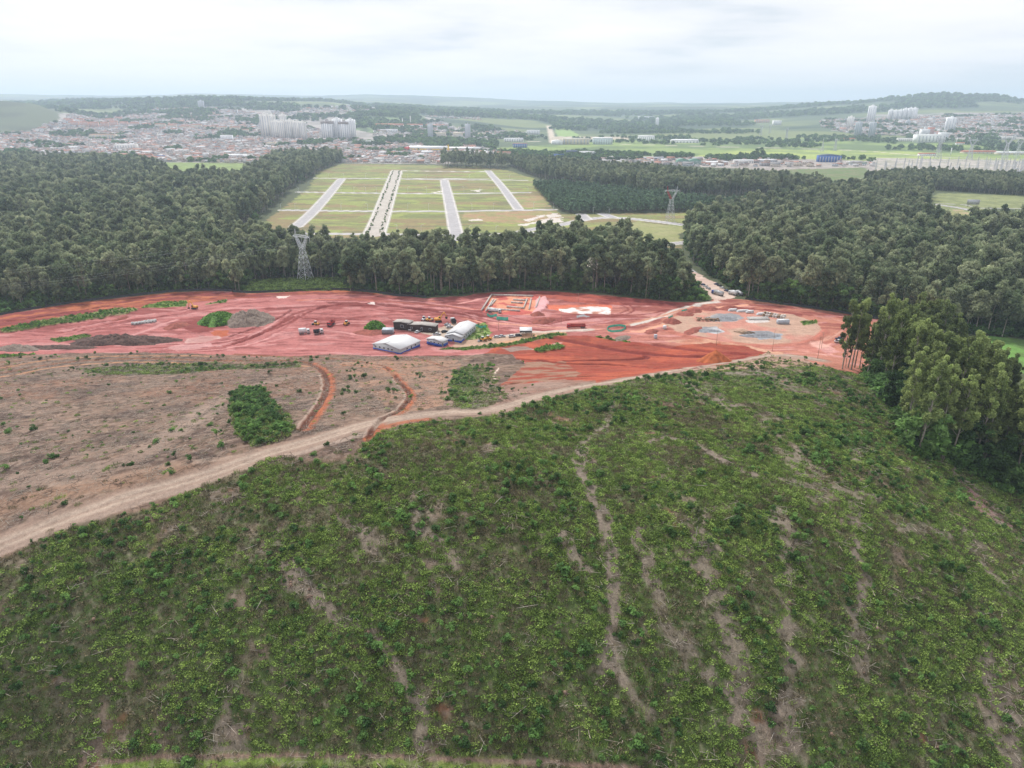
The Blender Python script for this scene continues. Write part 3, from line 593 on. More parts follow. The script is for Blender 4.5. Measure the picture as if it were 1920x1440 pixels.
M_BRD = leaf_mat('broad_leaves', (0.065, 0.135, 0.045), (0.15, 0.24, 0.07), patch=25)
M_BUSH = leaf_mat('shrub_leaves', (0.062, 0.145, 0.044), (0.15, 0.255, 0.065), patch=14)
M_TUFT = leaf_mat('weed_leaves', (0.12, 0.205, 0.042), (0.25, 0.33, 0.085), patch=12)
M_DRY = leaf_mat('dry_grass', (0.13, 0.115, 0.065), (0.22, 0.185, 0.11), patch=12)
M_SCRUB = leaf_mat('scrub_leaves', (0.085, 0.14, 0.035), (0.14, 0.20, 0.05), patch=12)
M_BRIGHT = leaf_mat('bright_leaves', (0.10, 0.26, 0.03), (0.17, 0.34, 0.05), patch=12)
M_BLOOM = leaf_mat('pale_blossom', (0.55, 0.55, 0.48), (0.62, 0.6, 0.5))
M_TRUNK = mat('pale_bark', (0.34, 0.30, 0.25), var=0.25, scale=1.5); M_TRUNKD = mat('dark_bark', (0.15, 0.12, 0.09), var=0.25, scale=2)

def quads(C, size, flat=0.0, aspect=1.0, rng=RNG, droop=0.0):
    """leaf cards with centres C; random orientation (flat>0 turns them towards facing up)"""
    n = len(C); size = np.broadcast_to(size, (n,))
    N = rng.normal(size=(n, 3)); N[:, 2] += flat*2.5; N /= np.linalg.norm(N, axis=1)[:, None]
    T = rng.normal(size=(n, 3)); T[:, 2] -= droop*2.5; T -= (T*N).sum(1)[:, None]*N; T /= np.linalg.norm(T, axis=1)[:, None]+1e-9
    B = np.cross(N, T); a = (size*0.5*aspect)[:, None]; b_ = (size*0.5)[:, None]
    V = np.stack([C-T*a-B*b_*0.5, C+T*a*0.2-B*b_, C+T*a, C+T*a*0.1+B*b_], 1).reshape(-1, 3)
    Fq = np.arange(n*4).reshape(n, 4)
    return V, Fq
def cone_tubes(segs, sides=5):
    """segs: list of (p0, p1, r0, r1)"""
    Vs = []; Fs = []; k = 0; ang = np.arange(sides)*2*math.pi/sides
    for p0, p1, r0, r1 in segs:
        p0 = np.array(p0, float); p1 = np.array(p1, float); d = p1-p0; d /= np.linalg.norm(d)+1e-9
        u = np.cross(d, [0, 0, 1]) if abs(d[2]) < 0.95 else np.cross(d, [1, 0, 0]); u /= np.linalg.norm(u); v = np.cross(d, u)
        ring = np.cos(ang)[:, None]*u+np.sin(ang)[:, None]*v
        Vs += [p0+ring*r0, p1+ring*r1]
        for i in range(sides): Fs.append([k+i, k+(i+1) % sides, k+sides+(i+1) % sides, k+sides+i])
        k += 2*sides
    return np.vstack(Vs), np.array(Fs)
def with_tint(me, per_quad):
    a = me.attributes.new('tint', 'FLOAT', 'POINT'); a.data.foreach_set('value', np.repeat(per_quad, 4).astype(np.float32)[:len(me.vertices)] if len(per_quad)*4 >= len(me.vertices) else np.r_[np.repeat(per_quad, 4), np.full(len(me.vertices)-4*len(per_quad), .5)].astype(np.float32))
def clumps_cloud(centers, radii, per, size, rng, flat=0.25, shell=0.75, aspect=1.3, droop=0.0, squash=0.8):
    C = []; T = []
    for c, r in zip(centers, radii):
        n = max(6, int(per*r*r)); d = rng.normal(size=(n, 3)); d /= np.linalg.norm(d, axis=1)[:, None]
        rad = r*(shell+(1-shell)*rng.random(n)**0.5-0.25*rng.random(n)); P_ = d*rad[:, None]; P_[:, 2] *= squash
        C.append(P_+c); T.append(np.clip(rng.random()*0.7+rng.random(n)*0.3, 0, 1))
    C = np.vstack(C); T = np.concatenate(T)
    V, Fq = quads(C, size*(0.6+0.8*rng.random(len(C))), flat, aspect, rng, droop)
    return V, Fq, T
def build_tree(name, h, kind, seed, leaf, bark, size, per):
    """returns (trunk mesh, crown mesh, both joined)"""
    r = np.random.default_rng(seed); segs = []; cen = []; rad = []
    lean = r.normal(0, 0.03, 2)*h
    def axis(t): return np.array([lean[0]*t*t+0.25*math.sin(t*5+seed), lean[1]*t*t+0.25*math.cos(t*4+seed), h*t])
    R0 = h*0.0095+0.06
    nseg = 7
    for i in range(nseg): segs.append((axis(i/nseg), axis((i+1)/nseg), R0*(1-0.8*i/nseg), R0*(1-0.8*(i+1)/nseg)))
    if name == 'blossom_tree': t0, wid, nb = 0.72, 0.13, 12
    elif name == 'tall_eucalyptus': t0, wid, nb = 0.34, 0.10, 24
    elif kind == 'euc': t0, wid, nb = 0.42, 0.175, 18
    elif kind == 'eucthin': t0, wid, nb = 0.55, 0.10, 10
    elif kind == 'plant': t0, wid, nb = 0.35, 0.16, 12
    else: t0, wid, nb = 0.25, 0.36, 15
    for i in range(nb):
        t = t0+(0.97-t0)*(i+0.5*r.random())/nb; a = i*2.4+r.random()
        reach = h*wid*((1.1-0.75*(t-t0)/(1-t0)) if kind != 'broad' else (0.55+1.2*math.sin(math.pi*min(1, (t-t0)/(1-t0)*0.85+0.1))*0.6))*(0.65+0.6*r.random())
        base = axis(t-0.06); up = h*(0.03+0.08*r.random()) if kind != 'broad' else h*0.12*r.random()
        tip = axis(t)+np.array([math.cos(a)*reach, math.sin(a)*reach, up])
        segs.append((base, tip, R0*0.28, R0*0.08))
        rr = h*wid*(0.36+0.3*r.random()) if kind != 'broad' else h*wid*(0.34+0.22*r.random())
        cen.append(tip); rad.append(rr)
        if r.random() < 0.7: cen.append(base*0.35+tip*0.65+[0, 0, rr*0.3]); rad.append(rr*0.75)
        if r.random() < 0.35: cen.append(tip+np.array([math.cos(a)*rr, math.sin(a)*rr, -rr*0.4])); rad.append(rr*0.5)
    cen.append(axis(1.0)); rad.append(h*wid*0.35)
    sq = {'euc': 1.05, 'eucthin': 1.2, 'plant': 0.9, 'broad': 0.75}[kind]
    nr_ = name == 'tall_eucalyptus'
    if nr_: rad = [q*.78 for q in rad]; sq = 1.25
    V, Fq, T = clumps_cloud(cen, rad, per*(1.5 if nr_ else 1), size, r, flat=0.25, squash=sq, shell=.35 if nr_ else .5, droop=0.5 if 'euc' in kind else 0)
    tv, tf = cone_tubes(segs)
    trunk = raw_mesh(name+'_trunk', tv, tf, [bark], smooth=True)
    crown = raw_mesh(name+'_crown', V, Fq, [leaf]); with_tint(crown, T)
    both = raw_mesh(name, np.vstack([V, tv]), [Fq, tf+len(V)], [leaf, bark], midx=np.r_[np.zeros(len(Fq)), np.ones(len(tf))]); with_tint(both, T)
    return trunk, crown, both
TREES = {}
TREES['euc'] = [build_tree('eucalyptus', h, k, s, M_EUC, M_TRUNK, 0.85, 26) for h, k, s in [(25, 'euc', 1), (28, 'euc', 2), (23, 'euc', 3), (30, 'eucthin', 4), (26, 'eucthin', 5), (22, 'euc', 6)]]
TREES['near'] = [build_tree('tall_eucalyptus', h, k, s, M_EUCN, M_TRUNK, 0.36, 120) for h, k, s in [(26, 'euc', 11), (29, 'euc', 12), (27, 'eucthin', 13), (24, 'euc', 14), (30, 'eucthin', 15)]]
TREES['plant'] = [build_tree('plantation', h, 'plant', s, M_PINE, M_TRUNKD, 0.9, 20) for h, s in [(13, 21), (15, 22), (12, 23)]]
TREES['broad'] = [build_tree('broadleaf', h, 'broad', s, M_BRD, M_TRUNKD, 0.75, 26) for h, s in [(11, 31), (14, 32), (9, 33)]]
TREES['bloom'] = [build_tree('blossom_tree', 24, 'euc', 77, M_BLOOM, M_TRUNK, 0.6, 9)]
TREES['far'] = [build_tree('far_wood', h, 'broad', s, M_BRD, M_TRUNKD, 2.6, 3.0) for h, s in [(14, 41), (11, 42)]]

def bush_mesh(name, r_, seed, leaf, size, per, tall=0.8):
    r = np.random.default_rng(seed); n = 7; cen = []; rad = []
    for i in range(n):
        a = r.random()*6.28; q = r_*0.62*math.sqrt(r.random()); cen.append([math.cos(a)*q, math.sin(a)*q, r_*tall*(0.35+0.5*r.random())]); rad.append(r_*(0.30+0.22*r.random()))
    V, Fq, T = clumps_cloud(cen, rad, per, size, r, flat=0.5, shell=0.6)
    sv, sf = cone_tubes([((0, 0, -0.2), c, 0.05*r_, 0.02*r_) for c in cen[:4]], 4)
    stem = raw_mesh(name+'_stem', sv, sf, [M_TRUNKD]); fol = raw_mesh(name+'_foliage', V, Fq, [leaf]); with_tint(fol, T)
    both = raw_mesh(name, np.vstack([V, sv]), [Fq, sf+len(V)], [leaf, M_TRUNKD], midx=np.r_[np.zeros(len(Fq)), np.ones(len(sf))]); with_tint(both, T)
    return stem, fol, both
BUSH = [bush_mesh('shrub', 1.0, 50+i, M_BUSH, 0.22, 200, tl) for i, tl in enumerate((0.8, 1.1, 1.5, 0.7))]
def tuft_mesh(name, seed, leaf, n=60, spread=0.8, h=0.55, size=0.23):
    r = np.random.default_rng(seed); a = r.random(n)*6.28; q = spread*np.sqrt(r.random(n))
    C = np.c_[np.cos(a)*q, np.sin(a)*q, h*r.random(n)*(1-0.5*q/spread)]
    V, Fq = quads(C, size*(0.5+r.random(n)), 0.5, 1.6, r)
    me = raw_mesh(name, V, Fq, [leaf]); with_tint(me, r.random(n)); return me
def blade_mesh(name, seed, leaf, n=70, spread=1.0, h=0.75):
    r = np.random.default_rng(seed); a = r.random(n)*6.28; q = spread*np.sqrt(r.random(n)); B_ = np.c_[np.cos(a)*q, np.sin(a)*q, np.zeros(n)]
    d = r.normal(0, .45, (n, 3)); d[:, 2] = 1; d /= np.linalg.norm(d, axis=1)[:, None]; L = h*(.4+.8*r.random(n))[:, None]; s_ = np.cross(d, r.normal(size=(n, 3))); s_ /= np.linalg.norm(s_, axis=1)[:, None]; s_ *= .035
    V = np.stack([B_-s_, B_+s_, B_+d*L+s_*.5+[0, 0, 0], B_+d*L-s_*.5], 1).reshape(-1, 3); me = raw_mesh(name, V, np.arange(4*n).reshape(n, 4), [leaf]); with_tint(me, r.random(n)); return me
TUFT = [tuft_mesh('weed_tuft', 60+i, M_TUFT) for i in range(3)]+[tuft_mesh('dry_tuft', 64, M_DRY, 34, 0.7, 0.5, 0.20)]+[tuft_mesh('weed_mound', 66, M_TUFT, 110, 0.95, 0.8, 0.2)]+[blade_mesh('grass_blades', 67, M_DRY), blade_mesh('green_blades', 68, M_TUFT)]
SCRUBT = [tuft_mesh('scrub', 70+i, M_SCRUB, 60, 1.6, 1.3, 0.7) for i in range(2)]

def stuff_scatter(name, label, cat, P_, rot, scl, idx, protos):
    """one object: instances of a few plant meshes on points"""
    me = bpy.data.meshes.new(name); P_ = np.asarray(P_, np.float32); n = len(P_)
    me.vertices.add(n); me.vertices.foreach_set('co', P_.ravel())
    for nm, ty, dat in (('rot', 'FLOAT_VECTOR', rot), ('scl', 'FLOAT_VECTOR', scl)):
        a = me.attributes.new(nm, ty, 'POINT'); a.data.foreach_set('vector', np.asarray(dat, np.float32).ravel())
    a = me.attributes.new('pick', 'INT', 'POINT'); a.data.foreach_set('value', np.asarray(idx, np.int32))
    col = bpy.data.collections.new(name+'_kinds')
    for i, pm in enumerate(protos):
        po = bpy.data.objects.new('%s_kind_%02d' % (name, i), pm); col.objects.link(po)
    o = obj(name, me, label=label, cat=cat, kind='stuff')
    ng = bpy.data.node_groups.new(name, 'GeometryNodeTree')
    ng.interface.new_socket('Geometry', in_out='INPUT', socket_type='NodeSocketGeometry'); ng.interface.new_socket('Geometry', in_out='OUTPUT', socket_type='NodeSocketGeometry')
    N = ng.nodes; gi = N.new('NodeGroupInput'); go = N.new('NodeGroupOutput'); ip = N.new('GeometryNodeInstanceOnPoints'); ci_ = N.new('GeometryNodeCollectionInfo')
    ci_.inputs['Collection'].default_value = col; ci_.inputs['Separate Children'].default_value = True; ci_.inputs['Reset Children'].default_value = True
    ng.links.new(gi.outputs[0], ip.inputs['Points']); ng.links.new(ci_.outputs[0], ip.inputs['Instance']); ip.inputs['Pick Instance'].default_value = True
    for nm, ty, sk in (('rot', 'FLOAT_VECTOR', 'Rotation'), ('scl', 'FLOAT_VECTOR', 'Scale'), ('pick', 'INT', 'Instance Index')):
        na_ = N.new('GeometryNodeInputNamedAttribute'); na_.data_type = ty; na_.inputs[0].default_value = nm
        ng.links.new([s for s in na_.outputs if s.enabled][0], ip.inputs[sk])
    ng.links.new(ip.outputs[0], go.inputs[0])
    md = o.modifiers.new('scatter', 'NODES'); md.node_group = ng
    return o
def jgrid(x0, x1, y0, y1, d):
    xs, ys = np.meshgrid(np.arange(x0, x1, d), np.arange(y0, y1, d)); x = xs.ravel()+(RNG.random(xs.size)-.5)*d*0.95; y = ys.ravel()+(RNG.random(xs.size)-.5)*d*0.95
    k = np.abs(np.arctan2(x, y)) < math.radians(48); return x[k], y[k]
def in_poly(px_pts, x, y, warp=0.0):
    p = W(px_pts)
    if warp: x = x+(fbm(x, y, 20, 3, 8)-.5)*warp; y = y+(fbm(x, y, 20, 3, 9)-.5)*warp
    return inside(p, x, y)
def visible(x, y, z, pad=30):
    px, py = proj(x, y, z); return (px > -pad) & (px < 1920+pad) & (py < 1440+pad) & (py > 0)

FL = [(-900,700),(-300,612),(0,590),(60,579),(130,568),(200,559),(330,545),(400,543),(462,545),(464,526),(560,521),(640,521),(662,530),(652,545),(700,546),(740,552),(800,556),(870,552),(930,545),(1000,542),(1060,545),(1140,550),(1200,558),(1260,563),(1282,563),
      (1278,545),(1266,528),(1256,514),(1246,506),(1215,497),(1170,490),(1100,482),(1040,486),(960,494),(860,497),(700,495),(600,490),(520,476),(420,452),(470,420),(545,355),(600,322),(640,304),(600,296),(520,300),(500,318),(482,332),(430,352),(345,348),(300,332),(262,318),(180,312),(0,310),(-900,308)]
FR1 = [(945,309),(985,325),(1010,334),(1100,350),(1200,362),(1340,376),(1480,374),(1560,358),(1510,352),(1440,345),(1300,340),(1200,330),(1100,321),(1000,312),(960,308)]
FR2 = [(1000,352),(1040,352),(1090,358),(1200,370),(1340,384),(1440,384),(1400,395),(1340,397),(1200,400),(1062,401),(1036,388)]
FR3 = [(1400,560),(1480,571),(1560,582),(1620,592),(1690,601),(1760,618),(1830,628),(1940,636),(2300,650),(3000,700),(3000,400),(2200,402),(1920,424),(1870,440),(1850,454),(1780,454),(1735,428),(1742,368),(1660,362),(1560,362),(1480,376),(1440,388),(1345,402),(1300,432),(1288,460),(1300,490),(1330,515),(1395,556)]
FR4 = [(1620,342),(1640,350),(1745,356),(1920,368),(2400,380),(2400,352),(1920,342),(1680,335)]
RROW = [(828,312),(835,308),(890,309),(945,311),(950,318),(900,316),(830,315)]
NEAR = [(1630,726),(1618,700),(1650,688),(1690,672),(1730,668),(1770,710),(1800,752),(1850,785),(1920,800),(2100,820),(2500,860),(2500,1000),(1960,945),(1880,925),(1830,892),(1790,872),(1720,852),(1690,825),(1680,780),(1650,740)]
specs = []     # kind, x, y, scale, label key
def add_trees(poly, d, y0, y1, kinds, probs, key, smin=0.68, smax=1.22, thin=0.0, x0=-1700, x1=1900, warp=8, protos=None):
    x, y = jgrid(x0, x1, y0, y1, d); k = in_poly(poly, x, y, warp); x, y = x[k], y[k]
    if thin: k = fbm(x, y, 30, 3, 19) > thin; x, y = x[k], y[k]
    kd = RNG.choice(len(kinds), len(x), p=probs)
    s = (smin+(smax-smin)*RNG.random(len(x)))*(0.88+0.3*fbm(x, y, 45, 2, 23))
    for i in range(len(x)): specs.append((kinds[kd[i]], x[i], y[i], s[i], key))
add_trees(FL, 5.8, 480, 800, ['euc', 'broad'], [0.70, 0.30], 'belt', 0.56, 1.06)
for i, s_ in enumerate(specs):
    q_ = proj(s_[1], s_[2], 0)[0]
    if 1010 < q_ < 1190: specs[i] = (*s_[:3], s_[3]*1.18, s_[4])
    if 1225 < q_ < 1300 and s_[2] > 560: specs[i] = (*s_[:3], s_[3]*0.72, s_[4])
add_trees(FL, 8.2, 800, 1950, ['euc', 'broad'], [0.86, 0.14], 'left_far')
add_trees(FR1, 8.0, 1200, 2000, ['euc'], [1.0], 'plain_wood', 0.76, 0.95)
add_trees(FR2, 5.5, 900, 1400, ['plant'], [1.0], 'plantation', 0.85, 1.1, warp=3)
add_trees(FR3, 6.3, 380, 800, ['euc', 'broad'], [0.62, 0.38], 'right_wood')
add_trees(FR3, 8.4, 800, 1500, ['euc', 'broad'], [0.85, 0.15], 'right_far', 0.62, 0.92)
add_trees(FR4, 6.5, 1150, 1700, ['euc'], [1.0], 'right_belt', 0.66, 0.8)
add_trees(RROW, 11, 1700, 2100, ['euc'], [1.0], 'row', 0.9, 1.25, warp=0)
add_trees(NEAR, 7.2, 150, 420, ['near', 'broad'], [0.80, 0.20], 'near', 0.95, 1.3, warp=4)
for px_, py_, s_ in [(1578,692,1.1),(1590,690,.95),(1597,694,1.1),(1603,690,1.15),(1612,690,1.0),(1585,690,.55),(1628,694,.95)]:
    p = at1(px_, py_); specs.append(('near', p[0], p[1], s_, 'clump'))
p = at1(1306, 1006); specs.append(('near', p[0], p[1], 0.40, 'lone'))
for px_, py_, s_ in [(768,549,.82),(1112,546,1.0),(1497,566,.8)]:
    p = at1(px_, py_); specs.append(('bloom', p[0], p[1], s_, 'bloom'))
p = at1(462, 560); specs.append(('euc', p[0], p[1], 0.95, 'lone_site'))
sx = np.array([s[1] for s in specs]); sy = np.array([s[2] for s in specs]); ssc = np.array([s[3] for s in specs]); szz = ground(sx, sy)
vis = visible(sx, sy, szz+15, 20)
HT = {'bloom': 22, 'euc': 26, 'near': 27, 'plant': 13, 'broad': 12, 'far': 12}
dist = np.sqrt(sx**2+sy**2+(szz-CAM_H)**2)
# trees hidden completely behind others are still in the wood; the individuals are the ones standing largest in view
app = np.array([HT[s[0]]*s[3] for s in specs])/dist*np.where(vis, 1, 0)
KL = {  # key -> (label, group)
 'belt': ('slender grey-green eucalyptus in the dark tree belt right behind the red earthworks', 'eucalyptus trees in the belt behind the earthworks'),
 'left_far': ('grey-green eucalyptus in the wide forest left of the empty street blocks', 'eucalyptus trees in the wide left forest'),
 'plain_wood': ('tall dark tree in the wood between the young plantation and the industrial sheds', 'trees of the wood beyond the plantation'),
 'plantation': ('young bushy plantation tree behind the far lattice pylon', 'young plantation trees'),
 'right_wood': ('tall eucalyptus in the forest right of the access road and storage yard', 'eucalyptus trees in the right forest'),
 'right_far': ('distant eucalyptus in the right forest near the loop road', 'far trees of the right forest'),
 'right_belt': ('tree in the straight dark row before the pale substation', 'trees of the row before the substation'),
 'row': ('tree of the dark row between the empty blocks and the town', 'trees of the row before the town'),
 'near': ('tall leafy eucalyptus with bare pale trunk on the near slope at right', 'near eucalyptus stand on the right slope'),
 'clump': ('thin feathery eucalyptus of the small clump at the end of the hill crest', 'eucalyptus clump on the crest'),
 'lone': ('single small tree with forked pale trunk alone on the green hillside', None),
 'bloom': ('tree with pale whitish blossom crown rising from the dark forest edge', 'pale blossoming trees at the forest edge'),
 'lone_site': ('single tall thin tree standing alone on red soil inside the dark fence', None)}
def place_tree(spec, z):
    kind, x, y, s, key = spec
    i = RNG.integers(len(TREES[kind])); tr, crn, _ = TREES[kind][i]
    lab, grp = KL[key]
    if kind == 'broad' and key != 'near': lab = lab.replace('slender grey-green eucalyptus', 'low dark round-crowned tree').replace('tall eucalyptus', 'low dark round-crowned tree').replace('distant eucalyptus', 'low dark round-crowned tree').replace('grey-green eucalyptus', 'low dark round-crowned tree'); grp = grp.replace('eucalyptus trees', 'round-crowned trees')
    if kind == 'broad' and key == 'near': lab = 'low dark bushy tree at the foot of the near eucalyptus stand'; grp = 'bushy trees under the near eucalyptus stand'
    e_ = empty('eucalyptus_tree' if kind in ('euc', 'near') else 'plantation_tree' if kind == 'plant' else 'broadleaf_tree', (x, y, z-0.25), RNG.random()*6.28, lab, 'tree', grp)
    e_.scale = (s*RNG.uniform(.9, 1.15), s*RNG.uniform(.9, 1.15), s)
    obj('trunk', tr, e_); obj('crown', crn, e_)
EUC_KINDS = ('euc', 'near', 'bloom')
is_e = np.array([s[0] in EUC_KINDS for s in specs]); is_b = np.array([s[0] == 'broad' for s in specs]); is_p = np.array([s[0] == 'plant' for s in specs])
ind = np.zeros(len(specs), bool)
for msk, cap in ((is_e, 292), (is_b, 110), (is_p, 60)):
    ix = np.nonzero(msk & (app > 0))[0]; ix = ix[np.argsort(-app[ix])][:cap]; ind[ix] = True
for i, s_ in enumerate(specs): ind[i] |= s_[0] == 'bloom'
for i in np.nonzero(ind)[0]: place_tree(specs[i], szz[i])
# everything else in the woods: one mass per wood
for keys, nm, lab in ((('belt', 'left_far'), 'forest', 'dense grey-green eucalyptus forest filling the left and the belt behind the site'),
                      (('plain_wood', 'right_belt', 'row'), 'far_wood', 'dark tall woods along the plain before the industrial strip and substation'),
                      (('plantation',), 'plantation', 'low even young plantation behind the far pylon'),
                      (('right_wood', 'right_far'), 'right_forest', 'dense mixed forest on the right behind the red storage yard'),
                      (('near', 'clump'), 'slope_trees', 'further trees of the stand on the right slope')):
    sel = [i for i in range(len(specs)) if specs[i][4] in keys and not ind[i]]
    if not sel: continue
    pr = []; off = {}
    for kd in ('euc', 'broad', 'plant', 'near'):
        off[kd] = len(pr); pr += [t_[2] for t_ in TREES[kd]]
    pick = [off[specs[i][0]]+RNG.integers(len(TREES[specs[i][0]])) for i in sel]
    s = ssc[sel]; n = len(sel)
    stuff_scatter(nm, lab, 'forest', np.c_[sx[sel], sy[sel], szz[sel]-0.25], np.c_[np.zeros(n), np.zeros(n), RNG.random(n)*6.28], np.c_[s*(.9+.25*RNG.random(n)), s*(.9+.25*RNG.random(n)), s], pick, pr)
print('trees', len(specs), 'individual', int(ind.sum()))

# low growth at the feet of the forest edge and on the pylon clearing
x, y = jgrid(-520, 560, 380, 640, 3.2)
edge = in_poly(FL, x, y)|in_poly(FR3, x, y)|in_poly([(1240,506),(1285,508),(1300,528),(1322,552),(1325,563),(1280,563),(1262,540)], x, y); x, y = x[edge], y[edge]
bnd = smooth_line(W([(-300,612),(0,590),(130,568),(330,545),(462,545),(652,545),(700,546),(800,556),(1000,542),(1140,550),(1325,564)])); bnd2 = smooth_line(W([(1400,560),(1560,582),(1690,601),(1830,628),(2100,640)])); bnd3 = smooth_line(W([(1400,560),(1322,510),(1290,480)]))
bnd4 = smooth_line(W([(1250,508),(1285,530),(1305,555)]))
d_ = np.minimum(np.minimum(dist_line(bnd4, x, y), dist_line(bnd, x, y)), np.minimum(dist_line(bnd2, x, y), dist_line(bnd3, x, y))); k = RNG.random(len(x)) < np.clip(1.2-d_/35, 0.12, 1); x, y = x[k], y[k]; n = len(x)
xn, yn = jgrid(80, 420, 150, 420, 3.4); kn = in_poly(NEAR, xn, yn); x = np.r_[x, xn[kn]]; y = np.r_[y, yn[kn]]; n = len(x)
s = 1.6+2.6*RNG.random(n)**1.5; s = np.where((y < 420) & (RNG.random(n) < .35), s*1.7, s); z = ground(x, y)
stuff_scatter('undergrowth', 'dark leafy undergrowth along the feet of the forest edge', 'undergrowth', np.c_[x, y, z], np.c_[np.zeros(n), np.zeros(n), RNG.random(n)*6.28], np.c_[s, s, s*1.1], RNG.integers(0, 4, n), [b_[2] for b_ in BUSH])
x, y = jgrid(-350, 120, 480, 640, 2.2); k = in_poly([(455,528),(560,522),(640,522),(668,531),(654,544),(600,544),(560,546),(460,548)], x, y); x, y = x[k], y[k]
n = len(x); stuff_scatter('scrub', 'light green scrub in the clearing round the near pylon foot', 'scrub', np.c_[x, y, ground(x, y)], np.c_[np.zeros(n), np.zeros(n), RNG.random(n)*6.28], np.ones((n, 3))*(0.8+0.7*RNG.random(n))[:, None], RNG.integers(0, 2, n), SCRUBT)

# ground cover on the hillside, scrub islands and berms
x1, y1 = jgrid(-330, 380, 84, 240, 0.84); x2, y2 = jgrid(-330, 420, 240, 450, 1.35); x = np.r_[x1, x2]; y = np.r_[y1, y2]
v = lookup(VG, x, y); k = RNG.random(len(x)) < np.where(in_poly(PLAT, x, y) & (v < .3), v*.3, np.clip(v, 0.20, 1)*(0.5+1.1*fbm(x, y, 5, 3, 201)))
k &= inside(hw, x, y) | (v > .04)
k &= ~(in_poly(SITE, x, y) & (v < .2)); x, y, v = x[k], y[k], v[k]
z = ground(x, y); k = visible(x, y, z, 330); x, y, z, v = x[k], y[k], z[k], v[k]; n = len(x)
nn_ = fbm(x, y, 9, 3, 202)+0.25*(RNG.random(n)-.5); pick = np.where(nn_ > 0.555, 3, RNG.integers(0, 3, n)); pick = np.where((nn_ < 0.46) & (RNG.random(n) < 0.55), 4, pick)
rb_ = RNG.random(n); pick = np.where(rb_ < .16, 5, np.where(rb_ < .34, 6, pick))
s = (0.55+0.65*RNG.random(n))*np.where(pick == 3, 0.9, 1.0)*(1+0.25*(v > 1)); 
stuff_scatter('ground_cover', 'tangled green weeds and grass covering the near hillside', 'ground cover', np.c_[x, y, z-0.05], np.c_[(RNG.random(n)-.5)*.3, (RNG.random(n)-.5)*.3, RNG.random(n)*6.28], np.c_[s, s, s*(0.6+0.6*RNG.random(n))], pick, TUFT)
print('tufts', n)
# shrubs
x, y = jgrid(-330, 420, 86, 460, 2.1); v = lookup(VG, x, y); dn = fbm(x, y, 13, 3, 205)
k = RNG.random(len(x)) < np.where(v > 1.3, 0.95, np.where(v > 1.05, 0.85, np.clip(v, 0, 1)*np.clip((dn-0.40)*3.4, 0.03, 0.8)))
x, y, v = x[k], y[k], v[k]; z = ground(x, y); k = visible(x, y, z, 300); x, y, z, v = x[k], y[k], z[k], v[k]
# scattered small shrubs on bare plateau
xa, ya = jgrid(-330, 120, 150, 400, 6.5); va = lookup(VG, xa, ya); k = (va < 0.3) & (va > 0.03) & in_poly(PLAT, xa, ya) & (RNG.random(len(xa)) < 0.06); xa, ya = xa[k], ya[k]
s = 0.5+0.95*RNG.random(len(x))**1.8; s = np.where(v > 1.05, s*1.35, s); s = np.where(RNG.random(len(x)) < 0.05, s*1.7, s)
x = np.r_[x, xa]; y = np.r_[y, ya]; z = np.r_[z, ground(xa, ya)]; s = np.r_[s, 0.22+0.4*RNG.random(len(xa))**2]; onp = np.r_[np.zeros(len(v), bool), np.ones(len(xa), bool)]
isl = np.r_[v > 1.05, np.zeros(len(xa), bool)]
ds = np.sqrt(x**2+y**2+(CAM_H-z)**2); ap = s/ds*visible(x, y, z, 0)*np.where(isl, 0.6, 1); order = np.argsort(-ap); indb = np.zeros(len(x), bool); indb[order[:290]] = True
for i in np.nonzero(indb)[0]:
    q = RNG.integers(4); st_m, fo, _ = BUSH[q]
    if onp[i]: L, G = 'small isolated shrub on the bare brown plateau', 'isolated shrubs on the brown plateau'
    elif isl[i]: L, G = 'leafy shrub within the scrub patch on the brown plateau', 'shrubs of the plateau scrub patches'
    elif z[i] < 30: L, G = 'leafy green shrub on the lower hillside below the wheel tracks', 'shrubs on the lower hillside'
    else: L, G = 'leafy green shrub on the upper hillside near the dirt road', 'shrubs on the upper hillside'
    e_ = empty('shrub', (x[i], y[i], z[i]), RNG.random()*6.28, L, 'shrub', G); e_.scale = (s[i], s[i], s[i]*RNG.uniform(.8, 1.3))
    obj('stem', st_m, e_); obj('foliage', fo, e_)
r_ = ~indb; n = int(r_.sum()); print('shrubs', n)
stuff_scatter('shrubs', 'remaining low shrubs dotted over hillside and plateau', 'shrubs', np.c_[x[r_], y[r_], z[r_]], np.c_[np.zeros(n), np.zeros(n), RNG.random(n)*6.28], np.c_[s[r_], s[r_], s[r_]*(.8+.5*RNG.random(n))], RNG.integers(0, 4, n), [b_[2] for b_ in BUSH])

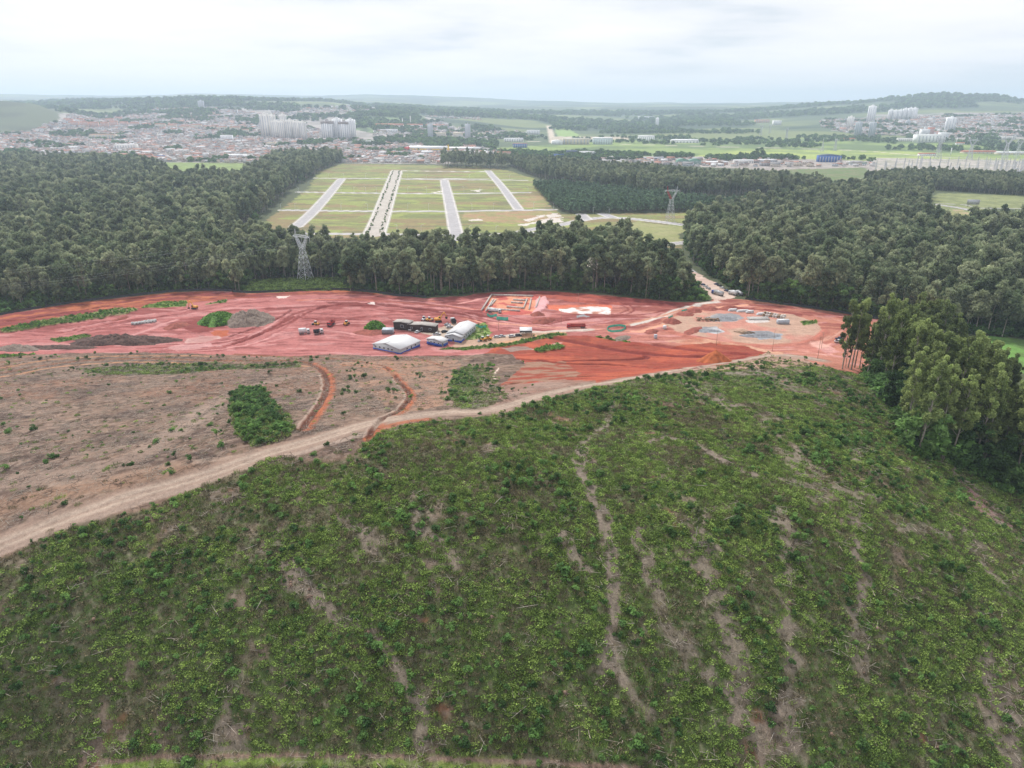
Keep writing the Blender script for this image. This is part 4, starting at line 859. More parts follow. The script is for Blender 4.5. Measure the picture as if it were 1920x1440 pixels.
# ------------------------------------------------------------------ built things on the site
class MB:
    def __init__(s): s.V = []; s.F = {}; s.n = 0
    def add(s, V, F_):
        V = np.asarray(V, float).reshape(-1, 3); s.V.append(V)
        for f in F_: s.F.setdefault(len(f), []).append([i+s.n for i in f])
        s.n += len(V); return s
    def box(s, c, d, rz=0.0, taper=1.0):
        x, y, z = [v/2 for v in d]; P_ = np.array([[-x,-y,-z],[x,-y,-z],[x,y,-z],[-x,y,-z],[-x*taper,-y*taper,z],[x*taper,-y*taper,z],[x*taper,y*taper,z],[-x*taper,y*taper,z]])
        if rz: c_, s_ = math.cos(rz), math.sin(rz); P_[:, :2] = P_[:, :2] @ np.array([[c_, s_], [-s_, c_]])
        return s.add(P_+np.array(c), [[0,3,2,1],[4,5,6,7],[0,1,5,4],[1,2,6,5],[2,3,7,6],[3,0,4,7]])
    def tube(s, p0, p1, r0, r1=None, sides=6, cap=True):
        V, F_ = cone_tubes([(p0, p1, r0, r0 if r1 is None else r1)], sides)
        s.add(V, [list(f) for f in F_])
        if cap: s.F.setdefault(sides, []).append([s.n-2*sides+i for i in range(sides)][::-1]); s.F[sides].append([s.n-sides+i for i in range(sides)])
        return s
    def prism(s, prof, y0, y1):
        """profile in x,z extruded along y"""
        n = len(prof); V = [(x, y0, z) for x, z in prof]+[(x, y1, z) for x, z in prof]
        return s.add(V, [list(range(n)), list(range(2*n-1, n-1, -1))]+[[i, n+i, n+(i+1) % n, (i+1) % n] for i in range(n)])
    def wheel(s, c, r, w_, sides=12): return s.tube((c[0], c[1]-w_/2, c[2]), (c[0], c[1]+w_/2, c[2]), r, sides=sides)
    def mesh(s, name, m):
        me = raw_mesh(name, np.vstack(s.V), [np.array(f) for f in s.F.values()], [m] if m else [])
        return me
    def build(s, name, m, parent=None, **k): return obj(name, s.mesh(name, m), parent, **k)
def zat(x, y): return gz(x, y)
def gp(px, py):
    p = at1(px, py); return Vector((p[0], p[1], gz(p[0], p[1])))
def copy_tree(o, parent=None):
    c = o.copy(); S.collection.objects.link(c)
    if parent: c.parent = parent
    for ch in [q for q in o.children]: copy_tree(ch, c)
    return c
M = dict(
 white=mat('white_paint', (0.60,0.61,0.62), 0.5, var=0.05, scale=.4), roof=mat('white_metal_roof', (0.66,0.66,0.665), 0.45, var=0.05, scale=.15), wall=mat('pale_wall', (0.42,0.44,0.46), 0.8, var=0.06),
 blue=mat('blue_paint', (0.02,0.07,0.36), 0.5, var=0.08), dwood=mat('dark_stained_boards', (0.045,0.028,0.025), 0.8, var=0.2, scale=2), fibre=mat('fibre_cement_roof', (0.42,0.39,0.36), 0.85, var=0.12, scale=.5),
 glass=mat('dark_glass', (0.03,0.035,0.045), 0.15, spec=0.6), tyre=mat('tyre_rubber', (0.02,0.02,0.02), 0.9), rim=mat('rim_metal', (0.4,0.4,0.4), 0.4, 0.6), steel=mat('grey_steel', (0.25,0.26,0.27), 0.5, 0.4),
 galv=mat('galvanised_steel', (0.70,0.73,0.76), 0.5, 0.0), galvfar=mat('far_galvanised_steel', (0.50,0.52,0.54), 0.6, 0.1), red=mat('red_paint', (0.42,0.025,0.03), 0.4, var=0.1), redbed=mat('red_tipper_bed', (0.34,0.03,0.025), 0.6, var=0.2, dirt=(0.3,0.1,0.08)),
 yellow=mat('machine_yellow', (0.72,0.36,0.03), 0.5, var=0.15, dirt=(0.4,0.16,0.06)), black=mat('black_paint', (0.02,0.02,0.025), 0.35), silver=mat('silver_paint', (0.45,0.46,0.48), 0.3, 0.3), navy=mat('navy_paint', (0.02,0.04,0.12), 0.35),
 teal=mat('teal_mesh', (0.10,0.52,0.38), 0.8, var=0.15), concrete=mat('raw_concrete', (0.50,0.48,0.45), 0.9, var=0.15), block=mat('pale_block', (0.55,0.52,0.48), 0.9, var=0.2), container=mat('container_grey_blue', (0.45,0.50,0.56), 0.5, var=0.08),
 ribs=mat('ribbed_side', (0.22,0.23,0.25), 0.6, var=0.1), wood=mat('weathered_wood', (0.30,0.22,0.15), 0.9, var=0.25), bag=mat('grey_bag', (0.45,0.46,0.45), 0.9, var=0.2), fabric=mat('dark_fence_fabric', (0.045,0.05,0.055), 0.9), kiln=mat('brick', (0.36,0.16,0.10), 0.9, var=0.15),
 debris=mat('broken_wood_and_roots', (0.16,0.125,0.10), 0.95, var=0.5, scale=1.2, dirt=(0.09,0.07,0.06), bump=0.6), peat=mat('dark_brush_and_soil', (0.085,0.05,0.04), 0.95, var=0.5, scale=0.8, dirt=(0.022,0.015,0.013), bump=0.6),
 redsoil=mat('red_soil_heap', (0.25,0.075,0.055), 0.95, var=0.2, scale=0.5, bump=0.4), orgsoil=mat('orange_soil_heap', (0.36,0.10,0.035), 0.95, var=0.2, scale=0.5, bump=0.4), grass=mat('mound_grass', (0.09,0.19,0.035), 0.9, var=0.35, scale=0.9, bump=0.6))

def footprint(FL, FR, BL, eave):
    a = at_z(FL[0], FL[1], eave)[:2]; b = at_z(FR[0], FR[1], eave)[:2]; c = at_z(BL[0], BL[1], eave)[:2]
    u = b-a; wdt = np.linalg.norm(u); u = u/wdt; v = np.array([-u[1], u[0]]); ln = float((c-a)@v)
    return a, math.atan2(u[1], u[0]), wdt, ln
def gable(name, label, cat, FL, FR, BL, eave, rise, wallm, roofm, band=None, wins=(), porch=False, group=None, over=0.45, mono=False, roofname='roof'):
    a, rz, wd, ln = footprint(FL, FR, BL, eave)
    g0 = min(gz(*a), gz(a[0]+math.cos(rz)*wd, a[1]+math.sin(rz)*wd)); 
    e_ = empty(name, (a[0], a[1], 0), rz, label, cat, group)
    o = over; z1 = eave-0.12
    pts = [(o, -1.5), (wd-o, -1.5), (wd-o, z1), (wd/2, z1+rise*(1-2*o/wd)), (o, z1)] if not mono else [(o, -1.5), (wd-o, -1.5), (wd-o, z1), (o, z1+rise)]
    MB().prism(pts, o, ln-o).build('wall', wallm, e_)
    r = MB(); th = 0.14
    if not mono: prof = [(0, eave), (wd/2, eave+rise), (wd, eave), (wd, eave+th), (wd/2, eave+rise+th), (0, eave+th)]; r.prism(prof, 0, ln)
    else: r.prism([(0, eave+rise), (wd, eave), (wd, eave+th), (0, eave+rise+th)], 0, ln)
    rf = r.build(roofname, roofm, e_)
    rb = MB(); nr = int(ln/1.1)
    for i in range(1, nr):
        y = i*ln/nr
        if not mono:
            for x0, z0, x1, z1_ in ((0.02, eave+th, wd/2, eave+rise+th), (wd/2, eave+rise+th, wd-0.02, eave+th)): rb.tube((x0, y, z0+0.01), (x1, y, z1_+0.01), 0.035, sides=4, cap=False)
        else: rb.tube((0.02, y, eave+rise+th), (wd-0.02, y, eave+th), 0.035, sides=4, cap=False)
    if nr > 2: rb.build('roof_seams', roofm, rf)
    if not mono: MB().tube((wd/2, 0, eave+rise+th+0.02), (wd/2, ln, eave+rise+th+0.02), 0.14, sides=6).build('ridge_cap', roofm, rf)
    if band:
        for nm, c, d in (('painted_band', (wd/2, o-0.03, 0.35), (wd-2*o+0.12, 0.06, 1.9)), ('painted_band', (wd-o+0.03, ln/2, 0.35), (0.06, ln-2*o, 1.9)), ('painted_band', (o-0.03, ln/2, 0.35), (0.06, ln-2*o, 1.9))): MB().box(c, d).build(nm, band, e_)
    for side, t_, zc, ww, hh in wins:
        c = {'f': (wd*t_, o-0.05, zc), 'r': (wd-o+0.05, ln*t_, zc), 'l': (o-0.05, ln*t_, zc)}[side]; d = {'f': (ww, 0.1, hh), 'r': (0.1, ww, hh), 'l': (0.1, ww, hh)}[side]
        wo = MB().box(c, d).build('window' if hh < 1.8 else 'door', M['glass'], e_)
        fr = MB(); dx, dy, dz = d
        for k_ in (-1, 1):
            fr.box((c[0], c[1], c[2]+k_*dz/2), (dx+0.12, dy+0.05, 0.1)); fr.box((c[0]+(k_*dx/2 if dx > dy else 0), c[1]+(k_*dy/2 if dy > dx else 0), c[2]), (0.1 if dx > dy else dx+0.05, 0.1 if dy > dx else dy+0.05, dz+0.1))
        fr.build('frame', M['white'], wo)
    return e_, a, rz, wd, ln
gable('site_shed', 'large white-roofed shed with blue base, nearest to the brown plateau edge', 'shed', (697,645), (750,656), (737,628.5), 3.4, 2.1, M['wall'], M['roof'], M['blue'], [('f', t_, 2.4, 1.3, 0.9) for t_ in (0.12, 0.27, 0.42, 0.57, 0.7)]+[('r', .55, 1.6, 1.2, 2.2), ('r', .35, 2.2, 1.4, 1), ('r', .75, 2.2, 1.4, 1)])
gable('canteen_shed', 'small low white building with blue lower wall between the two big white sheds', 'shed', (798,635), (829,641.5), (807,629), 3.0, 0.9, M['wall'], M['roof'], M['blue'], [('f', .3, 1.6, 1.2, .8), ('f', .5, 1.6, 1.2, .8), ('f', .75, 1.6, 1.2, .8), ('r', .15, 1.2, 1.1, 2.1)])
gable('workshop_hall', 'long white gabled hall with blue windows beside the small lawn', 'shed', (836,625), (869,628), (855,604), 4.0, 1.7, M['wall'], M['roof'], None, [('r', t_, 2.2, 1.6, 1.2) for t_ in (.1, .25, .4, .55, .7, .85)])
gable('hall_porch', 'small gabled white annex with blue front, before the long white hall', 'shed', (832,630), (865,633.5), (837,624.5), 3.3, 1.6, M['wall'], M['roof'], M['blue'], [('f', .2, 2.6, 1.2, .6), ('f', .52, 1.4, 1.1, 2.0)])
gable('site_office', 'dark brown board shed with grey roof, taller left half', 'shed', (735.6,604), (767,607), (740,598), 4.6, 0.5, M['dwood'], M['fibre'], None, [('f', .55, 2.4, 2.0, 1.8)])
gable('site_store', 'dark brown board shed with grey roof, lower right half beside the red car', 'shed', (763,609), (816.5,612.5), (768,603), 3.8, 0.5, M['dwood'], M['fibre'], None, [('f', .15, 1.8, 1.4, 1.2), ('f', .5, 1.6, 1.0, 2.0), ('f', .8, 1.8, 1.4, 1.2)])
def cont(label, FL, FR, BL, h, topm, sidem, group=None):
    a, rz, wd, ln = footprint(FL, FR, BL, h); ln = max(ln, 2.4)
    e_ = empty('shipping_container', (a[0], a[1], gz(*a)), rz, label, 'container', group)
    MB().box((wd/2, ln/2, h/2), (wd, ln, h)).build('body', sidem, e_)
    MB().box((wd/2, ln/2, h+0.05), (wd+0.1, ln+0.1, 0.1)).build('roof', topm, e_)
    r = MB()
    for i in range(int(wd/0.5)): r.box((0.25+i*0.5, -0.03, h/2), (0.22, 0.08, h-0.3))
    for i in range(int(ln/0.5)): r.box((wd+0.03, 0.25+i*0.5, h/2), (0.08, 0.22, h-0.3))
    r.build('corrugation', sidem, e_)
    d = MB(); d.box((wd+0.06, ln*0.27, h/2), (0.06, ln*0.44, h-0.3)); d.box((wd+0.06, ln*0.73, h/2), (0.06, ln*0.44, h-0.3)); d.build('door', topm, e_)
cont('grey ribbed container with pale blue top beside the green mound', (715.5,618), (736,618), (718,613), 2.7, M['container'], M['ribs'])
cont('white box container in the middle of the round storage yard', (1459.5,600.5), (1481,600.5), (1461,598), 2.7, M['white'], M['container'])
# open shelter on posts
a, rz, wd, ln = footprint((974.5,621), (998,621), (975,614), 3.4)
e_ = empty('open_shelter', (a[0], a[1], gz(*a)), rz, 'small white flat roof on dark posts beside the parked white and black cars', 'shelter')
MB().prism([(0, 3.3), (wd, 3.3), (wd, 3.5), (0, 3.5)], 0, ln).build('roof', M['white'], e_)
for ux in (0.25, wd/2, wd-.25):
    for uy in (.25, ln-.25): MB().box((ux, uy, 1.4), (0.2, 0.2, 3.8)).build('post', M['black'], e_)
MB().box((wd/2, ln-0.3, 1.2), (wd-.8, 0.15, 2.2)).build('back_panel', M['black'], e_)

# -- vehicles
def car_mesh(paint, kind='car'):
    P_ = {}
    if kind == 'car': prof = [(-2.1,.35),(2.1,.35),(2.15,.75),(1.2,.95),(0.65,.98),(-1.95,1.0),(-2.12,.8)]; cab = [(1.15,.93),(0.55,1.42),(-1.2,1.45),(-1.9,.98)]
    else: prof = [(-2.5,.45),(2.5,.45),(2.55,.95),(1.5,1.15),(1.0,1.18),(-2.5,1.2),(-2.55,1.0)]; cab = [(1.4,1.1),(0.8,1.72),(-0.7,1.75),(-0.9,1.18)]
    b_ = MB().prism(prof, -.85, .85); b_.prism([(x*0.86-.04, 1.47 if kind == 'car' else 1.76) if z > 1.3 else (x, z) for x, z in cab][1:3]+[(cab[2][0]*0.85, cab[2][1]-0.06), (cab[1][0]*0.85, cab[1][1]-0.06)][:2], -.62, .62)
    g_ = MB(); n = len(cab); V = [(x, -.80+0.16*(z > 1.3), z) for x, z in cab]+[(x, .80-0.16*(z > 1.3), z) for x, z in cab]
    g_.add(V, [list(range(n)), list(range(2*n-1, n-1, -1))]+[[i, n+i, n+(i+1) % n, (i+1) % n] for i in range(n)])
    top = MB(); top.box(((cab[1][0]+cab[2][0])/2, 0, cab[1][1]+0.03), (cab[1][0]-cab[2][0]+0.1, 1.3, 0.06))
    return b_, g_, top
def make_car(paint, kind='car'):
    e_ = empty('parked_car' if kind == 'car' else 'pickup_truck', (0, 0, 0)); b_, g_, top = car_mesh(paint, kind)
    bo = b_.build('body', paint, e_); g_.build('windows', M['glass'], e_); top.build('roof', paint, e_)
    for x in (1.35, -1.35) if kind == 'car' else (1.6, -1.6):
        for s_ in (-1, 1):
            w_ = MB().wheel((x, s_*.82, .34), .34, .22).build('wheel', M['tyre'], e_); MB().wheel((x, s_*.94, .34), .19, .03).build('rim', M['rim'], w_)
    for s_ in (-1, 1): MB().box(((2.14 if kind == 'car' else 2.53), s_*.6, .72 if kind == 'car' else .9), (.08, .3, .14)).build('headlight', M['white'], e_)
    if kind != 'car': MB().box((-1.75, 0, 1.22), (1.4, 1.4, .06)).build('bed', M['black'], e_)
    return e_
protos = {(p_, k_): make_car(M[p_], k_) for p_, k_ in (('white', 'car'), ('black', 'car'), ('red', 'car'), ('silver', 'car'), ('navy', 'car'), ('white', 'pickup'), ('navy', 'pickup'))}
usedc = set()
def car(px, py, ang, paint, kind, label, group=None):
    p = gp(px, py); k = (paint, kind); o = protos[k] if k not in usedc else copy_tree(protos[k]); usedc.add(k)
    o.location = (p.x, p.y, p.z+0.02); o.rotation_euler = (0, 0, math.radians(ang)); o['label'] = label; o['category'] = 'pickup' if kind == 'pickup' else 'car'
    if group: o['group'] = group
    elif 'group' in o: del o['group']
Gy = 'cars parked round the site yard'; Gr = 'cars parked along the access road'
car(771,619,70,'white','car','white car alone at left before the dark brown sheds',Gy); car(783,624,60,'white','car','white car nearest the big shed, second of the pair before the brown sheds',Gy); car(788,618,60,'white','car','white car parked tight under the eaves of the brown store',Gy)
car(807.5,620.5,80,'red','car','small bright red car at right end of the brown sheds',Gy); car(839,611,20,'silver','car','silver car beside the long white hall, farther of two',Gy); car(843,615,20,'white','car','white car beside the long white hall, nearer of two',Gy); car(834,623.5,25,'black','car','black car close to the left wall of the long white hall',Gy); car(819,628,15,'white','pickup','white pickup between the canteen and the annex',Gy)
car(932,633.5,8,'white','car','white car at left of the four by the open shelter',Gy); car(941,632,8,'silver','car','silver car second from left by the open shelter',Gy); car(960,632,8,'white','car','white car third from left by the open shelter',Gy); car(972,631,5,'black','pickup' if False else 'car','black car at right of the four by the open shelter',Gy)
car(1572,642,15,'white','pickup','white pickup at the far right of the red site near the thin trees'); car(1574,636,15,'navy','pickup','dark blue pickup just behind the white one near the thin trees')
for i, (x, y, pt, L) in enumerate([(1343,534,'navy','dark blue car, farthest of three on the right verge of the access road'),(1349,537,'black','black car, middle of three on the right verge of the access road'),(1354,541,'white','white car, nearest of three on the right verge of the access road'),(1318,535,'navy','dark blue car, farthest in the left row on the access road'),(1323,538,'white','white car, second in the left row on the access road'),(1328,542,'silver','silver car, last before the blue truck on the access road'),(1362,546,'navy','dark car just left of the white trucks at the site entrance')]): car(x, y, 118, pt, 'car', L, Gr)
def truck(px, py, ang, L, cabm, bedm, label, kind='tipper', name='dump_truck', sc=1.0):
    p = gp(px, py); e_ = empty(name, (p.x, p.y, p.z), math.radians(ang), label, 'truck'); e_.scale = (sc, sc, sc)
    MB().box((-.3, 0, .85), (L-.6, .9, .3)).build('chassis', M['black'], e_)
    x1 = L/2; c_ = MB().prism([(x1-2.0, .7), (x1, .7), (x1, 1.7), (x1-.25, 2.9), (x1-2.0, 2.9)], -1.2, 1.2).build('cab', cabm, e_)
    MB().prism([(x1+.02, 1.75), (x1-.2, 2.7), (x1-.24, 2.7), (x1-.02, 1.75)], -1.05, 1.05).build('windscreen', M['glass'], c_)
    for s_ in (-1, 1): MB().box((x1-.9, s_*1.21, 2.15), (1.0, .04, .7)).build('side_window', M['glass'], c_); MB().box((x1+.03, s_*.85, .95), (.06, .35, .2)).build('headlight', M['white'], c_)
    MB().box((x1-.02, 0, .75), (.25, 2.4, .35)).build('bumper', M['black'], e_)
    b0, b1 = -x1, x1-2.3
    if kind == 'tipper':
        bd = MB(); bd.box(((b0+b1)/2, 0, 1.25), (b1-b0, 2.4, .12)); hh = 1.3
        for s_ in (-1, 1): bd.prism([(b0, 1.3), (b1, 1.3), (b1, 1.3+hh), (b0-.2, 1.3+hh)], s_*1.25-.05, s_*1.25+.05)
        bd.box((b1, 0, 1.3+hh/2), (.1, 2.5, hh)); bd.box((b0, 0, 1.3+hh/2), (.1, 2.5, hh)); bd.box((b1+.5, 0, 1.3+hh+.05), (1.1, 2.5, .08)); bo = bd.build('bed', bedm, e_)
        rb = MB()
        for i in range(7):
            for s_ in (-1, 1): rb.box((b0+.4+i*(b1-b0-.8)/6, s_*1.33, 1.3+hh/2), (.1, .06, hh))
        rb.build('ribs', bedm, bo); MB().box(((b0+b1)/2, 0, 1.33), (b1-b0-.3, 2.2, .04)).build('bed_floor', M['redsoil'], bo)
    elif kind == 'mixer':
        d = MB(); st = [(b1-.1, .7, 1.9), (b1-1.2, 1.2, 2.1), (b0+1.8, 1.3, 2.5), (b0+.3, .6, 3.0)]
        for (xa, ra, za), (xb, rb_, zb) in zip(st[:-1], st[1:]): d.tube((xa, 0, za), (xb, 0, zb), ra, rb_, sides=14)
        d.build('drum', bedm, e_); MB().prism([(b0, 2.6), (b0-.5, 1.2), (b0-.3, 1.2), (b0+.2, 2.7)], -.3, .3).build('chute', M['steel'], e_)
    elif kind == 'tank':
        MB().tube((b0, 0, 2.0), (b1, 0, 2.0), 1.05, sides=14).build('tank', bedm, e_); MB().box(((b0+b1)/2, 0, 3.1), (1.0, .6, .2)).build('hatch', M['steel'], e_)
    else: MB().box(((b0+b1)/2, 0, 2.3), (b1-b0, 2.5, 2.3)).build('box_body', bedm, e_)
    for x in (x1-1.1, b0+1.0, b0+2.3):
        for s_ in (-1, 1):
            w_ = MB().wheel((x, s_*1.05, .5), .5, .35).build('wheel', M['tyre'], e_); MB().wheel((x, s_*1.24, .5), .26, .04).build('rim', M['rim'], w_)
truck(571,625,-165+180,6.6,M['white'],M['white'],'white lorry, left of the two pale vehicles on the open red ground','box'); truck(597.5,625.5,18,5.8,M['white'],M['black'],'white cab dump truck with dark bed, right of the two pale vehicles','tipper')
truck(621,610,-100,7.5,M['red'],M['redbed'],'red dump truck facing the camera on the open red ground'); truck(1080,614.5,183,11.5,M['red'],M['redbed'],'long red articulated tipper crossing behind the grass fringe')
truck(927,585.5,-12,9.5,M['white'],M['white'],'white and red concrete mixer before the foundation beams','mixer','concrete_mixer'); truck(850,605,110,5.5,M['white'],M['black'],'small white dump truck behind the roller row')
truck(1345,553,118,10.5,M['blue'],M['silver'],'blue cab lorry with long grey body on the access road','box','lorry'); truck(1374,553,125,7,M['white'],M['white'],'white lorry parked across at the site entrance','box','lorry'); truck(1386,553,100,7.5,M['white'],M['silver'],'white tanker lorry at the site entrance by the dark fence','tank','tank_truck')
def excavator(px, py, ang, label, sc=1.0, arm=60):
    p = gp(px, py); e_ = empty('excavator', (p.x, p.y, p.z), math.radians(ang), label, 'excavator'); e_.scale = (sc, sc, sc)
    for s_ in (-1, 1): MB().prism([(-1.9, .45), (-1.6, .02), (1.6, .02), (1.9, .45), (1.6, .85), (-1.6, .85)], s_*1.1-.3, s_*1.1+.3).build('track', M['black'], e_)
    MB().tube((0, 0, .7), (0, 0, 1.1), .8, sides=12).build('turntable', M['steel'], e_)
    b_ = MB().prism([(-2.2, 1.1), (1.3, 1.1), (1.3, 1.7), (.2, 2.2), (-2.2, 2.1)], -1.25, 1.25).build('body', M['yellow'], e_)
    c_ = MB().prism([(.1, 1.1), (1.5, 1.1), (1.45, 2.0), (1.1, 2.9), (.1, 2.9)], .3, 1.25).build('cab', M['yellow'], e_); MB().prism([(.25, 1.9), (1.52, 1.9), (1.16, 2.8), (.25, 2.8)], .27, 1.28).build('cab_window', M['glass'], c_)
    k = (2.6, 0, 5.4); t_ = (4.6, 0, 3.4) if arm > 50 else (5.0, 0, 1.2)
    MB().tube((1.0, -.3, 1.6), (1.9, -.3, 3.9), .30).tube((1.9, -.3, 3.9), (k[0]+.8, -.3, k[2]), .28).build('boom', M['yellow'], e_)
    a_ = MB().tube((k[0]+.8, -.3, k[2]), (t_[0], -.3, t_[2]-.8), .22).build('stick', M['yellow'], e_); MB().tube((1.6, -.3, 2.4), (2.4, -.3, 4.4), .1).build('hydraulic_ram', M['steel'], e_)
    MB().prism([(t_[0]-.3, t_[2]-.6), (t_[0]+.6, t_[2]-.8), (t_[0]+.4, t_[2]-1.9), (t_[0]-.5, t_[2]-1.7), (t_[0]-.8, t_[2]-1.2)], -.8, .3).build('bucket', M['black'], e_)
excavator(822,603.5,12,'yellow excavator with raised arm behind the brown sheds',1.15); excavator(365,579,165,'yellow excavator beside the grass strips at far left of site',1.0,40)
def roller(px, py, ang, label, name='road_roller', bucket=False, paint='yellow'):
    p = gp(px, py); e_ = empty(name, (p.x, p.y, p.z), math.radians(ang), label, 'roller' if not bucket else 'loader')
    MB().prism([(-2.4, .7), (.4, .7), (.4, 1.6), (-2.2, 1.5)], -.9, .9).build('body', M[paint], e_)
    c_ = MB().box((0, 0, 2.1), (1.2, 1.3, 1.2)).build('cab', M['glass'], e_); MB().box((0, 0, 2.75), (1.4, 1.5, .12)).build('cab_roof', M['white'], c_)
    if not bucket:
        MB().wheel((2.0, 0, .75), .75, 1.9, 16).build('drum', M['steel'], e_); MB().box((1.5, 0, .9), (2.2, 2.2, .25)).build('drum_frame', M[paint], e_)
    else:
        for s_ in (-1, 1): MB().tube((.4, s_*.6, 1.3), (2.2, s_*.6, .6), .14).build('lift_arm', M[paint], e_)
        MB().prism([(2.1, .1), (3.1, .1), (3.0, .25), (2.3, .3), (2.3, 1.1), (2.1, 1.1)], -1.2, 1.2).build('bucket', M['steel'], e_)
        for s_ in (-1, 1): MB().wheel((1.3, s_*1.0, .65), .65, .4).build('wheel', M['tyre'], e_)
        MB().tube((-2.2, 0, 1.4), (-3.2, 0, 2.8), .14).tube((-3.2, 0, 2.8), (-3.8, 0, 1.2), .1).build('backhoe_arm', M[paint], e_)
    for s_ in (-1, 1): w_ = MB().wheel((-1.5, s_*1.05, .75), .75, .45).build('wheel', M['tyre'], e_); MB().wheel((-1.5, s_*1.30, .75), .35, .04).build('rim', M[paint], w_)
roller(795,601.5,80,'pale yellow road roller, left of the row behind the brown sheds',paint='white'); roller(805,602.5,20,'deep yellow road roller next to the raised excavator')
roller(592,609,150,'yellow backhoe loader with dusty bucket, left of the red dump truck','backhoe_loader',True); roller(650,609,80,'dark yellow backhoe loader right of the red dump truck','backhoe_loader',True)
roller(905,640,200,'rusty orange wheel loader by the lawn corner','wheel_loader',True); roller(915,637.5,160,'small brown loader beside the rusty wheel loader','wheel_loader',True)

# -- heaps
def mound(name, label, cat, ctr, rx, ry, h, m_, rot=0, seed=0, peak=1.3, rough=0.35, n=30):
    p = gp(*ctr); r = np.linspace(0, 1, n//2); a = np.linspace(0, 2*math.pi, n*2, endpoint=False); Rr, Aa = np.meshgrid(r, a, indexing='ij')
    edge = 1+0.28*(fbm(np.cos(Aa)*2+seed*9, np.sin(Aa)*2, 1, 3, seed)-.5)*2
    X = np.cos(Aa)*Rr*rx*edge; Y = np.sin(Aa)*Rr*ry*edge; c_, s_ = math.cos(rot), math.sin(rot); X, Y = X*c_-Y*s_, X*s_+Y*c_
    Zb = ground(X+p.x, Y+p.y)-p.z; Zm = h*np.clip(1-Rr**peak, 0, 1)*(1+rough*2*(fbm(X+seed*31, Y, 2.2, 4, seed)-.5))+rough*1.2*(fbm(X+seed*3, Y, 0.8, 3, seed+4)-.5)*(1-Rr)
    Z = Zb+Zm-0.35*Rr**6; idx = np.arange(Rr.size).reshape(Rr.shape); j = np.roll(idx, -1, 1)
    Fq = np.stack([idx[:-1], idx[1:], j[1:], j[:-1]], -1).reshape(-1, 4)
    o = obj(name, raw_mesh(name, np.stack([X, Y, Z], -1).reshape(-1, 3), Fq, [M[m_]], smooth=rough < .3), loc=p, label=label, cat=cat)
    return o, p
mound('brush_heap', 'long black-brown heap of uprooted brush at left of the red site', 'heap', (225,640), 34, 9, 4.0, 'peat', 0.03, 3, 1.6, 0.5, 60)
mound('brush_heap', 'low dark brush tongue trailing left from the long black heap', 'heap', (110,652), 22, 5, 1.6, 'peat', 0.0, 4, 1.4, 0.5, 40)
mound('brush_heap', 'small brown scrub-topped heap at the far left edge of the site', 'heap', (35,655), 13, 6, 2.5, 'debris', 0.0, 14, 1.4, 0.5, 40)
mound('root_heap', 'large grey heap of roots and timber waste beside the green mound', 'heap', (468,602), 16, 15, 6.0, 'debris', 0.0, 5, 1.9, 0.5, 60)
mound('grass_mound', 'bright green grassy mound against the grey root heap', 'mound', (411,602), 12, 13, 5.5, 'grass', 0.0, 6, 1.9, 0.3, 40)
mound('grass_mound', 'round bright green bush-covered mound beside the dark brown shed', 'mound', (703,616), 6.5, 7, 4.5, 'grass', 0.0, 7, 2.2, 0.35, 36)
mound('soil_heap', 'dark red soil apron around the round green mound', 'heap', (698,622), 12, 9, 1.2, 'redsoil', 0.0, 8, 1.5, 0.2)
mound('soil_heap', 'pointed orange soil cone standing in the deep red cutting', 'heap', (1340,678), 9.5, 6.5, 6.5, 'orgsoil', 0.0, 9, 0.95, 0.15)
for i, (c, a_, b_, h_, L) in enumerate([((1259,604),7,6,2.4,'red soil heap with two humps left of the storage yard'),((1285,589),7,5,1.5,'low red soil heap under the teal net scrap near the road'),((1302,583),6,5,1.5,'low red soil heap in the middle of the row near the road'),((1332,580),7,5,1.6,'red soil heap behind the gravel at the yard rim'),((1366,579),9,5,2.0,'red soil heap at the right end of the row behind the gravel'),((1020,602),9,6,2.5,'dark red heap between the foundations and the long red tipper'),((1008,590),6,5,2.2,'red soil heap at the foot of the pink bank by the foundations'),((1222,622),6,4,1.4,'dark brown low heap beside the small tank'),((1167,634),7,4,1.2,'grey brown rubble heap on the rim of the cutting'),((1300,620),12,4,1.4,'long red bank before the grey slurry pond'),((330,612),10,6,2.2,'orange red heap right of the grey bags'),((225,598),6,3,1.4,'small dark heap at the tail of the grey bags')]):
    mound('soil_heap', L, 'heap', c, a_, b_, h_, 'redsoil' if i != 8 else 'debris', 0.1*i, 20+i, 1.3, 0.25, 24)
for i, (c, a_, b_, h_, L) in enumerate([((1358,597),11,7,1.0,'wide grey gravel heap at the back of the storage yard'),((1425,630),13,5,1.4,'grey gravel heap at the front rim of the storage yard'),((1328,620),10,5,0.7,'flat grey slurry spread at the left of the storage yard')]):
    M['gravel'] = M.get('gravel') or mat('grey_gravel', (0.20,0.205,0.22), 0.9, var=0.25, scale=.8); mound('gravel_heap', L, 'heap', c, a_, b_, h_, 'gravel', 0, 60+i, 1.3, 0.2, 24)
# plants on the green mounds (grass tufts)
tx = []
for c, rx_, ry_, h_ in (((411,602), 12, 13, 5.5), ((703,616), 6.5, 7, 4.5)):
    p = gp(*c)
    for _ in range(420 if rx_ > 8 else 260):
        a_ = random.random()*6.28; q = math.sqrt(random.random())*.95; tx.append((p.x+math.cos(a_)*q*rx_, p.y+math.sin(a_)*q*ry_, p.z+h_*(1-q**2)-0.1))
tx = np.array(tx); n = len(tx); TB = [tuft_mesh('mound_tuft', 90, M_BRIGHT, 40, .9, .9, .42)]
stuff_scatter('mound_growth', 'bright green growth on the two grassy mounds', 'grass', tx, np.c_[np.zeros(n), np.zeros(n), RNG.random(n)*6.28], np.ones((n, 3))*(.7+.6*RNG.random(n))[:, None], np.zeros(n), TB)
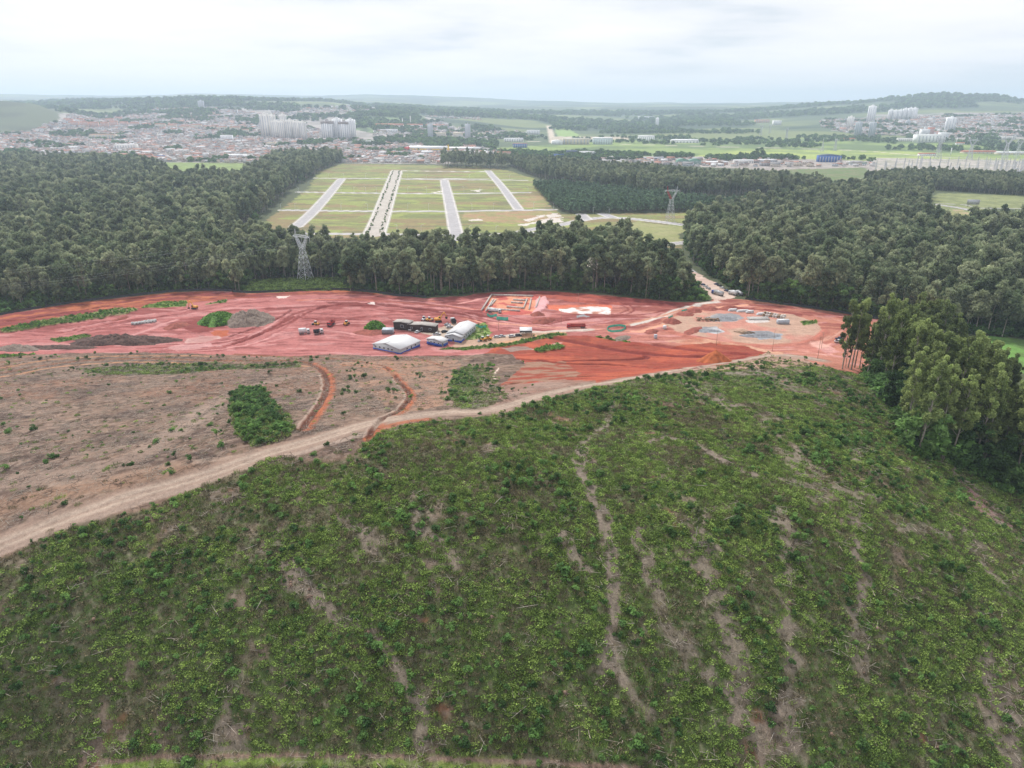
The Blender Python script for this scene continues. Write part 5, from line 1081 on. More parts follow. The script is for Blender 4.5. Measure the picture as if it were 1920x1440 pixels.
# small dwarf growth on green strips of the site
x, y = jgrid(-330, 330, 330, 560, 1.7); v = lookup(VG, x, y); k = (RNG.random(len(x)) < v*1.1-0.15) & in_poly(SITE, x, y); x, y = x[k], y[k]; n = len(x)
stuff_scatter('verge_grass', 'bright grass on the berms and verges of the red site', 'grass', np.c_[x, y, ground(x, y)], np.c_[np.zeros(n), np.zeros(n), RNG.random(n)*6.28], np.ones((n, 3))*(.7+.5*RNG.random(n))[:, None], RNG.integers(0, 2, n), [TB[0], TUFT[4]])
print('verge', n)
# -- stacks, beams, bags
def single(name, mb, m_, px, py, ang=0, dz=0, **k):
    p = gp(px, py); o = mb.build(name, M[m_]); o.location = (p.x, p.y, p.z+dz); o.rotation_euler = (0, 0, math.radians(ang)); tag(o, **k); return o
for i in range(15):
    b_ = MB(); b_.box((0, 0, .8), (1.5, 1.5, 1.5), taper=.85); b_.tube((0, 0, 1.5), (0, 0, 1.8), .3, .12)
    single('bulk_bag', b_, 'bag', 249+i*3.0+(i % 2)*1.5, 608.5-(i*0.42)+(i % 2)*1.2, i*17, -.05, label='grey bulk bag in the double row at left of the red site', cat='bag', group='grey bulk bags in a double row')
beams = [((903,583),(922,554),'long pale left rim beam of the foundations'),((911,584),(925,562),'short pale beam second from left in the foundations'),((922,554),(1000,556),'long pale back rim beam of the foundations'),((1012,558),(1005,577),'pale right cross beam of the foundations'),((988,561),(982,578),'inner pale cross beam near the right of the foundations'),((920,573),(930,562),'short inner beam beside the orange floor'),
         ((962,562),(990,563),'dark inner beam at the back of the foundations'),((958,567),(980,568),'middle inner beam of the foundations'),((950,575),(982,578),'front inner beam of the foundations'),((930,580),(975,583),'front rim beam of the foundations'),((996,560),(992,580),'pale beam beside the pink bank')]
for i, (a_, b_, L) in enumerate(beams):
    p, q = gp(*a_), gp(*b_); d = q-p; mb = MB(); mb.box((d.length/2, 0, .45), (d.length, .7, 1.0)); nst = int(d.length/3)
    o = mb.build('foundation_beam', M['block']); o.location = (p.x, p.y, p.z+.2); o.rotation_euler = (0, 0, math.atan2(d.y, d.x)); tag(o, L, 'beam', 'pale beams of the foundations', 'thing')
    sb = MB()
    for j in range(1, nst): sb.tube((j*3, 0, .9), (j*3, 0, 1.7), .05, sides=4)
    if nst > 1: sb.build('starter_bars', M['steel'], o)
for i in range(18):
    row, c = divmod(i, 9); b_ = MB()
    for k_ in range(3): b_.box((0, 0, .3+k_*.55), (1.7-.1*k_, 1.3, .5), rz=.05*k_)
    single('block_stack', b_, 'block' if i % 3 else 'wood', 1432+c*4.6+row*2, 592+c*.75-row*3.5, i*9, 0, label='small stack of pale blocks in the long row behind the white container', cat='stack', group='block stacks behind the white container')
for px_, py_, sx_, L in [(1373,583,6,'white slab pile left of the block rows at the back of the yard'),(1392,585,8,'low grey slab pile at the back middle of the yard'),(1405,587,5,'white slab pile right of the grey slab pile'),(1425,590,5,'short white slab pile before the block rows')]:
    b_ = MB()
    for k_ in range(4): b_.box((.2*k_, 0, .2+k_*.35), (sx_-.3*k_, 2.2, .28), rz=.03*k_)
    single('slab_pile', b_, 'white', px_, py_, 5, label=L, cat='pile')
b_ = MB()
for k_ in range(10): b_.tube((0, k_*.55, .3), (14, k_*.55, .3), .26, sides=8)
for k_ in range(9): b_.tube((.3, .27+k_*.55, .78), (13.5, .27+k_*.55, .78), .26, sides=8)
single('pipe_pile', b_, 'concrete', 1404, 600, 2, label='long grey pipe pile left of the white container in the yard', cat='pile')
for k_, (px_, py_) in enumerate([(1388,624),(1393,623),(1398,622),(1403,621)]):
    single('timber_beam', MB().box((0, 0, .3), (9, .5, .4)), 'wood', px_, py_, -48, label='pale timber beam lying before the gravel in the yard', cat='beam', group='timber beams lying before the gravel', kind='thing')
# scrap heap of mixed timber at the left of the gravel
b_ = MB()
for _ in range(60): b_.box((random.uniform(-7, 7), random.uniform(-2.5, 2.5), random.uniform(.1, 1.6)), (random.uniform(.5, 2.6), random.uniform(.2, .9), random.uniform(.2, .6)), rz=random.random()*3)
single('scrap_heap', b_, 'wood', 1327, 600, 0, label='brown and white scrap heap in front of the grey gravel', cat='heap')
b_ = MB().tube((0, 0, 0), (0, 0, 2.2), 1.1, sides=14); single('water_tank', b_, 'white', 1246, 617, label='small pale tank on the haul road left of the yard', cat='tank')
b_ = MB().box((0, 0, 1.1), (1.6, 1.6, 2.3)).box((0, 0, 2.35), (1.9, 1.9, .2)); single('site_toilet', b_, 'container', 1229, 634, label='small grey cabin on the rim of the deep cutting', cat='cabin')
def meshfence(pts, label, hgt=1.1, m_='teal', name='mesh_fence', posts=True, world=False, spacing=6.0):
    q = smooth_line(np.array(pts, float) if world else W(pts), 5); z = ground(q[:, 0], q[:, 1]); n = len(q)
    V = np.vstack([np.c_[q, z-.1], np.c_[q, z+hgt]]); V2 = V.copy(); V2[:, 1] += .06
    F_ = [[i, i+1, n+i+1, n+i] for i in range(n-1)]; F_ += [[2*n+a for a in f][::-1] for f in F_]
    e_ = empty(name, (q[0][0], q[0][1], z[0]), 0, label, 'fence'); o_ = np.array([q[0][0], q[0][1], z[0]])
    obj('fabric', raw_mesh('fabric', np.vstack([V, V2])-o_, np.array(F_), [M[m_]]), e_)
    L = np.r_[0, np.cumsum(np.hypot(*np.diff(q, axis=0).T))]
    if posts:
        for d in np.arange(0, L[-1], max(spacing, L[-1]/60)):
            x = np.interp(d, L, q[:, 0]); y = np.interp(d, L, q[:, 1]); MB().box((x-o_[0], y-o_[1]+.12, gz(x, y)-o_[2]+hgt/2), (.12, .12, hgt+.5)).build('post', M['wood'], e_)
meshfence([(1138,618),(1142,614),(1155,612),(1170,613),(1173,616),(1166,620),(1152,622),(1142,621),(1138,618)], 'oval teal mesh fence round the small red heap near the haul road', 1.3)
meshfence([(913,591),(920,593),(932,594)], 'short teal mesh fence under the concrete mixer', 1.6); meshfence([(931,600),(940,600),(953,601)], 'pale teal mesh strip by the tall lone pole', 2.2)
meshfence([(892,612),(897,615),(905,616),(911,615)], 'teal mesh strip behind the small lawn', 1.6)
meshfence([(1253,598),(1258,594),(1262,592)], 'teal net scrap on the twin red heap', 1.0); meshfence([(1278,584),(1288,582)], 'teal net scrap beside the haul road', 1.0)
meshfence([(-300,613),(-100,600),(0,591),(60,580),(130,569),(200,560),(330,546.5),(400,544.5),(470,549),(560,545.5),(640,543.5),(700,548),(740,554),(800,558)], 'long dark fabric fence along the forest edge left of centre', 1.5, 'fabric', 'silt_fence')
meshfence([(1397,561),(1480,572),(1560,583),(1620,594),(1690,603)], 'dark fabric fence along the forest edge at the right of the site', 1.3, 'fabric', 'silt_fence')
# -- poles
def pole(px, py, h, label, group, name='lamp_post', lean=0, arm=True, r=.11):
    p = gp(px, py); e_ = empty(name, p, random.random()*6.28, label, 'lamp post' if arm else 'pole', group)
    MB().tube((0, 0, -.3), (0, 0, h), r, r*.6).build('post', M['galv'] if arm else M['wood'], e_)
    if arm: MB().tube((0, 0, h), (1.6, 0, h+.4), .05).build('arm', M['galv'], e_); MB().box((1.9, 0, h+.4), (.8, .3, .12)).build('lamp_head', M['white'], e_)
    else: MB().box((0, 0, h-.8), (1.8, .12, .12)).build('crossarm', M['wood'], e_)
for px_, py_, h_, L in [(935,620,8,'tall pole standing by the pale teal mesh strip'),(1343,647,12,'tall pole at the front left of the storage yard'),(1448,658,12,'tall pole at the front middle of the storage yard'),(1540,652,10,'tall pole at the right of the storage yard, farther of two'),(1533,672,12,'pole on the crest just left of the thin trees'),(1398,556,8,'pole behind the white lorries at the entrance'),(1500,574,8,'pale pole before the right forest fence'),(1052,606,9,'pole left of the long red tipper'),(1084,566,7,'thin pole on the red terrace behind the pond bed')]:
    pole(px_, py_, h_, L, None, 'utility_pole', arm=False)

# -- lattice pylons and their wires
def pylon(px, py, h, rz, label, m_='galv', redarm=False, wbase=4.6, name='lattice_pylon', thick=1.0):
    p = gp(px, py); e_ = empty(name, p, rz, label, 'pylon'); s = h/40.0; T_ = .17*thick; t_ = .085*thick
    lv = [(0, wbase), (5, 3.9), (9.5, 3.3), (14, 2.8), (18, 2.3), (21.5, 1.9), (25, 1.6)]
    mb = MB(); cr_ = [(-1, -1), (1, -1), (1, 1), (-1, 1)]
    def pt(i, c_): z, w_ = lv[i]; return (c_[0]*w_*s, c_[1]*w_*s, z*s)
    for c_ in cr_:
        for i in range(len(lv)-1): mb.tube(pt(i, c_), pt(i+1, c_), T_, sides=4, cap=False)
    mb.build('legs', M[m_], e_)
    br = MB()
    for k in range(4):
        a, b = cr_[k], cr_[(k+1) % 4]
        for i in range(len(lv)-1): br.tube(pt(i, a), pt(i+1, b), t_, sides=4, cap=False); br.tube(pt(i, b), pt(i+1, a), t_, sides=4, cap=False); br.tube(pt(i+1, a), pt(i+1, b), t_, sides=4, cap=False)
    br.build('bracing', M[m_], e_)
    zt = 34*s
    for sd in (-1, 1):
        am = MB(); pts = []
        for i in range(6):
            f = i/5; xo = (1.6+(6.2-1.6)*f)*s*sd; xi = (0.1+(4.9-.1)*f)*s*sd; z = 25*s+(zt-25*s)*f; w_ = (1.6-.9*f)*s; pts.append([(xo, -w_, z), (xo, w_, z), (xi, w_, z+.8*s*(1-f)), (xi, -w_, z+.8*s*(1-f))])
        for i in range(5):
            for j in range(4): am.tube(pts[i][j], pts[i+1][j], T_*.8, sides=4, cap=False); am.tube(pts[i][j], pts[i+1][(j+1) % 4], t_, sides=4, cap=False); am.tube(pts[i+1][j], pts[i][(j+1) % 4], t_, sides=4, cap=False)
        pk = (5.8*s*sd, 0, 40*s)
        for q in pts[-1]: am.tube(q, pk, T_*.7, sides=4, cap=False)
        am.build('arm', M['red'] if redarm and sd < 0 else M[m_], e_)
    cb = MB(); xs = np.linspace(-8.6, 8.6, 11)*s
    for i in range(10):
        for yy in (-.7*s, .7*s):
            for zz in (0, 1.5*s):
                k1 = 1-(abs(xs[i])/(8.6*s))**3*.9; k2 = 1-(abs(xs[i+1])/(8.6*s))**3*.9; cb.tube((xs[i], yy*k1, zt+zz*k1), (xs[i+1], yy*k2, zt+zz*k2), T_*.7, sides=4, cap=False)
            cb.tube((xs[i], yy, zt), (xs[i+1], yy, zt+1.4*s), t_, sides=4, cap=False)
    cb.build('crossbeam', M[m_], e_)
    ends = []
    for x in (-8.6*s, 0, 8.6*s):
        MB().tube((x, 0, zt), (x, 0, zt-3.6*s), .16*thick, .12, sides=6).build('insulator', M['white'], e_); c_, s_ = math.cos(rz), math.sin(rz); ends.append(Vector((p.x+x*c_, p.y+x*s_, p.z+zt-3.6*s)))
    for x in (-5.8*s, 5.8*s): ends.append(Vector((p.x+x*math.cos(rz), p.y+x*math.sin(rz), p.z+40*s)))
    return ends
E1 = pylon(573,524,40,math.radians(-28),'large grey lattice pylon in the dark tree belt behind the red site')
E2 = pylon(1256,415,44,math.radians(8),'far lattice pylon with a reddish arm before the young plantation', 'galvfar', True)
def wires(A_, B_, label, group, sag=9):
    for a, b in zip(A_, B_):
        mb = MB(); n = 26; pts = [a.lerp(b, i/n)-Vector((0, 0, sag*4*(i/n)*(1-i/n))) for i in range(n+1)]
        V, F_ = cone_tubes([(pts[i], pts[i+1], .028, .028) for i in range(n)], 4); o_ = np.array(a)
        obj('power_line', raw_mesh('power_line', V-o_, F_, [M['steel']]), loc=a, label=label, cat='power line', group=group)
off = Vector((-330, -205, 0)); wires(E1, [e+off for e in E1], 'thin dark cable sagging from the near pylon down to the left edge', 'cables left of the near pylon', 11)
off = Vector((470, 330, -2)); wires(E1, [e+off for e in E1], 'thin dark cable running right from the near pylon over the forest', 'cables right of the near pylon', 12)

# -- street furniture of the parcelled land
SMALL = {}
def along(line, step, offset):
    q = np.asarray(line); L = np.r_[0, np.cumsum(np.hypot(*np.diff(q, axis=0).T))]; out = []
    for d in np.arange(step/2, L[-1], step):
        x = np.interp(d, L, q[:, 0]); y = np.interp(d, L, q[:, 1]); x2 = np.interp(min(d+2, L[-1]), L, q[:, 0]); y2 = np.interp(min(d+2, L[-1]), L, q[:, 1]); dx, dy = x2-x, y2-y; l_ = math.hypot(dx, dy)+1e-6
        out.append((x-dy/l_*offset, y+dx/l_*offset))
    return out
bl = smooth_line(BOULEVARD)
for sd in (-1, 1):
    for x, y in along(bl, 13, sd*7.2):
        if random.random() < .12: continue
        x += random.uniform(-1.5, 1.5); e_ = empty('street_tree', (x, y, gz(x, y)), random.random()*6, 'small dark round tree in the '+('left' if sd > 0 else 'right')+' planted row of the pale boulevard', 'tree', 'small trees in the '+('left' if sd > 0 else 'right')+' row of the boulevard')
        k = random.uniform(1.2, 2.0); e_.scale = (k, k, k*1.1); q = random.randrange(4); obj('stem', BUSH[q][0], e_); obj('foliage', BUSH[q][1], e_)
lamp_n = 0
LP = [(616,333),(640,361),(664,361),(686,361),(706,361),(645,334),(686,334),(722,334),(765,336),(800,336),(765,361),(800,361),(826,361),(765,394),(804,394),(840,394),(870,361),(900,361),(928,361),(885,394),(925,394),(960,394),(1000,392),(600,394),(640,394),(690,395),(554,394),(527,394),(560,361),(990,361),(955,337),(880,336),(1038,394),(1112,402),(1142,402),(745,437),(790,438),(880,440),(930,440)]
base = None
for i, (px_, py_) in enumerate(LP):
    p = gp(px_, py_+1)
    if base is None:
        base = empty('street_lamp', (0, 0, 0)); MB().tube((0, 0, 0), (0, 0, 10), .16, .1).build('post', M['galv'], base); MB().tube((0, 0, 10), (2.2, 0, 10.5), .1).build('arm', M['galv'], base); MB().box((2.5, 0, 10.5), (1.0, .4, .2)).build('lamp_head', M['white'], base); o = base
    else: o = copy_tree(base)
    o.location = p; o.rotation_euler = (0, 0, random.choice((0, math.pi))); tag(o, 'thin pale street lamp on the empty grass blocks', 'street lamp', 'street lamps of the empty blocks')
# billboard beside the loop road
p = gp(1823, 388); e_ = empty('billboard', p, math.radians(-8), 'blank pale billboard beside the loop road at right', 'sign')
MB().box((0, 0, 7), (17, .5, 7)).build('panel', M['silver'], e_)
for x in (-6, 6): MB().box((x, .4, 2), (.6, .5, 6)).build('post', M['steel'], e_)
# stumps and fallen sticks on the hillside
stump = MB(); stump.tube((0, 0, -.1), (0, 0, .35), .28, .22, 8)
for k_ in range(7): a_ = k_*.9; stump.tube((0, 0, .1), (math.cos(a_)*.7, math.sin(a_)*.7, -.1+.25*(k_ % 2)), .09, .04, 4)
sm = stump.mesh('stump', mat('stump_wood', (0.20,0.135,0.10), .95, var=.3, scale=3))
for i, (px_, py_) in enumerate([(210,1275),(176,1162),(545,1093),(580,1120),(530,1175),(690,1185),(740,1200),(922,1157),(945,1238),(1060,1300),(1165,1405),(1235,1403),(1202,1200),(1620,1262),(1645,1178),(1700,1262),(1560,1376),(1758,1402),(580,1105),(545,1098),(720,970),(283,1378),(465,1365),(150,1085),(1130,1345),(1650,1080),(1480,1130),(905,1230),(385,1185),(1310,1075)]):
    p = gp(px_, py_); o = obj('tree_stump', sm, loc=p, label='pale uprooted tree stump lying in the hillside weeds', cat='tree stump', group='uprooted stumps on the hillside'); k = random.uniform(.8, 1.5); o.scale = (k, k, k); o.rotation_euler = (random.uniform(-.5, .5), random.uniform(-.5, .5), random.random()*6)
sk = MB().tube((-1.8, 0, .1), (1.6, .3, .25), .06, .03, 5).tube((.4, .15, .2), (1.3, -.6, .3), .035, .02, 4).mesh('stick', M_TRUNK)
for i in range(55):
    px_, py_ = random.uniform(60, 1860), random.uniform(900, 1420)
    if in_poly(PLAT, np.array([at1(px_, py_)[0]]), np.array([at1(px_, py_)[1]]))[0]: continue
    p = gp(px_, py_); o = obj('fallen_branch', sk, loc=p+Vector((0, 0, .25)), label='thin pale dead branch lying on the weedy hillside', cat='branch', group='dead branches on the hillside'); o.rotation_euler = (0, random.uniform(-.2, .2), random.random()*6); k = random.uniform(.6, 1.4); o.scale = (k, k, k)

# dead sticks and root litter left on the cleared ground
def litter_mesh(name, seed, m_):
    r = np.random.default_rng(seed); segs = []
    for _ in range(9):
        a = r.random()*6.28; c = r.normal(0, .9, 2); L = r.uniform(.35, 1.3); d = np.array([math.cos(a), math.sin(a)])*L; z = r.uniform(.02, .2); segs.append(((c[0]-d[0], c[1]-d[1], z), (c[0]+d[0], c[1]+d[1], z+r.uniform(-.05, .25)), r.uniform(.025, .06), .015))
    V, F_ = cone_tubes(segs, 4); return raw_mesh(name, V, F_, [m_])
LM = [litter_mesh('pale_litter', 301, M_TRUNK), litter_mesh('pale_litter_b', 302, mat('bleached_wood', (0.42,0.35,0.29), .95, var=.2)), litter_mesh('dark_litter', 303, mat('dark_rotten_wood', (0.06,0.045,0.035), .95, var=.3))]
x, y = jgrid(-330, 330, 90, 420, 1.6); v = lookup(VG, x, y); rd = dist_line(smooth_line(W(CREST)), x, y)
k = np.where(in_poly(PLAT, x, y), RNG.random(len(x)) < .30*(rd > 4.5), RNG.random(len(x)) < np.where(v < .5, .35, .05)) & ~in_poly(SITE, x, y) & (inside(hw, x, y) | in_poly(PLAT, x, y)) & (rd > 3.5); x, y = x[k], y[k]; n = len(x); print('litter', n)
stuff_scatter('dead_wood_litter', 'thin pale and dark dead sticks strewn over the cleared brown ground', 'litter', np.c_[x, y, ground(x, y)], np.c_[np.zeros(n), np.zeros(n), RNG.random(n)*6.28], np.ones((n, 3))*(.6+.7*RNG.random(n))[:, None], RNG.integers(0, 3, n), LM)

# ------------------------------------------------------------------ town, industry and substation
def rnd_mat(name, cols, rough=0.85):
    """paint chosen per building from a short palette"""
    m = bpy.data.materials.new(name); m.use_nodes = True; t = m.node_tree; b = t.nodes['Principled BSDF']; b.inputs['Roughness'].default_value = rough; b.inputs['Specular IOR Level'].default_value = 0.2
    oi = t.nodes.new('ShaderNodeObjectInfo'); r = t.nodes.new('ShaderNodeValToRGB'); r.color_ramp.interpolation = 'CONSTANT'
    el = r.color_ramp.elements; el[0].position = 0; el[0].color = (*cols[0], 1); el[1].position = 1/len(cols); el[1].color = (*cols[1], 1)
    for i, c in enumerate(cols[2:], 2): k = el.new(i/len(cols)); k.color = (*c, 1)
    f = t.nodes.new('ShaderNodeMath'); f.operation = 'FRACT'; mu = t.nodes.new('ShaderNodeMath'); mu.operation = 'MULTIPLY'; mu.inputs[1].default_value = 7.31 if 'roof' in name else 3.17
    t.links.new(oi.outputs['Random'], mu.inputs[0]); t.links.new(mu.outputs[0], f.inputs[0]); t.links.new(f.outputs[0], r.inputs[0])
    nz = t.nodes.new('ShaderNodeTexNoise'); nz.inputs['Scale'].default_value = .5; tc_ = t.nodes.new('ShaderNodeTexCoord'); t.links.new(tc_.outputs['Object'], nz.inputs['Vector'])
    mx = t.nodes.new('ShaderNodeMixRGB'); mx.blend_type = 'MULTIPLY'; mx.inputs[0].default_value = .35; t.links.new(r.outputs[0], mx.inputs[1]); t.links.new(nz.outputs['Fac'], mx.inputs[2]); t.links.new(mx.outputs[0], b.inputs['Base Color'])
    return m
HW = rnd_mat('house_wall', [(.74,.72,.70),(.62,.58,.53),(.78,.78,.78),(.52,.50,.50),(.68,.60,.50),(.45,.36,.32),(.78,.76,.73),(.58,.60,.64),(.70,.62,.54),(.40,.38,.38)])
HR = rnd_mat('house_roof', [(.42,.20,.14),(.42,.40,.39),(.50,.28,.21),(.27,.19,.17),(.62,.61,.60),(.36,.25,.22),(.30,.29,.29),(.72,.72,.72),(.42,.22,.17),(.52,.50,.50)])
def house(i, w_, l_, h_, kind):
    wl = MB(); rf = MB(); wn_ = MB()
    if kind == 'gable': wl.prism([(-w_/2, -2), (w_/2, -2), (w_/2, h_), (0, h_+w_*.22), (-w_/2, h_)], -l_/2, l_/2); rf.prism([(-w_/2-.5, h_-.1), (0, h_+w_*.22+.12), (w_/2+.5, h_-.1), (w_/2+.5, h_+.1), (0, h_+w_*.22+.35), (-w_/2-.5, h_+.1)], -l_/2-.4, l_/2+.4)
    elif kind == 'flat': wl.box((0, 0, h_/2-1), (w_, l_, h_+2)); rf.box((0, 0, h_+.15), (w_+.4, l_+.4, .3)); rf.box((w_*.2, l_*.1, h_+.8), (1.6, 1.6, 1.1))
    else: wl.box((0, 0, h_/2-1), (w_, l_, h_+2)); wl.box((-w_*.15, l_*.1, h_+1.4), (w_*.6, l_*.6, 2.8)); rf.box((0, 0, h_+.1), (w_+.3, l_+.3, .2)); rf.prism([(-w_*.5, h_+2.85), (-w_*.15, h_+3.9), (w_*.2, h_+2.85), (-w_*.15, h_+3.6)], l_*.1-l_*.33, l_*.1+l_*.33)
    for fl in range(max(1, int(h_/2.9))):
        for k_ in (-1, 0, 1): wn_.box((k_*w_*.3, -l_/2-.04, 1.5+fl*2.9), (1.1, .08, 1.2)); wn_.box((w_/2+.04, k_*l_*.3, 1.5+fl*2.9), (.08, 1.1, 1.2)); wn_.box((-w_/2-.04, k_*l_*.3, 1.5+fl*2.9), (.08, 1.1, 1.2))
    a, b, c = wl.mesh('house_wall', HW), rf.mesh('house_roof', HR), wn_.mesh('house_windows', M['glass'])
    def arr(me):
        V = np.empty(len(me.vertices)*3, np.float32); me.vertices.foreach_get('co', V); return V.reshape(-1, 3), [list(p_.vertices) for p_ in me.polygons]
    j = MB(); mi = []; Vs, Fs = [], {}; n = 0
    for k_, me in enumerate((a, b, c)):
        V, F_ = arr(me); Vs.append(V)
        for f in F_: Fs.setdefault(len(f), []).append(([q+n for q in f], k_))
        n += len(V)
    faces = [np.array([f for f, _ in v]) for v in Fs.values()]; mi = [k_ for v in Fs.values() for _, k_ in v]
    return a, b, c, raw_mesh('house', np.vstack(Vs), faces, [HW, HR, M['glass']], midx=mi)
HOUSES = [house(i, *a) for i, a in enumerate([(9,12,3.2,'gable'),(8,14,6.2,'flat'),(10,11,3.4,'gable'),(9,10,5.8,'two'),(12,16,4.5,'gable'),(8,9,3.0,'gable'),(10,18,7.0,'flat'),(14,22,5.5,'gable')])]
TOWNL = [(-900,300),(0,288),(130,288),(205,290),(262,302),(330,303),(480,307),(540,302),(625,305),(830,307),(828,300),(935,300),(935,285),(840,270),(700,268),(640,250),(600,246),(560,225),(480,213),(400,203),(300,205),(230,212),(140,213),(120,226),(60,246),(0,251),(-900,258)]
TOWNM = [(700,262),(835,258),(990,262),(985,248),(850,240),(830,228),(700,232)]; TOWNF = [(755,214),(900,222),(905,228),(880,228),(755,218)]; TOWNF2 = [(510,208),(700,203),(700,209),(560,216),(510,216)]
TOWNR = [(1540,238),(1600,252),(1760,258),(1950,262),(2500,262),(2500,216),(1920,213),(1820,216),(1640,222),(1540,226)]
INDUS = [(1130,300),(1240,298),(1400,302),(1640,308),(1640,318),(1500,321),(1290,316),(1130,306)]
streets_m = 26.0
hx = []; hy = []; hk = []
for poly, d, y0, y1, x0, x1, key in ((TOWNL, 13.5, 1850, 2700, -2400, 100, 'l'), (TOWNL, 16, 2700, 4800, -3400, 100, 'l'), (TOWNM, 26, 2500, 4200, -800, 200, 'm'), (TOWNF, 26, 4200, 7500, -1200, 100, 'f'), (TOWNF2, 30, 3500, 5500, -2000, -500, 'f'), (TOWNR, 19, 3000, 5600, 1000, 4800, 'r'), (INDUS, 24, 1780, 2150, 150, 1050, 'i')):
    x, y = jgrid(x0, x1, y0, y1, d); k = in_poly(poly, x, y); x, y = x[k], y[k]
    th = 0.35 if x.mean() < 0 else -0.4; u = x*math.cos(th)+y*math.sin(th); k = ((u % 75) > 9) & (fbm(x, y, 110, 3, 301) < (0.68 if key != 'r' else 0.70)); x, y = x[k], y[k]
    hx.append(x); hy.append(y); hk += [key]*len(x)
hx = np.concatenate(hx); hy = np.concatenate(hy); hzz = ground(hx, hy); hk = np.array(hk)
hp = RNG.integers(0, 8, len(hx)); hp = np.where((hp == 7) & (RNG.random(len(hx)) < .5), 0, hp); hrot = np.where(hx < 0, .35, -.4)+RNG.integers(0, 4, len(hx))*math.pi/2+RNG.normal(0, .05, len(hx))
vs = visible(hx, hy, hzz, 0); dd_ = np.where(vs, np.hypot(hx, hy), 1e9); big = np.array([9, 12, 9, 11, 13, 7, 15, 16])[hp]
order = np.argsort(-big/dd_*np.where(hy < 2600, 1, .5)); hi_ind = np.zeros(len(hx), bool); hi_ind[order[:285]] = True
HL = ['small low house with a pitched roof in the front rows of the town', 'two-storey flat-roofed building in the front rows of the town', 'squarish low house with a pitched roof in the front rows of the town', 'stepped two-storey house with small upper floor in the front rows of the town', 'broad low house with a long pitched roof in the front rows of the town', 'tiny house with a pitched roof in the front rows of the town', 'long flat-roofed block in the front rows of the town', 'large hall with a pitched roof in the front rows of the town']
for i in np.nonzero(hi_ind)[0]:
    q = hp[i]; lab = HL[q]; grp = lab.replace(' in the front', 's in the front').replace('house', 'house')
    if hk[i] == 'i': lab = lab.replace('the front rows of the town', 'the industrial strip at right'); grp = 'strip '+grp
    e_ = empty('house', (hx[i], hy[i], hzz[i]), hrot[i], lab, 'house', grp); k = RNG.uniform(.9, 1.2); e_.scale = (k, k, k)
    obj('wall', HOUSES[q][0], e_); obj('roof', HOUSES[q][1], e_); obj('windows', HOUSES[q][2], e_)
sel = ~hi_ind; n = int(sel.sum()); print('houses', n)
stuff_scatter('town', 'mass of small pale and terracotta houses covering the far town', 'houses', np.c_[hx[sel], hy[sel], hzz[sel]], np.c_[np.zeros(n), np.zeros(n), hrot[sel]], np.ones((n, 3))*(.9+.25*RNG.random(n))[:, None], hp[sel], [h[3] for h in HOUSES])
# trees in town and on the plain and ridges
fx = []; fy = []; fs = []
def far_trees(poly, d, y0, y1, x0, x1, thr, smin, smax, seed, scale=120, warp=0):
    x, y = jgrid(x0, x1, y0, y1, d)
    k = fbm(x, y, scale, 4, seed) > thr
    if poly is not None: k &= in_poly(poly, x, y, warp)
    x, y = x[k], y[k]; fx.append(x); fy.append(y); fs.append(smin+(smax-smin)*RNG.random(len(x)))
far_trees(TOWNL, 17, 1850, 4800, -3400, 100, .605, .5, .95, 301, 110); far_trees(TOWNR, 26, 3000, 5600, 1000, 4800, .60, .6, 1.1, 301, 110); far_trees(TOWNM, 20, 2400, 4200, -900, 200, .5, .7, 1.2, 305)
far_trees([(560,268),(700,270),(690,276),(560,275)], 16, 2300, 3200, -1200, -300, .42, .8, 1.2, 306); far_trees([(655,275),(760,278),(930,285),(930,268),(800,262),(700,262),(655,262)], 17, 2200, 3600, -900, 0, .44, .8, 1.3, 306)
far_trees([(640,248),(650,212),(740,208),(790,222),(770,240),(700,250)], 26, 3200, 4800, -1500, -200, .42, .8, 1.4, 307); far_trees([(950,284),(950,262),(1130,268),(1700,282),(2400,300),(2400,262),(1600,256),(1100,256),(950,258)], 30, 2200, 4300, -100, 3000, .50, .6, 1.1, 308, 140)
far_trees([(930,300),(930,285),(1250,288),(1300,295),(1200,302)], 14, 1900, 2300, -50, 700, .38, .6, 1.0, 309); far_trees([(1200,300),(1400,294),(1640,300),(1640,306),(1400,304)], 15, 1900, 2300, 300, 1200, .55, .6, 1.0, 309)
far_trees(None, 42, 4400, 6800, -5200, 5600, .52, 1.0, 1.9, 91, 600); far_trees(None, 30, 3600, 4500, -3600, 1500, .58, .8, 1.5, 312, 260)
far_trees([(0,290),(40,286),(260,300),(262,305),(0,300)], 12, 1800, 2300, -1500, -700, .40, .7, 1.1, 313)
x = np.concatenate(fx); y = np.concatenate(fy); s = np.concatenate(fs); z = ground(x, y); n = len(x); print('far trees', n)
stuff_scatter('distant_trees', 'dark distant trees in clumps through the town, the plain and the ridges', 'trees', np.c_[x, y, z-.5], np.c_[np.zeros(n), np.zeros(n), RNG.random(n)*6.28], np.c_[s*1.2, s*1.2, s], RNG.integers(0, 2, n), [t_[2] for t_ in TREES['far']])

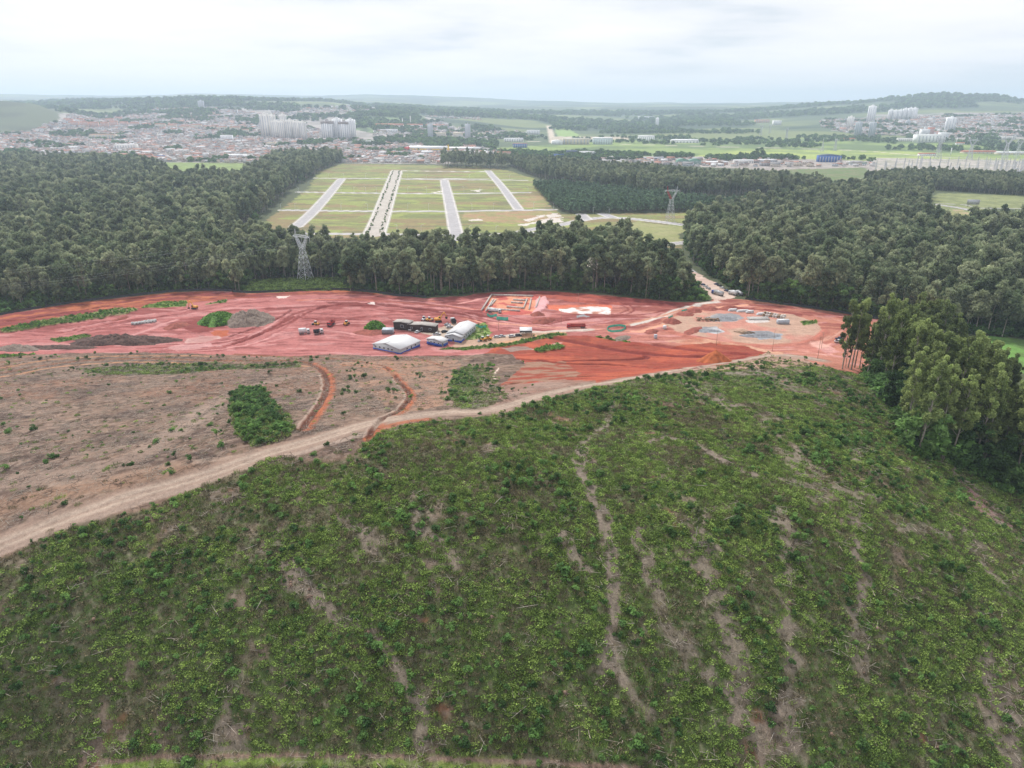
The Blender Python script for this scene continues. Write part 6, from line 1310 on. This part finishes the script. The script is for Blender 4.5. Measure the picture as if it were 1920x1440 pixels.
TW_ = dict(cream=mat('cream_tower', (.80,.77,.72), .8, var=.04, scale=.05), white=mat('white_tower', (.86,.86,.86), .8, var=.03, scale=.05), brown=mat('brown_tower_crown', (.34,.28,.26), .8), grey=mat('grey_tower', (.5,.52,.55), .8, var=.04, scale=.05), win=mat('grey_window_strip', (.42,.44,.48), .4), pink=mat('salmon_render', (.62,.36,.27), .85, var=.08, scale=.05), orange=mat('orange_wall', (.55,.20,.12), .8), buff=mat('buff_block', (.62,.55,.42), .85), terr=mat('terracotta_roof', (.50,.20,.13), .9, var=.1, scale=.1), glassb=mat('blue_glass_strip', (.15,.25,.32), .3))  # win: one even blue-grey for all window strips
def tower(px, pyb, wpx, hpx, label, mw='cream', group=None, crown=None, depth=.75, rz=0.2, ms='win', nst=5, shape='slab'):
    p = at1(px, pyb); dep = p[1]*ct+(CAM_H-p[2])*st_; w_ = wpx*dep/F; h_ = hpx*dep/F/math.cos(PITCH); d_ = w_*depth
    e_ = empty('apartment_tower', (p[0], p[1]+d_/2, p[2]-2), rz, label, 'tower', group); h_ += 2
    b_ = MB()
    if shape == 'slab':
        b_.box((0, 0, h_/2), (w_*.44, d_, h_)); b_.box((-w_*.32, 0, h_*.485), (w_*.30, d_*.8, h_*.97)); b_.box((w_*.32, 0, h_*.485), (w_*.30, d_*.8, h_*.97))
    else: b_.box((0, 0, h_/2), (w_*.9, d_*.6, h_)); b_.box((0, 0, h_*.49), (w_*.45, d_, h_*.98))
    b_.build('wall', TW_[mw], e_)
    for i in range(nst):
        x = (-.40+.8*i/(nst-1))*w_; yf = -d_/2 if abs(x) < w_*.22 and shape == 'slab' else (-d_*.4 if shape == 'slab' else (-d_/2 if abs(x) < w_*.22 else -d_*.3))
        s_ = MB()
        nf = max(6, int(h_/3.0))
        s_.box((x, yf-.08, h_*.47), (w_*.055, .16, h_*.86))
        s_.build('window_column', TW_[ms], e_)
    for sd in (-1, 1):
        s_ = MB(); nf = max(6, int(h_/3.0)); xs_ = sd*(w_*.47+.08) if shape == 'slab' else sd*(w_*.45+.08)
        s_.box((xs_, 0, h_*.47), (.16, d_*.2, h_*.86))
        s_.build('window_column', TW_[ms], e_)
    MB().box((0, 0, h_+2), (w_*.22, d_*.35, 4.2)).build('lift_house', TW_[crown or mw], e_)
    if crown:
        c_ = MB(); c_.box((0, 0, h_*.93), (w_*.46, d_*1.04, h_*.13)); c_.box((-w_*.32, 0, h_*.91), (w_*.32, d_*.84, h_*.12)); c_.box((w_*.32, 0, h_*.91), (w_*.32, d_*.84, h_*.12)); c_.build('crown', TW_[crown], e_)
G1 = 'cream towers of the large cluster left of centre'
for px_, pb, w_, h_, L in [(499,258,22,39,'tallest cream tower at the left end of the large cluster'),(512,256,14,36,'cream tower second from left at the back of the cluster'),(532,252,14,33,'set-back cream tower rising behind the middle of the cluster'),(517,260,17,30,'cream tower in the left front row of the cluster'),(531,262,17,31,'cream tower in the middle front of the cluster'),(545,262,17,33,'cream tower right of the middle of the cluster'),(558,263,16,32,'cream tower second from right of the cluster'),(569,264,14,32,'cream tower at the right end of the cluster')]:
    tower(px_, pb, w_, h_, L, 'cream', G1, rz=.25)
for px_, pb, w_, h_, L, cr_ in [(614,262,21,31,'brown-crowned tower at the left of the four-tower group','brown'),(633,261,17,34,'plain white tower behind the left brown-crowned one',None),(646,262,20,30,'brown-crowned tower at the right of the four-tower group','brown'),(658,262,17,34,'plain white tower at the right end of the four-tower group',None)]: tower(px_, pb, w_, h_, L, 'white', 'towers of the four-tower group', cr_, rz=-.15)
tower(807,264,11,27,'slim pale tower among trees left of the yellow pillar','grey',shape='cross',rz=.1); tower(877,262,11,26,'slim pale tower right of the yellow pillar','grey',shape='cross',rz=-.1)
tower(377,208,11,17,'hazy grey slab tower on top of the town ridge at left','grey')
for px_, pb, w_, h_, L, mw_, g_ in [(1634,230,14,28,'tallest slender white tower on the right, leaning over the hill line','white',None),(1595,240,11,19,'stubby cream tower left of the tallest right tower','cream',None),(1609,257,12,25,'left one of the two striped twin towers at right','grey',None),(1635,258,12,26,'right one of the two striped twin towers at right','grey',None),(1783,247,17,24,'broad white slab tower right of the hospital','white',None)]: tower(px_, pb, w_, h_, L, mw_, g_, rz=-.3, ms='win' if mw_ != 'grey' else 'glassb', nst=4)
for i, (px_, w_, h_) in enumerate([(1670,9,17),(1679,10,16),(1688,9,17),(1697,9,19),(1706,9,20),(1714,10,20)]): tower(px_, 225, w_, h_, 'white tower in the tight row on the ridge before the blue mountain', 'white', 'towers in the tight ridge row', rz=-.2, nst=4)
tower(1232,240,6,17,'lone bright white block tower on the far plain','white',rz=0,nst=4); tower(1703,236,8,9,'small grey tower in the middle of the right town','grey',rz=0,nst=4)
def block(px, pyb, wpx, hpx, label, mw, mr, cat='building', group=None, name='apartment_block', rz=0.0, depth=.35, kind='gable', band=None, nwin=8):
    p = at1(px, pyb); dep = p[1]*ct+(CAM_H-p[2])*st_; w_ = wpx*dep/F; h_ = hpx*dep/F/math.cos(PITCH); d_ = max(9, w_*depth); rise = min(d_*.18, h_*.5) if kind == 'gable' else .5
    e_ = empty(name, (p[0], p[1]+d_/2, p[2]-1), rz, label, cat, group); hw_ = h_+1-rise*.6
    MB().box((0, 0, hw_/2-1), (w_, d_, hw_+2)).build('wall', mw, e_)
    r = MB()
    if kind == 'gable':
        V = [(-w_/2-.5, -d_/2-.6, hw_), (w_/2+.5, -d_/2-.6, hw_), (w_/2+.5, d_/2+.6, hw_), (-w_/2-.5, d_/2+.6, hw_), (-w_/2-.5, 0, hw_+rise), (w_/2+.5, 0, hw_+rise)]; r.add(V, [[0,1,5,4],[2,3,4,5],[1,2,5],[3,0,4],[3,2,1,0]])
    elif kind == 'arch':
        n = 12; pr = [(-w_/2+w_*i/n, hw_+rise*6*math.sin(math.pi*i/n)) for i in range(n+1)]; r.prism(pr+[(w_/2, hw_-.2), (-w_/2, hw_-.2)], -d_/2, d_/2)
    else: r.box((0, 0, hw_+.3), (w_+.6, d_+.6, .6))
    r.build('roof', mr, e_)
    nf = max(1, int(hw_/3.2))
    for k_ in range(min(nwin, 10)):
        s_ = MB(); x = (-.44+.88*k_/max(1, nwin-1))*w_
        s_.box((x, -d_/2-.06, hw_*.48), (w_*.25/nwin+.5, .12, hw_*.72))
        s_.build('window_column', TW_['win'], e_)
    return e_
# rows of salmon and buff walk-up blocks in the left town
for i, (px_, py_, w_, h_) in enumerate([(140,237,14,8),(158,238,13,9),(176,240,16,10),(196,240,14,10),(213,238,14,10),(130,230,12,6),(232,236,14,7),(252,236,14,6),(150,228,13,5),(275,238,14,6),(205,229,14,6),(222,225,12,5)]): block(px_, py_, w_, h_, 'salmon walk-up block in the dense cluster below the green hill at left', TW_['pink'], TW_['terr'], group='salmon blocks at left', rz=.1, nwin=6)
for i, (px_, py_, w_, h_) in enumerate([(300,240,18,7),(322,241,16,6),(345,243,18,6),(368,241,18,7),(392,243,16,6),(415,245,18,7),(440,246,18,7),(460,249,12,6)]): block(px_, py_, w_, h_, 'buff walk-up block in the long row across the left town', TW_['buff'], TW_['terr'], group='buff blocks across the left town', rz=.05, nwin=6)
for px_, py_, w_, h_, L, mw_, mr_, kd in [(192,262,46,9,'long cream warehouse with flat wall in the left town','buff','terr','flat'),(235,282,40,10,'pale green-white school block behind the left forest','cream','white','flat'),(425,266,22,11,'white four-storey block with open balconies in the left town','white','white','flat'),(508,276,15,8,'cream apartment block right of the dark town trees','buff','buff','flat'),(272,298,26,8,'dark red roofed hall at the left town front','pink','terr','gable'),(300,299,12,6,'small bright blue building at the left town front','blueb','blueb','flat'),(385,296,10,8,'narrow white building at the left town front','white','white','flat'),(440,297,40,6,'long white warehouse at the left town front','white','white','gable'),
                                           (690,274,22,9,'plain white box warehouse in the centre town','white','white','flat'),(600,266,34,5,'long grey shed below the tower groups','cream','white','flat'),(728,240,54,6,'long red-roofed row on the slope behind the town','cream','terr','gable'),(775,240,34,6,'pale blocks with red roofs beside two chimneys','cream','terr','gable'),(812,241,30,6,'right end of the red-roofed rows on the slope','cream','terr','gable'),(733,248,24,5,'long white block under the red-roofed rows','white','white','flat'),
                                           (825,258,22,8,'cream gabled block right of the first slim tower','buff','buff','gable'),(858,258,16,8,'cream gabled block left of the second slim tower','buff','buff','gable'),(903,258,14,7,'cream gabled block right of the second slim tower','buff','buff','gable'),(800,292,20,7,'dark hall with white front and orange sign pillar','grey','white','gable'),(870,284,60,6,'long low pale sheds right of the yellow pillar','pink','white','gable'),
                                           (975,277,27,7,'blue sided store with red fascia in the trees','blueb','terr','flat'),(945,296,26,10,'pink brick block behind the dark tree row','pink','terr','flat'),(963,266,36,6,'white terrace of shops before the far dark wood','white','white','flat'),(1000,252,24,7,'white blocks beside the far straight road','white','white','flat'),(1045,296,24,6,'royal blue low shed before the dark wood','blueb','blueb','flat'),(1073,293,20,9,'dark navy hall before the dark wood','navyb','navyb','flat'),(1105,292,38,7,'long white factory with dark door bays','white','white','flat'),
                                           (1137,298,14,5,'small orange-roofed house at the edge of the dark wood','white','orange','gable'),(1045,271,20,6,'white hall with blue front on the far plain','white','white','arch'),(1080,271,50,10,'long beige ribbed warehouse on the far plain','buff','cream','flat'),(1130,271,36,11,'pale glassy greenhouse-like hall on the far plain','glassw','white','gable'),(1212,265,30,9,'white mansion-like building with trees on the plain','white','white','gable'),(1285,268,50,5,'long low white shed beside the plain road','white','white','gable'),
                                           (1280,309,20,8,'dull green arched shed, left of two on the strip','greenb','greenb','arch'),(1304,309,20,8,'dull green arched shed, right of two on the strip','greenb','greenb','arch'),(1556,304,42,11,'big blue arched hall on the industrial strip','blueb','navyb','arch'),(1440,305,34,5,'grey long shed with dark blue door on the strip','grey','white','gable'),(1395,306,36,5,'pale long shed right of the green arches','cream','white','gable'),(1345,309,40,5,'low rust and white sheds in the middle of the strip','pink','white','gable'),(1175,300,34,5,'white sheds at the left end of the strip','white','white','gable'),(1225,301,40,5,'dark blue and grey shed left on the strip','navyb','grey','gable'),(1490,308,34,4,'brown roofed shed on the strip behind the meadow','pink','terr','gable'),(1610,310,30,4,'teal roofed stores at the right end of the strip','white','greenb','gable'),
                                           (1212,224,30,5,'far white building on the dark ridge','white','white','flat'),(1430,230,26,5,'salmon blocks on the far ridge at right','pink','terr','flat'),(1458,235,14,8,'white stepped blocks on the far ridge at right','white','white','flat'),(1745,267,54,13,'wide bright white hospital base at right','white','white','flat'),(1735,256,14,12,'white upper block of the hospital','white','white','flat'),(1746,255,9,14,'orange stair block rising from the hospital','orange','orange','flat'),(1770,262,14,12,'right wing of the white hospital','white','white','flat'),
                                           (1590,264,26,4,'orange roofed low shed left of the twin towers','buff','orange','gable'),(1700,265,30,5,'pale low rows left of the hospital','cream','white','flat'),(1805,271,22,3,'orange roofed low shed right of the hospital','white','orange','gable'),(1740,292,30,4,'white wall and shed on the plain before the hospital','white','orange','gable'),(1840,288,60,4,'long low orange sheds on the right plain','buff','orange','gable'),(1905,290,60,4,'long low pale sheds at the right edge of the plain','buff','white','gable'),(1890,262,30,5,'large pale block at the front of the right town','cream','white','flat')]:
    for nm, c in (('blueb', (.05,.13,.40)), ('navyb', (.05,.07,.16)), ('greenb', (.13,.27,.20)), ('glassw', (.60,.70,.72))):
        if nm not in TW_: TW_[nm] = mat(nm+'_cladding', c, .6)
    block(px_, py_, w_, h_, L, TW_[mw_], TW_[mr_], name='building', kind=kd, rz=random.uniform(-.08, .08), depth=.3 if w_ > 20 else .8)
def pillar(px, pyb, h_px, wpx, label, m_, name='chimney', cat='chimney'):
    p = at1(px, pyb); dep = p[1]*ct+(CAM_H-p[2])*st_; h_ = h_px*dep/F; r_ = wpx*dep/F/2
    e_ = empty(name, (p[0], p[1], p[2]), 0, label, cat); MB().tube((0, 0, -1), (0, 0, h_), r_, r_*.8, 10).build('shaft', m_, e_); MB().tube((0, 0, h_), (0, 0, h_+r_*.5), r_*.95, sides=10).build('cap', m_, e_)
pillar(755,236,13,2.0,'pale chimney, left of two by the red-roofed rows',TW_['cream']); pillar(770,234,15,2.0,'pale chimney, right of two by the red-roofed rows',TW_['cream'])
TW_['yel'] = mat('yellow_cladding', (.75,.48,.02), .6); TW_['redc'] = mat('red_cladding', (.55,.04,.04), .6)
pillar(841,288,15,3.0,'bright yellow pillar at the end of the yellow market hall',TW_['yel'],'sign_pillar','pillar'); pillar(787,294,8,2.2,'short orange sign pillar before the dark hall',TW_['orange'],'sign_pillar','pillar')
pillar(1717,262,11,1.8,'white chimney left of the hospital',TW_['white']); pillar(1782,291,13,1.6,'white water tower on the plain under the hospital',TW_['white'],'water_tower','water tower'); pillar(1793,268,9,1.4,'thin white tower right of the hospital',TW_['white'],'water_tower','water tower'); pillar(446,214,8,1.6,'thin white mast building on the town ridge',TW_['white']); pillar(669,262,6,3.5,'round white water tank right of the four-tower group',TW_['white'],'water_tower','water tower')
e_ = block(802,285,72,8,'long yellow market hall with white curved roof and red end', TW_['yel'], TW_['white'], name='market_hall', kind='gable', rz=-.12, depth=.35, nwin=2)
p = at1(768,285); MB().box((-36*1.75, -6, 8), (14, 40, 13)).build('red_end', TW_['redc'], e_)
# far pylons over the plain, gantries of the substation
G2 = 'pylons across the far plain'
for i, (px_, py_, h_) in enumerate([(1426,254,46),(1443,250,44),(1474,262,48),(1541,285,42),(1565,283,40),(1757,300,62),(1817,300,58),(1882,302,66),(1906,296,50)]):
    pylon(px_, py_, h_, .4*i, 'pale lattice pylon on the plain, among the hazy far ones', 'galvfar', False, 4.6, thick=2.4)
    o = [q for q in S.objects if q.name.startswith('lattice_pylon') and q.get('label', '').startswith('pale lattice pylon')][-1]; o['group'] = G2
gan = None; k_ = 0
for px_, py_ in [(1650+i*17+random.uniform(-3, 3), 318+random.uniform(-8, 9)+i*0.5) for i in range(17)]+[(1860+i*11, 322+random.uniform(-6, 8)) for i in range(7)]:
    p = gp(px_, py_); h_ = 20
    if gan is None:
        gan = empty('substation_gantry', (0, 0, 0))
        for sx_ in (-10, 10):
            c_ = MB()
            for a_, b_ in ((-1, -1), (1, -1), (1, 1), (-1, 1)): c_.tube((sx_+a_*1.3, b_*1.3, 0), (sx_+a_*.3, b_*.3, h_+7), .34, sides=4, cap=False)
            for z in range(0, h_, 3): c_.tube((sx_-1.1, -1.1, z), (sx_+1.0, -1.0, z+3), .14, sides=4, cap=False); c_.tube((sx_+1.1, -1.1, z), (sx_-1.0, -1.0, z+3), .14, sides=4, cap=False)
            c_.build('column', M['white'], gan)
        c_ = MB()
        for yy in (-.5, .5):
            for zz in (h_-2, h_-.8): c_.tube((-10, yy, zz), (10, yy, zz), .2, sides=4, cap=False)
        c_.build('beam', M['white'], gan)
        for q in (-6, 0, 6): MB().tube((q, 0, h_-2), (q, 0, h_-4.5), .25, sides=6).build('insulator', M['concrete'], gan)
        o = gan
    else: o = copy_tree(gan)
    o.location = p; o.rotation_euler = (0, 0, random.choice((0.1, 1.4, .1))); tag(o, 'white portal gantry of the substation behind the dark tree row', 'gantry', 'gantries of the substation', 'thing')
tr_ = None
for i in range(26):
    px_, py_ = 1655+random.random()*260, 318+random.random()*14; p = gp(px_, py_)
    if tr_ is None:
        tr_ = empty('transformer', (0, 0, 0)); MB().box((0, 0, 2), (6, 4, 4.5)).build('tank', M['galvfar'], tr_); MB().box((4, 0, 2), (1.2, 3.5, 3.8)).build('radiator', M['steel'], tr_)
        for q in (-1.5, 0, 1.5): MB().tube((q, 0, 4), (q, 0, 6.5), .3, .15).build('bushing', M['kiln'], tr_)
        o = tr_
    else: o = copy_tree(tr_)
    o.location = p; o.rotation_euler = (0, 0, random.random()); tag(o, 'squat grey transformer on the pale substation ground', 'transformer', 'transformers of the substation')
# lone dark trees on the plain
for px_, py_, s_, L in [(1391,299,1.2,'small round dark tree alone on the bright meadow, left of the big one'),(1420,299,1.9,'large round dark tree on the bright meadow behind the strip'),(1442,277,1.4,'narrow dark tree farther back on the plain'),(1465,301,1.0,'low dark tree right of the large round one'),(1185,268,1.9,'big rounded dark tree between the far halls on the plain'),(647,208,1.9,'slim dark tree alone on the green ridge'),(671,210,2.4,'broad dark tree on the green ridge right of the slim one')]:
    p = gp(px_, py_); q = random.randrange(3); e_ = empty('broadleaf_tree', p, random.random()*6, L, 'tree'); e_.scale = (s_*1.1, s_*1.1, s_); obj('trunk', TREES['broad'][q][0], e_); obj('crown', TREES['broad'][q][1], e_)

# ------------------------------------------------------------------ haze: one closed box of even thin air
hb = np.array([(-16000,-1500,-60),(16000,-1500,-60),(16000,19500,-60),(-16000,19500,-60),(-16000,-1500,420),(16000,-1500,420),(16000,19500,420),(-16000,19500,420)], float)
hm = bpy.data.materials.new('haze'); hm.use_nodes = True; t = hm.node_tree; t.nodes.clear()
o_ = t.nodes.new('ShaderNodeOutputMaterial'); pv = t.nodes.new('ShaderNodeVolumePrincipled'); pv.inputs['Color'].default_value = (0.68, 0.83, 1.0, 1); pv.inputs['Density'].default_value = 1.05e-4; pv.inputs['Anisotropy'].default_value = 0.35
t.links.new(pv.outputs[0], o_.inputs['Volume'])
obj('haze', raw_mesh('haze', hb, np.array([[0,3,2,1],[4,5,6,7],[0,1,5,4],[1,2,6,5],[2,3,7,6],[3,0,4,7]]), [hm]), label='thin bluish haze in the air over the whole valley', cat='haze', kind='stuff')
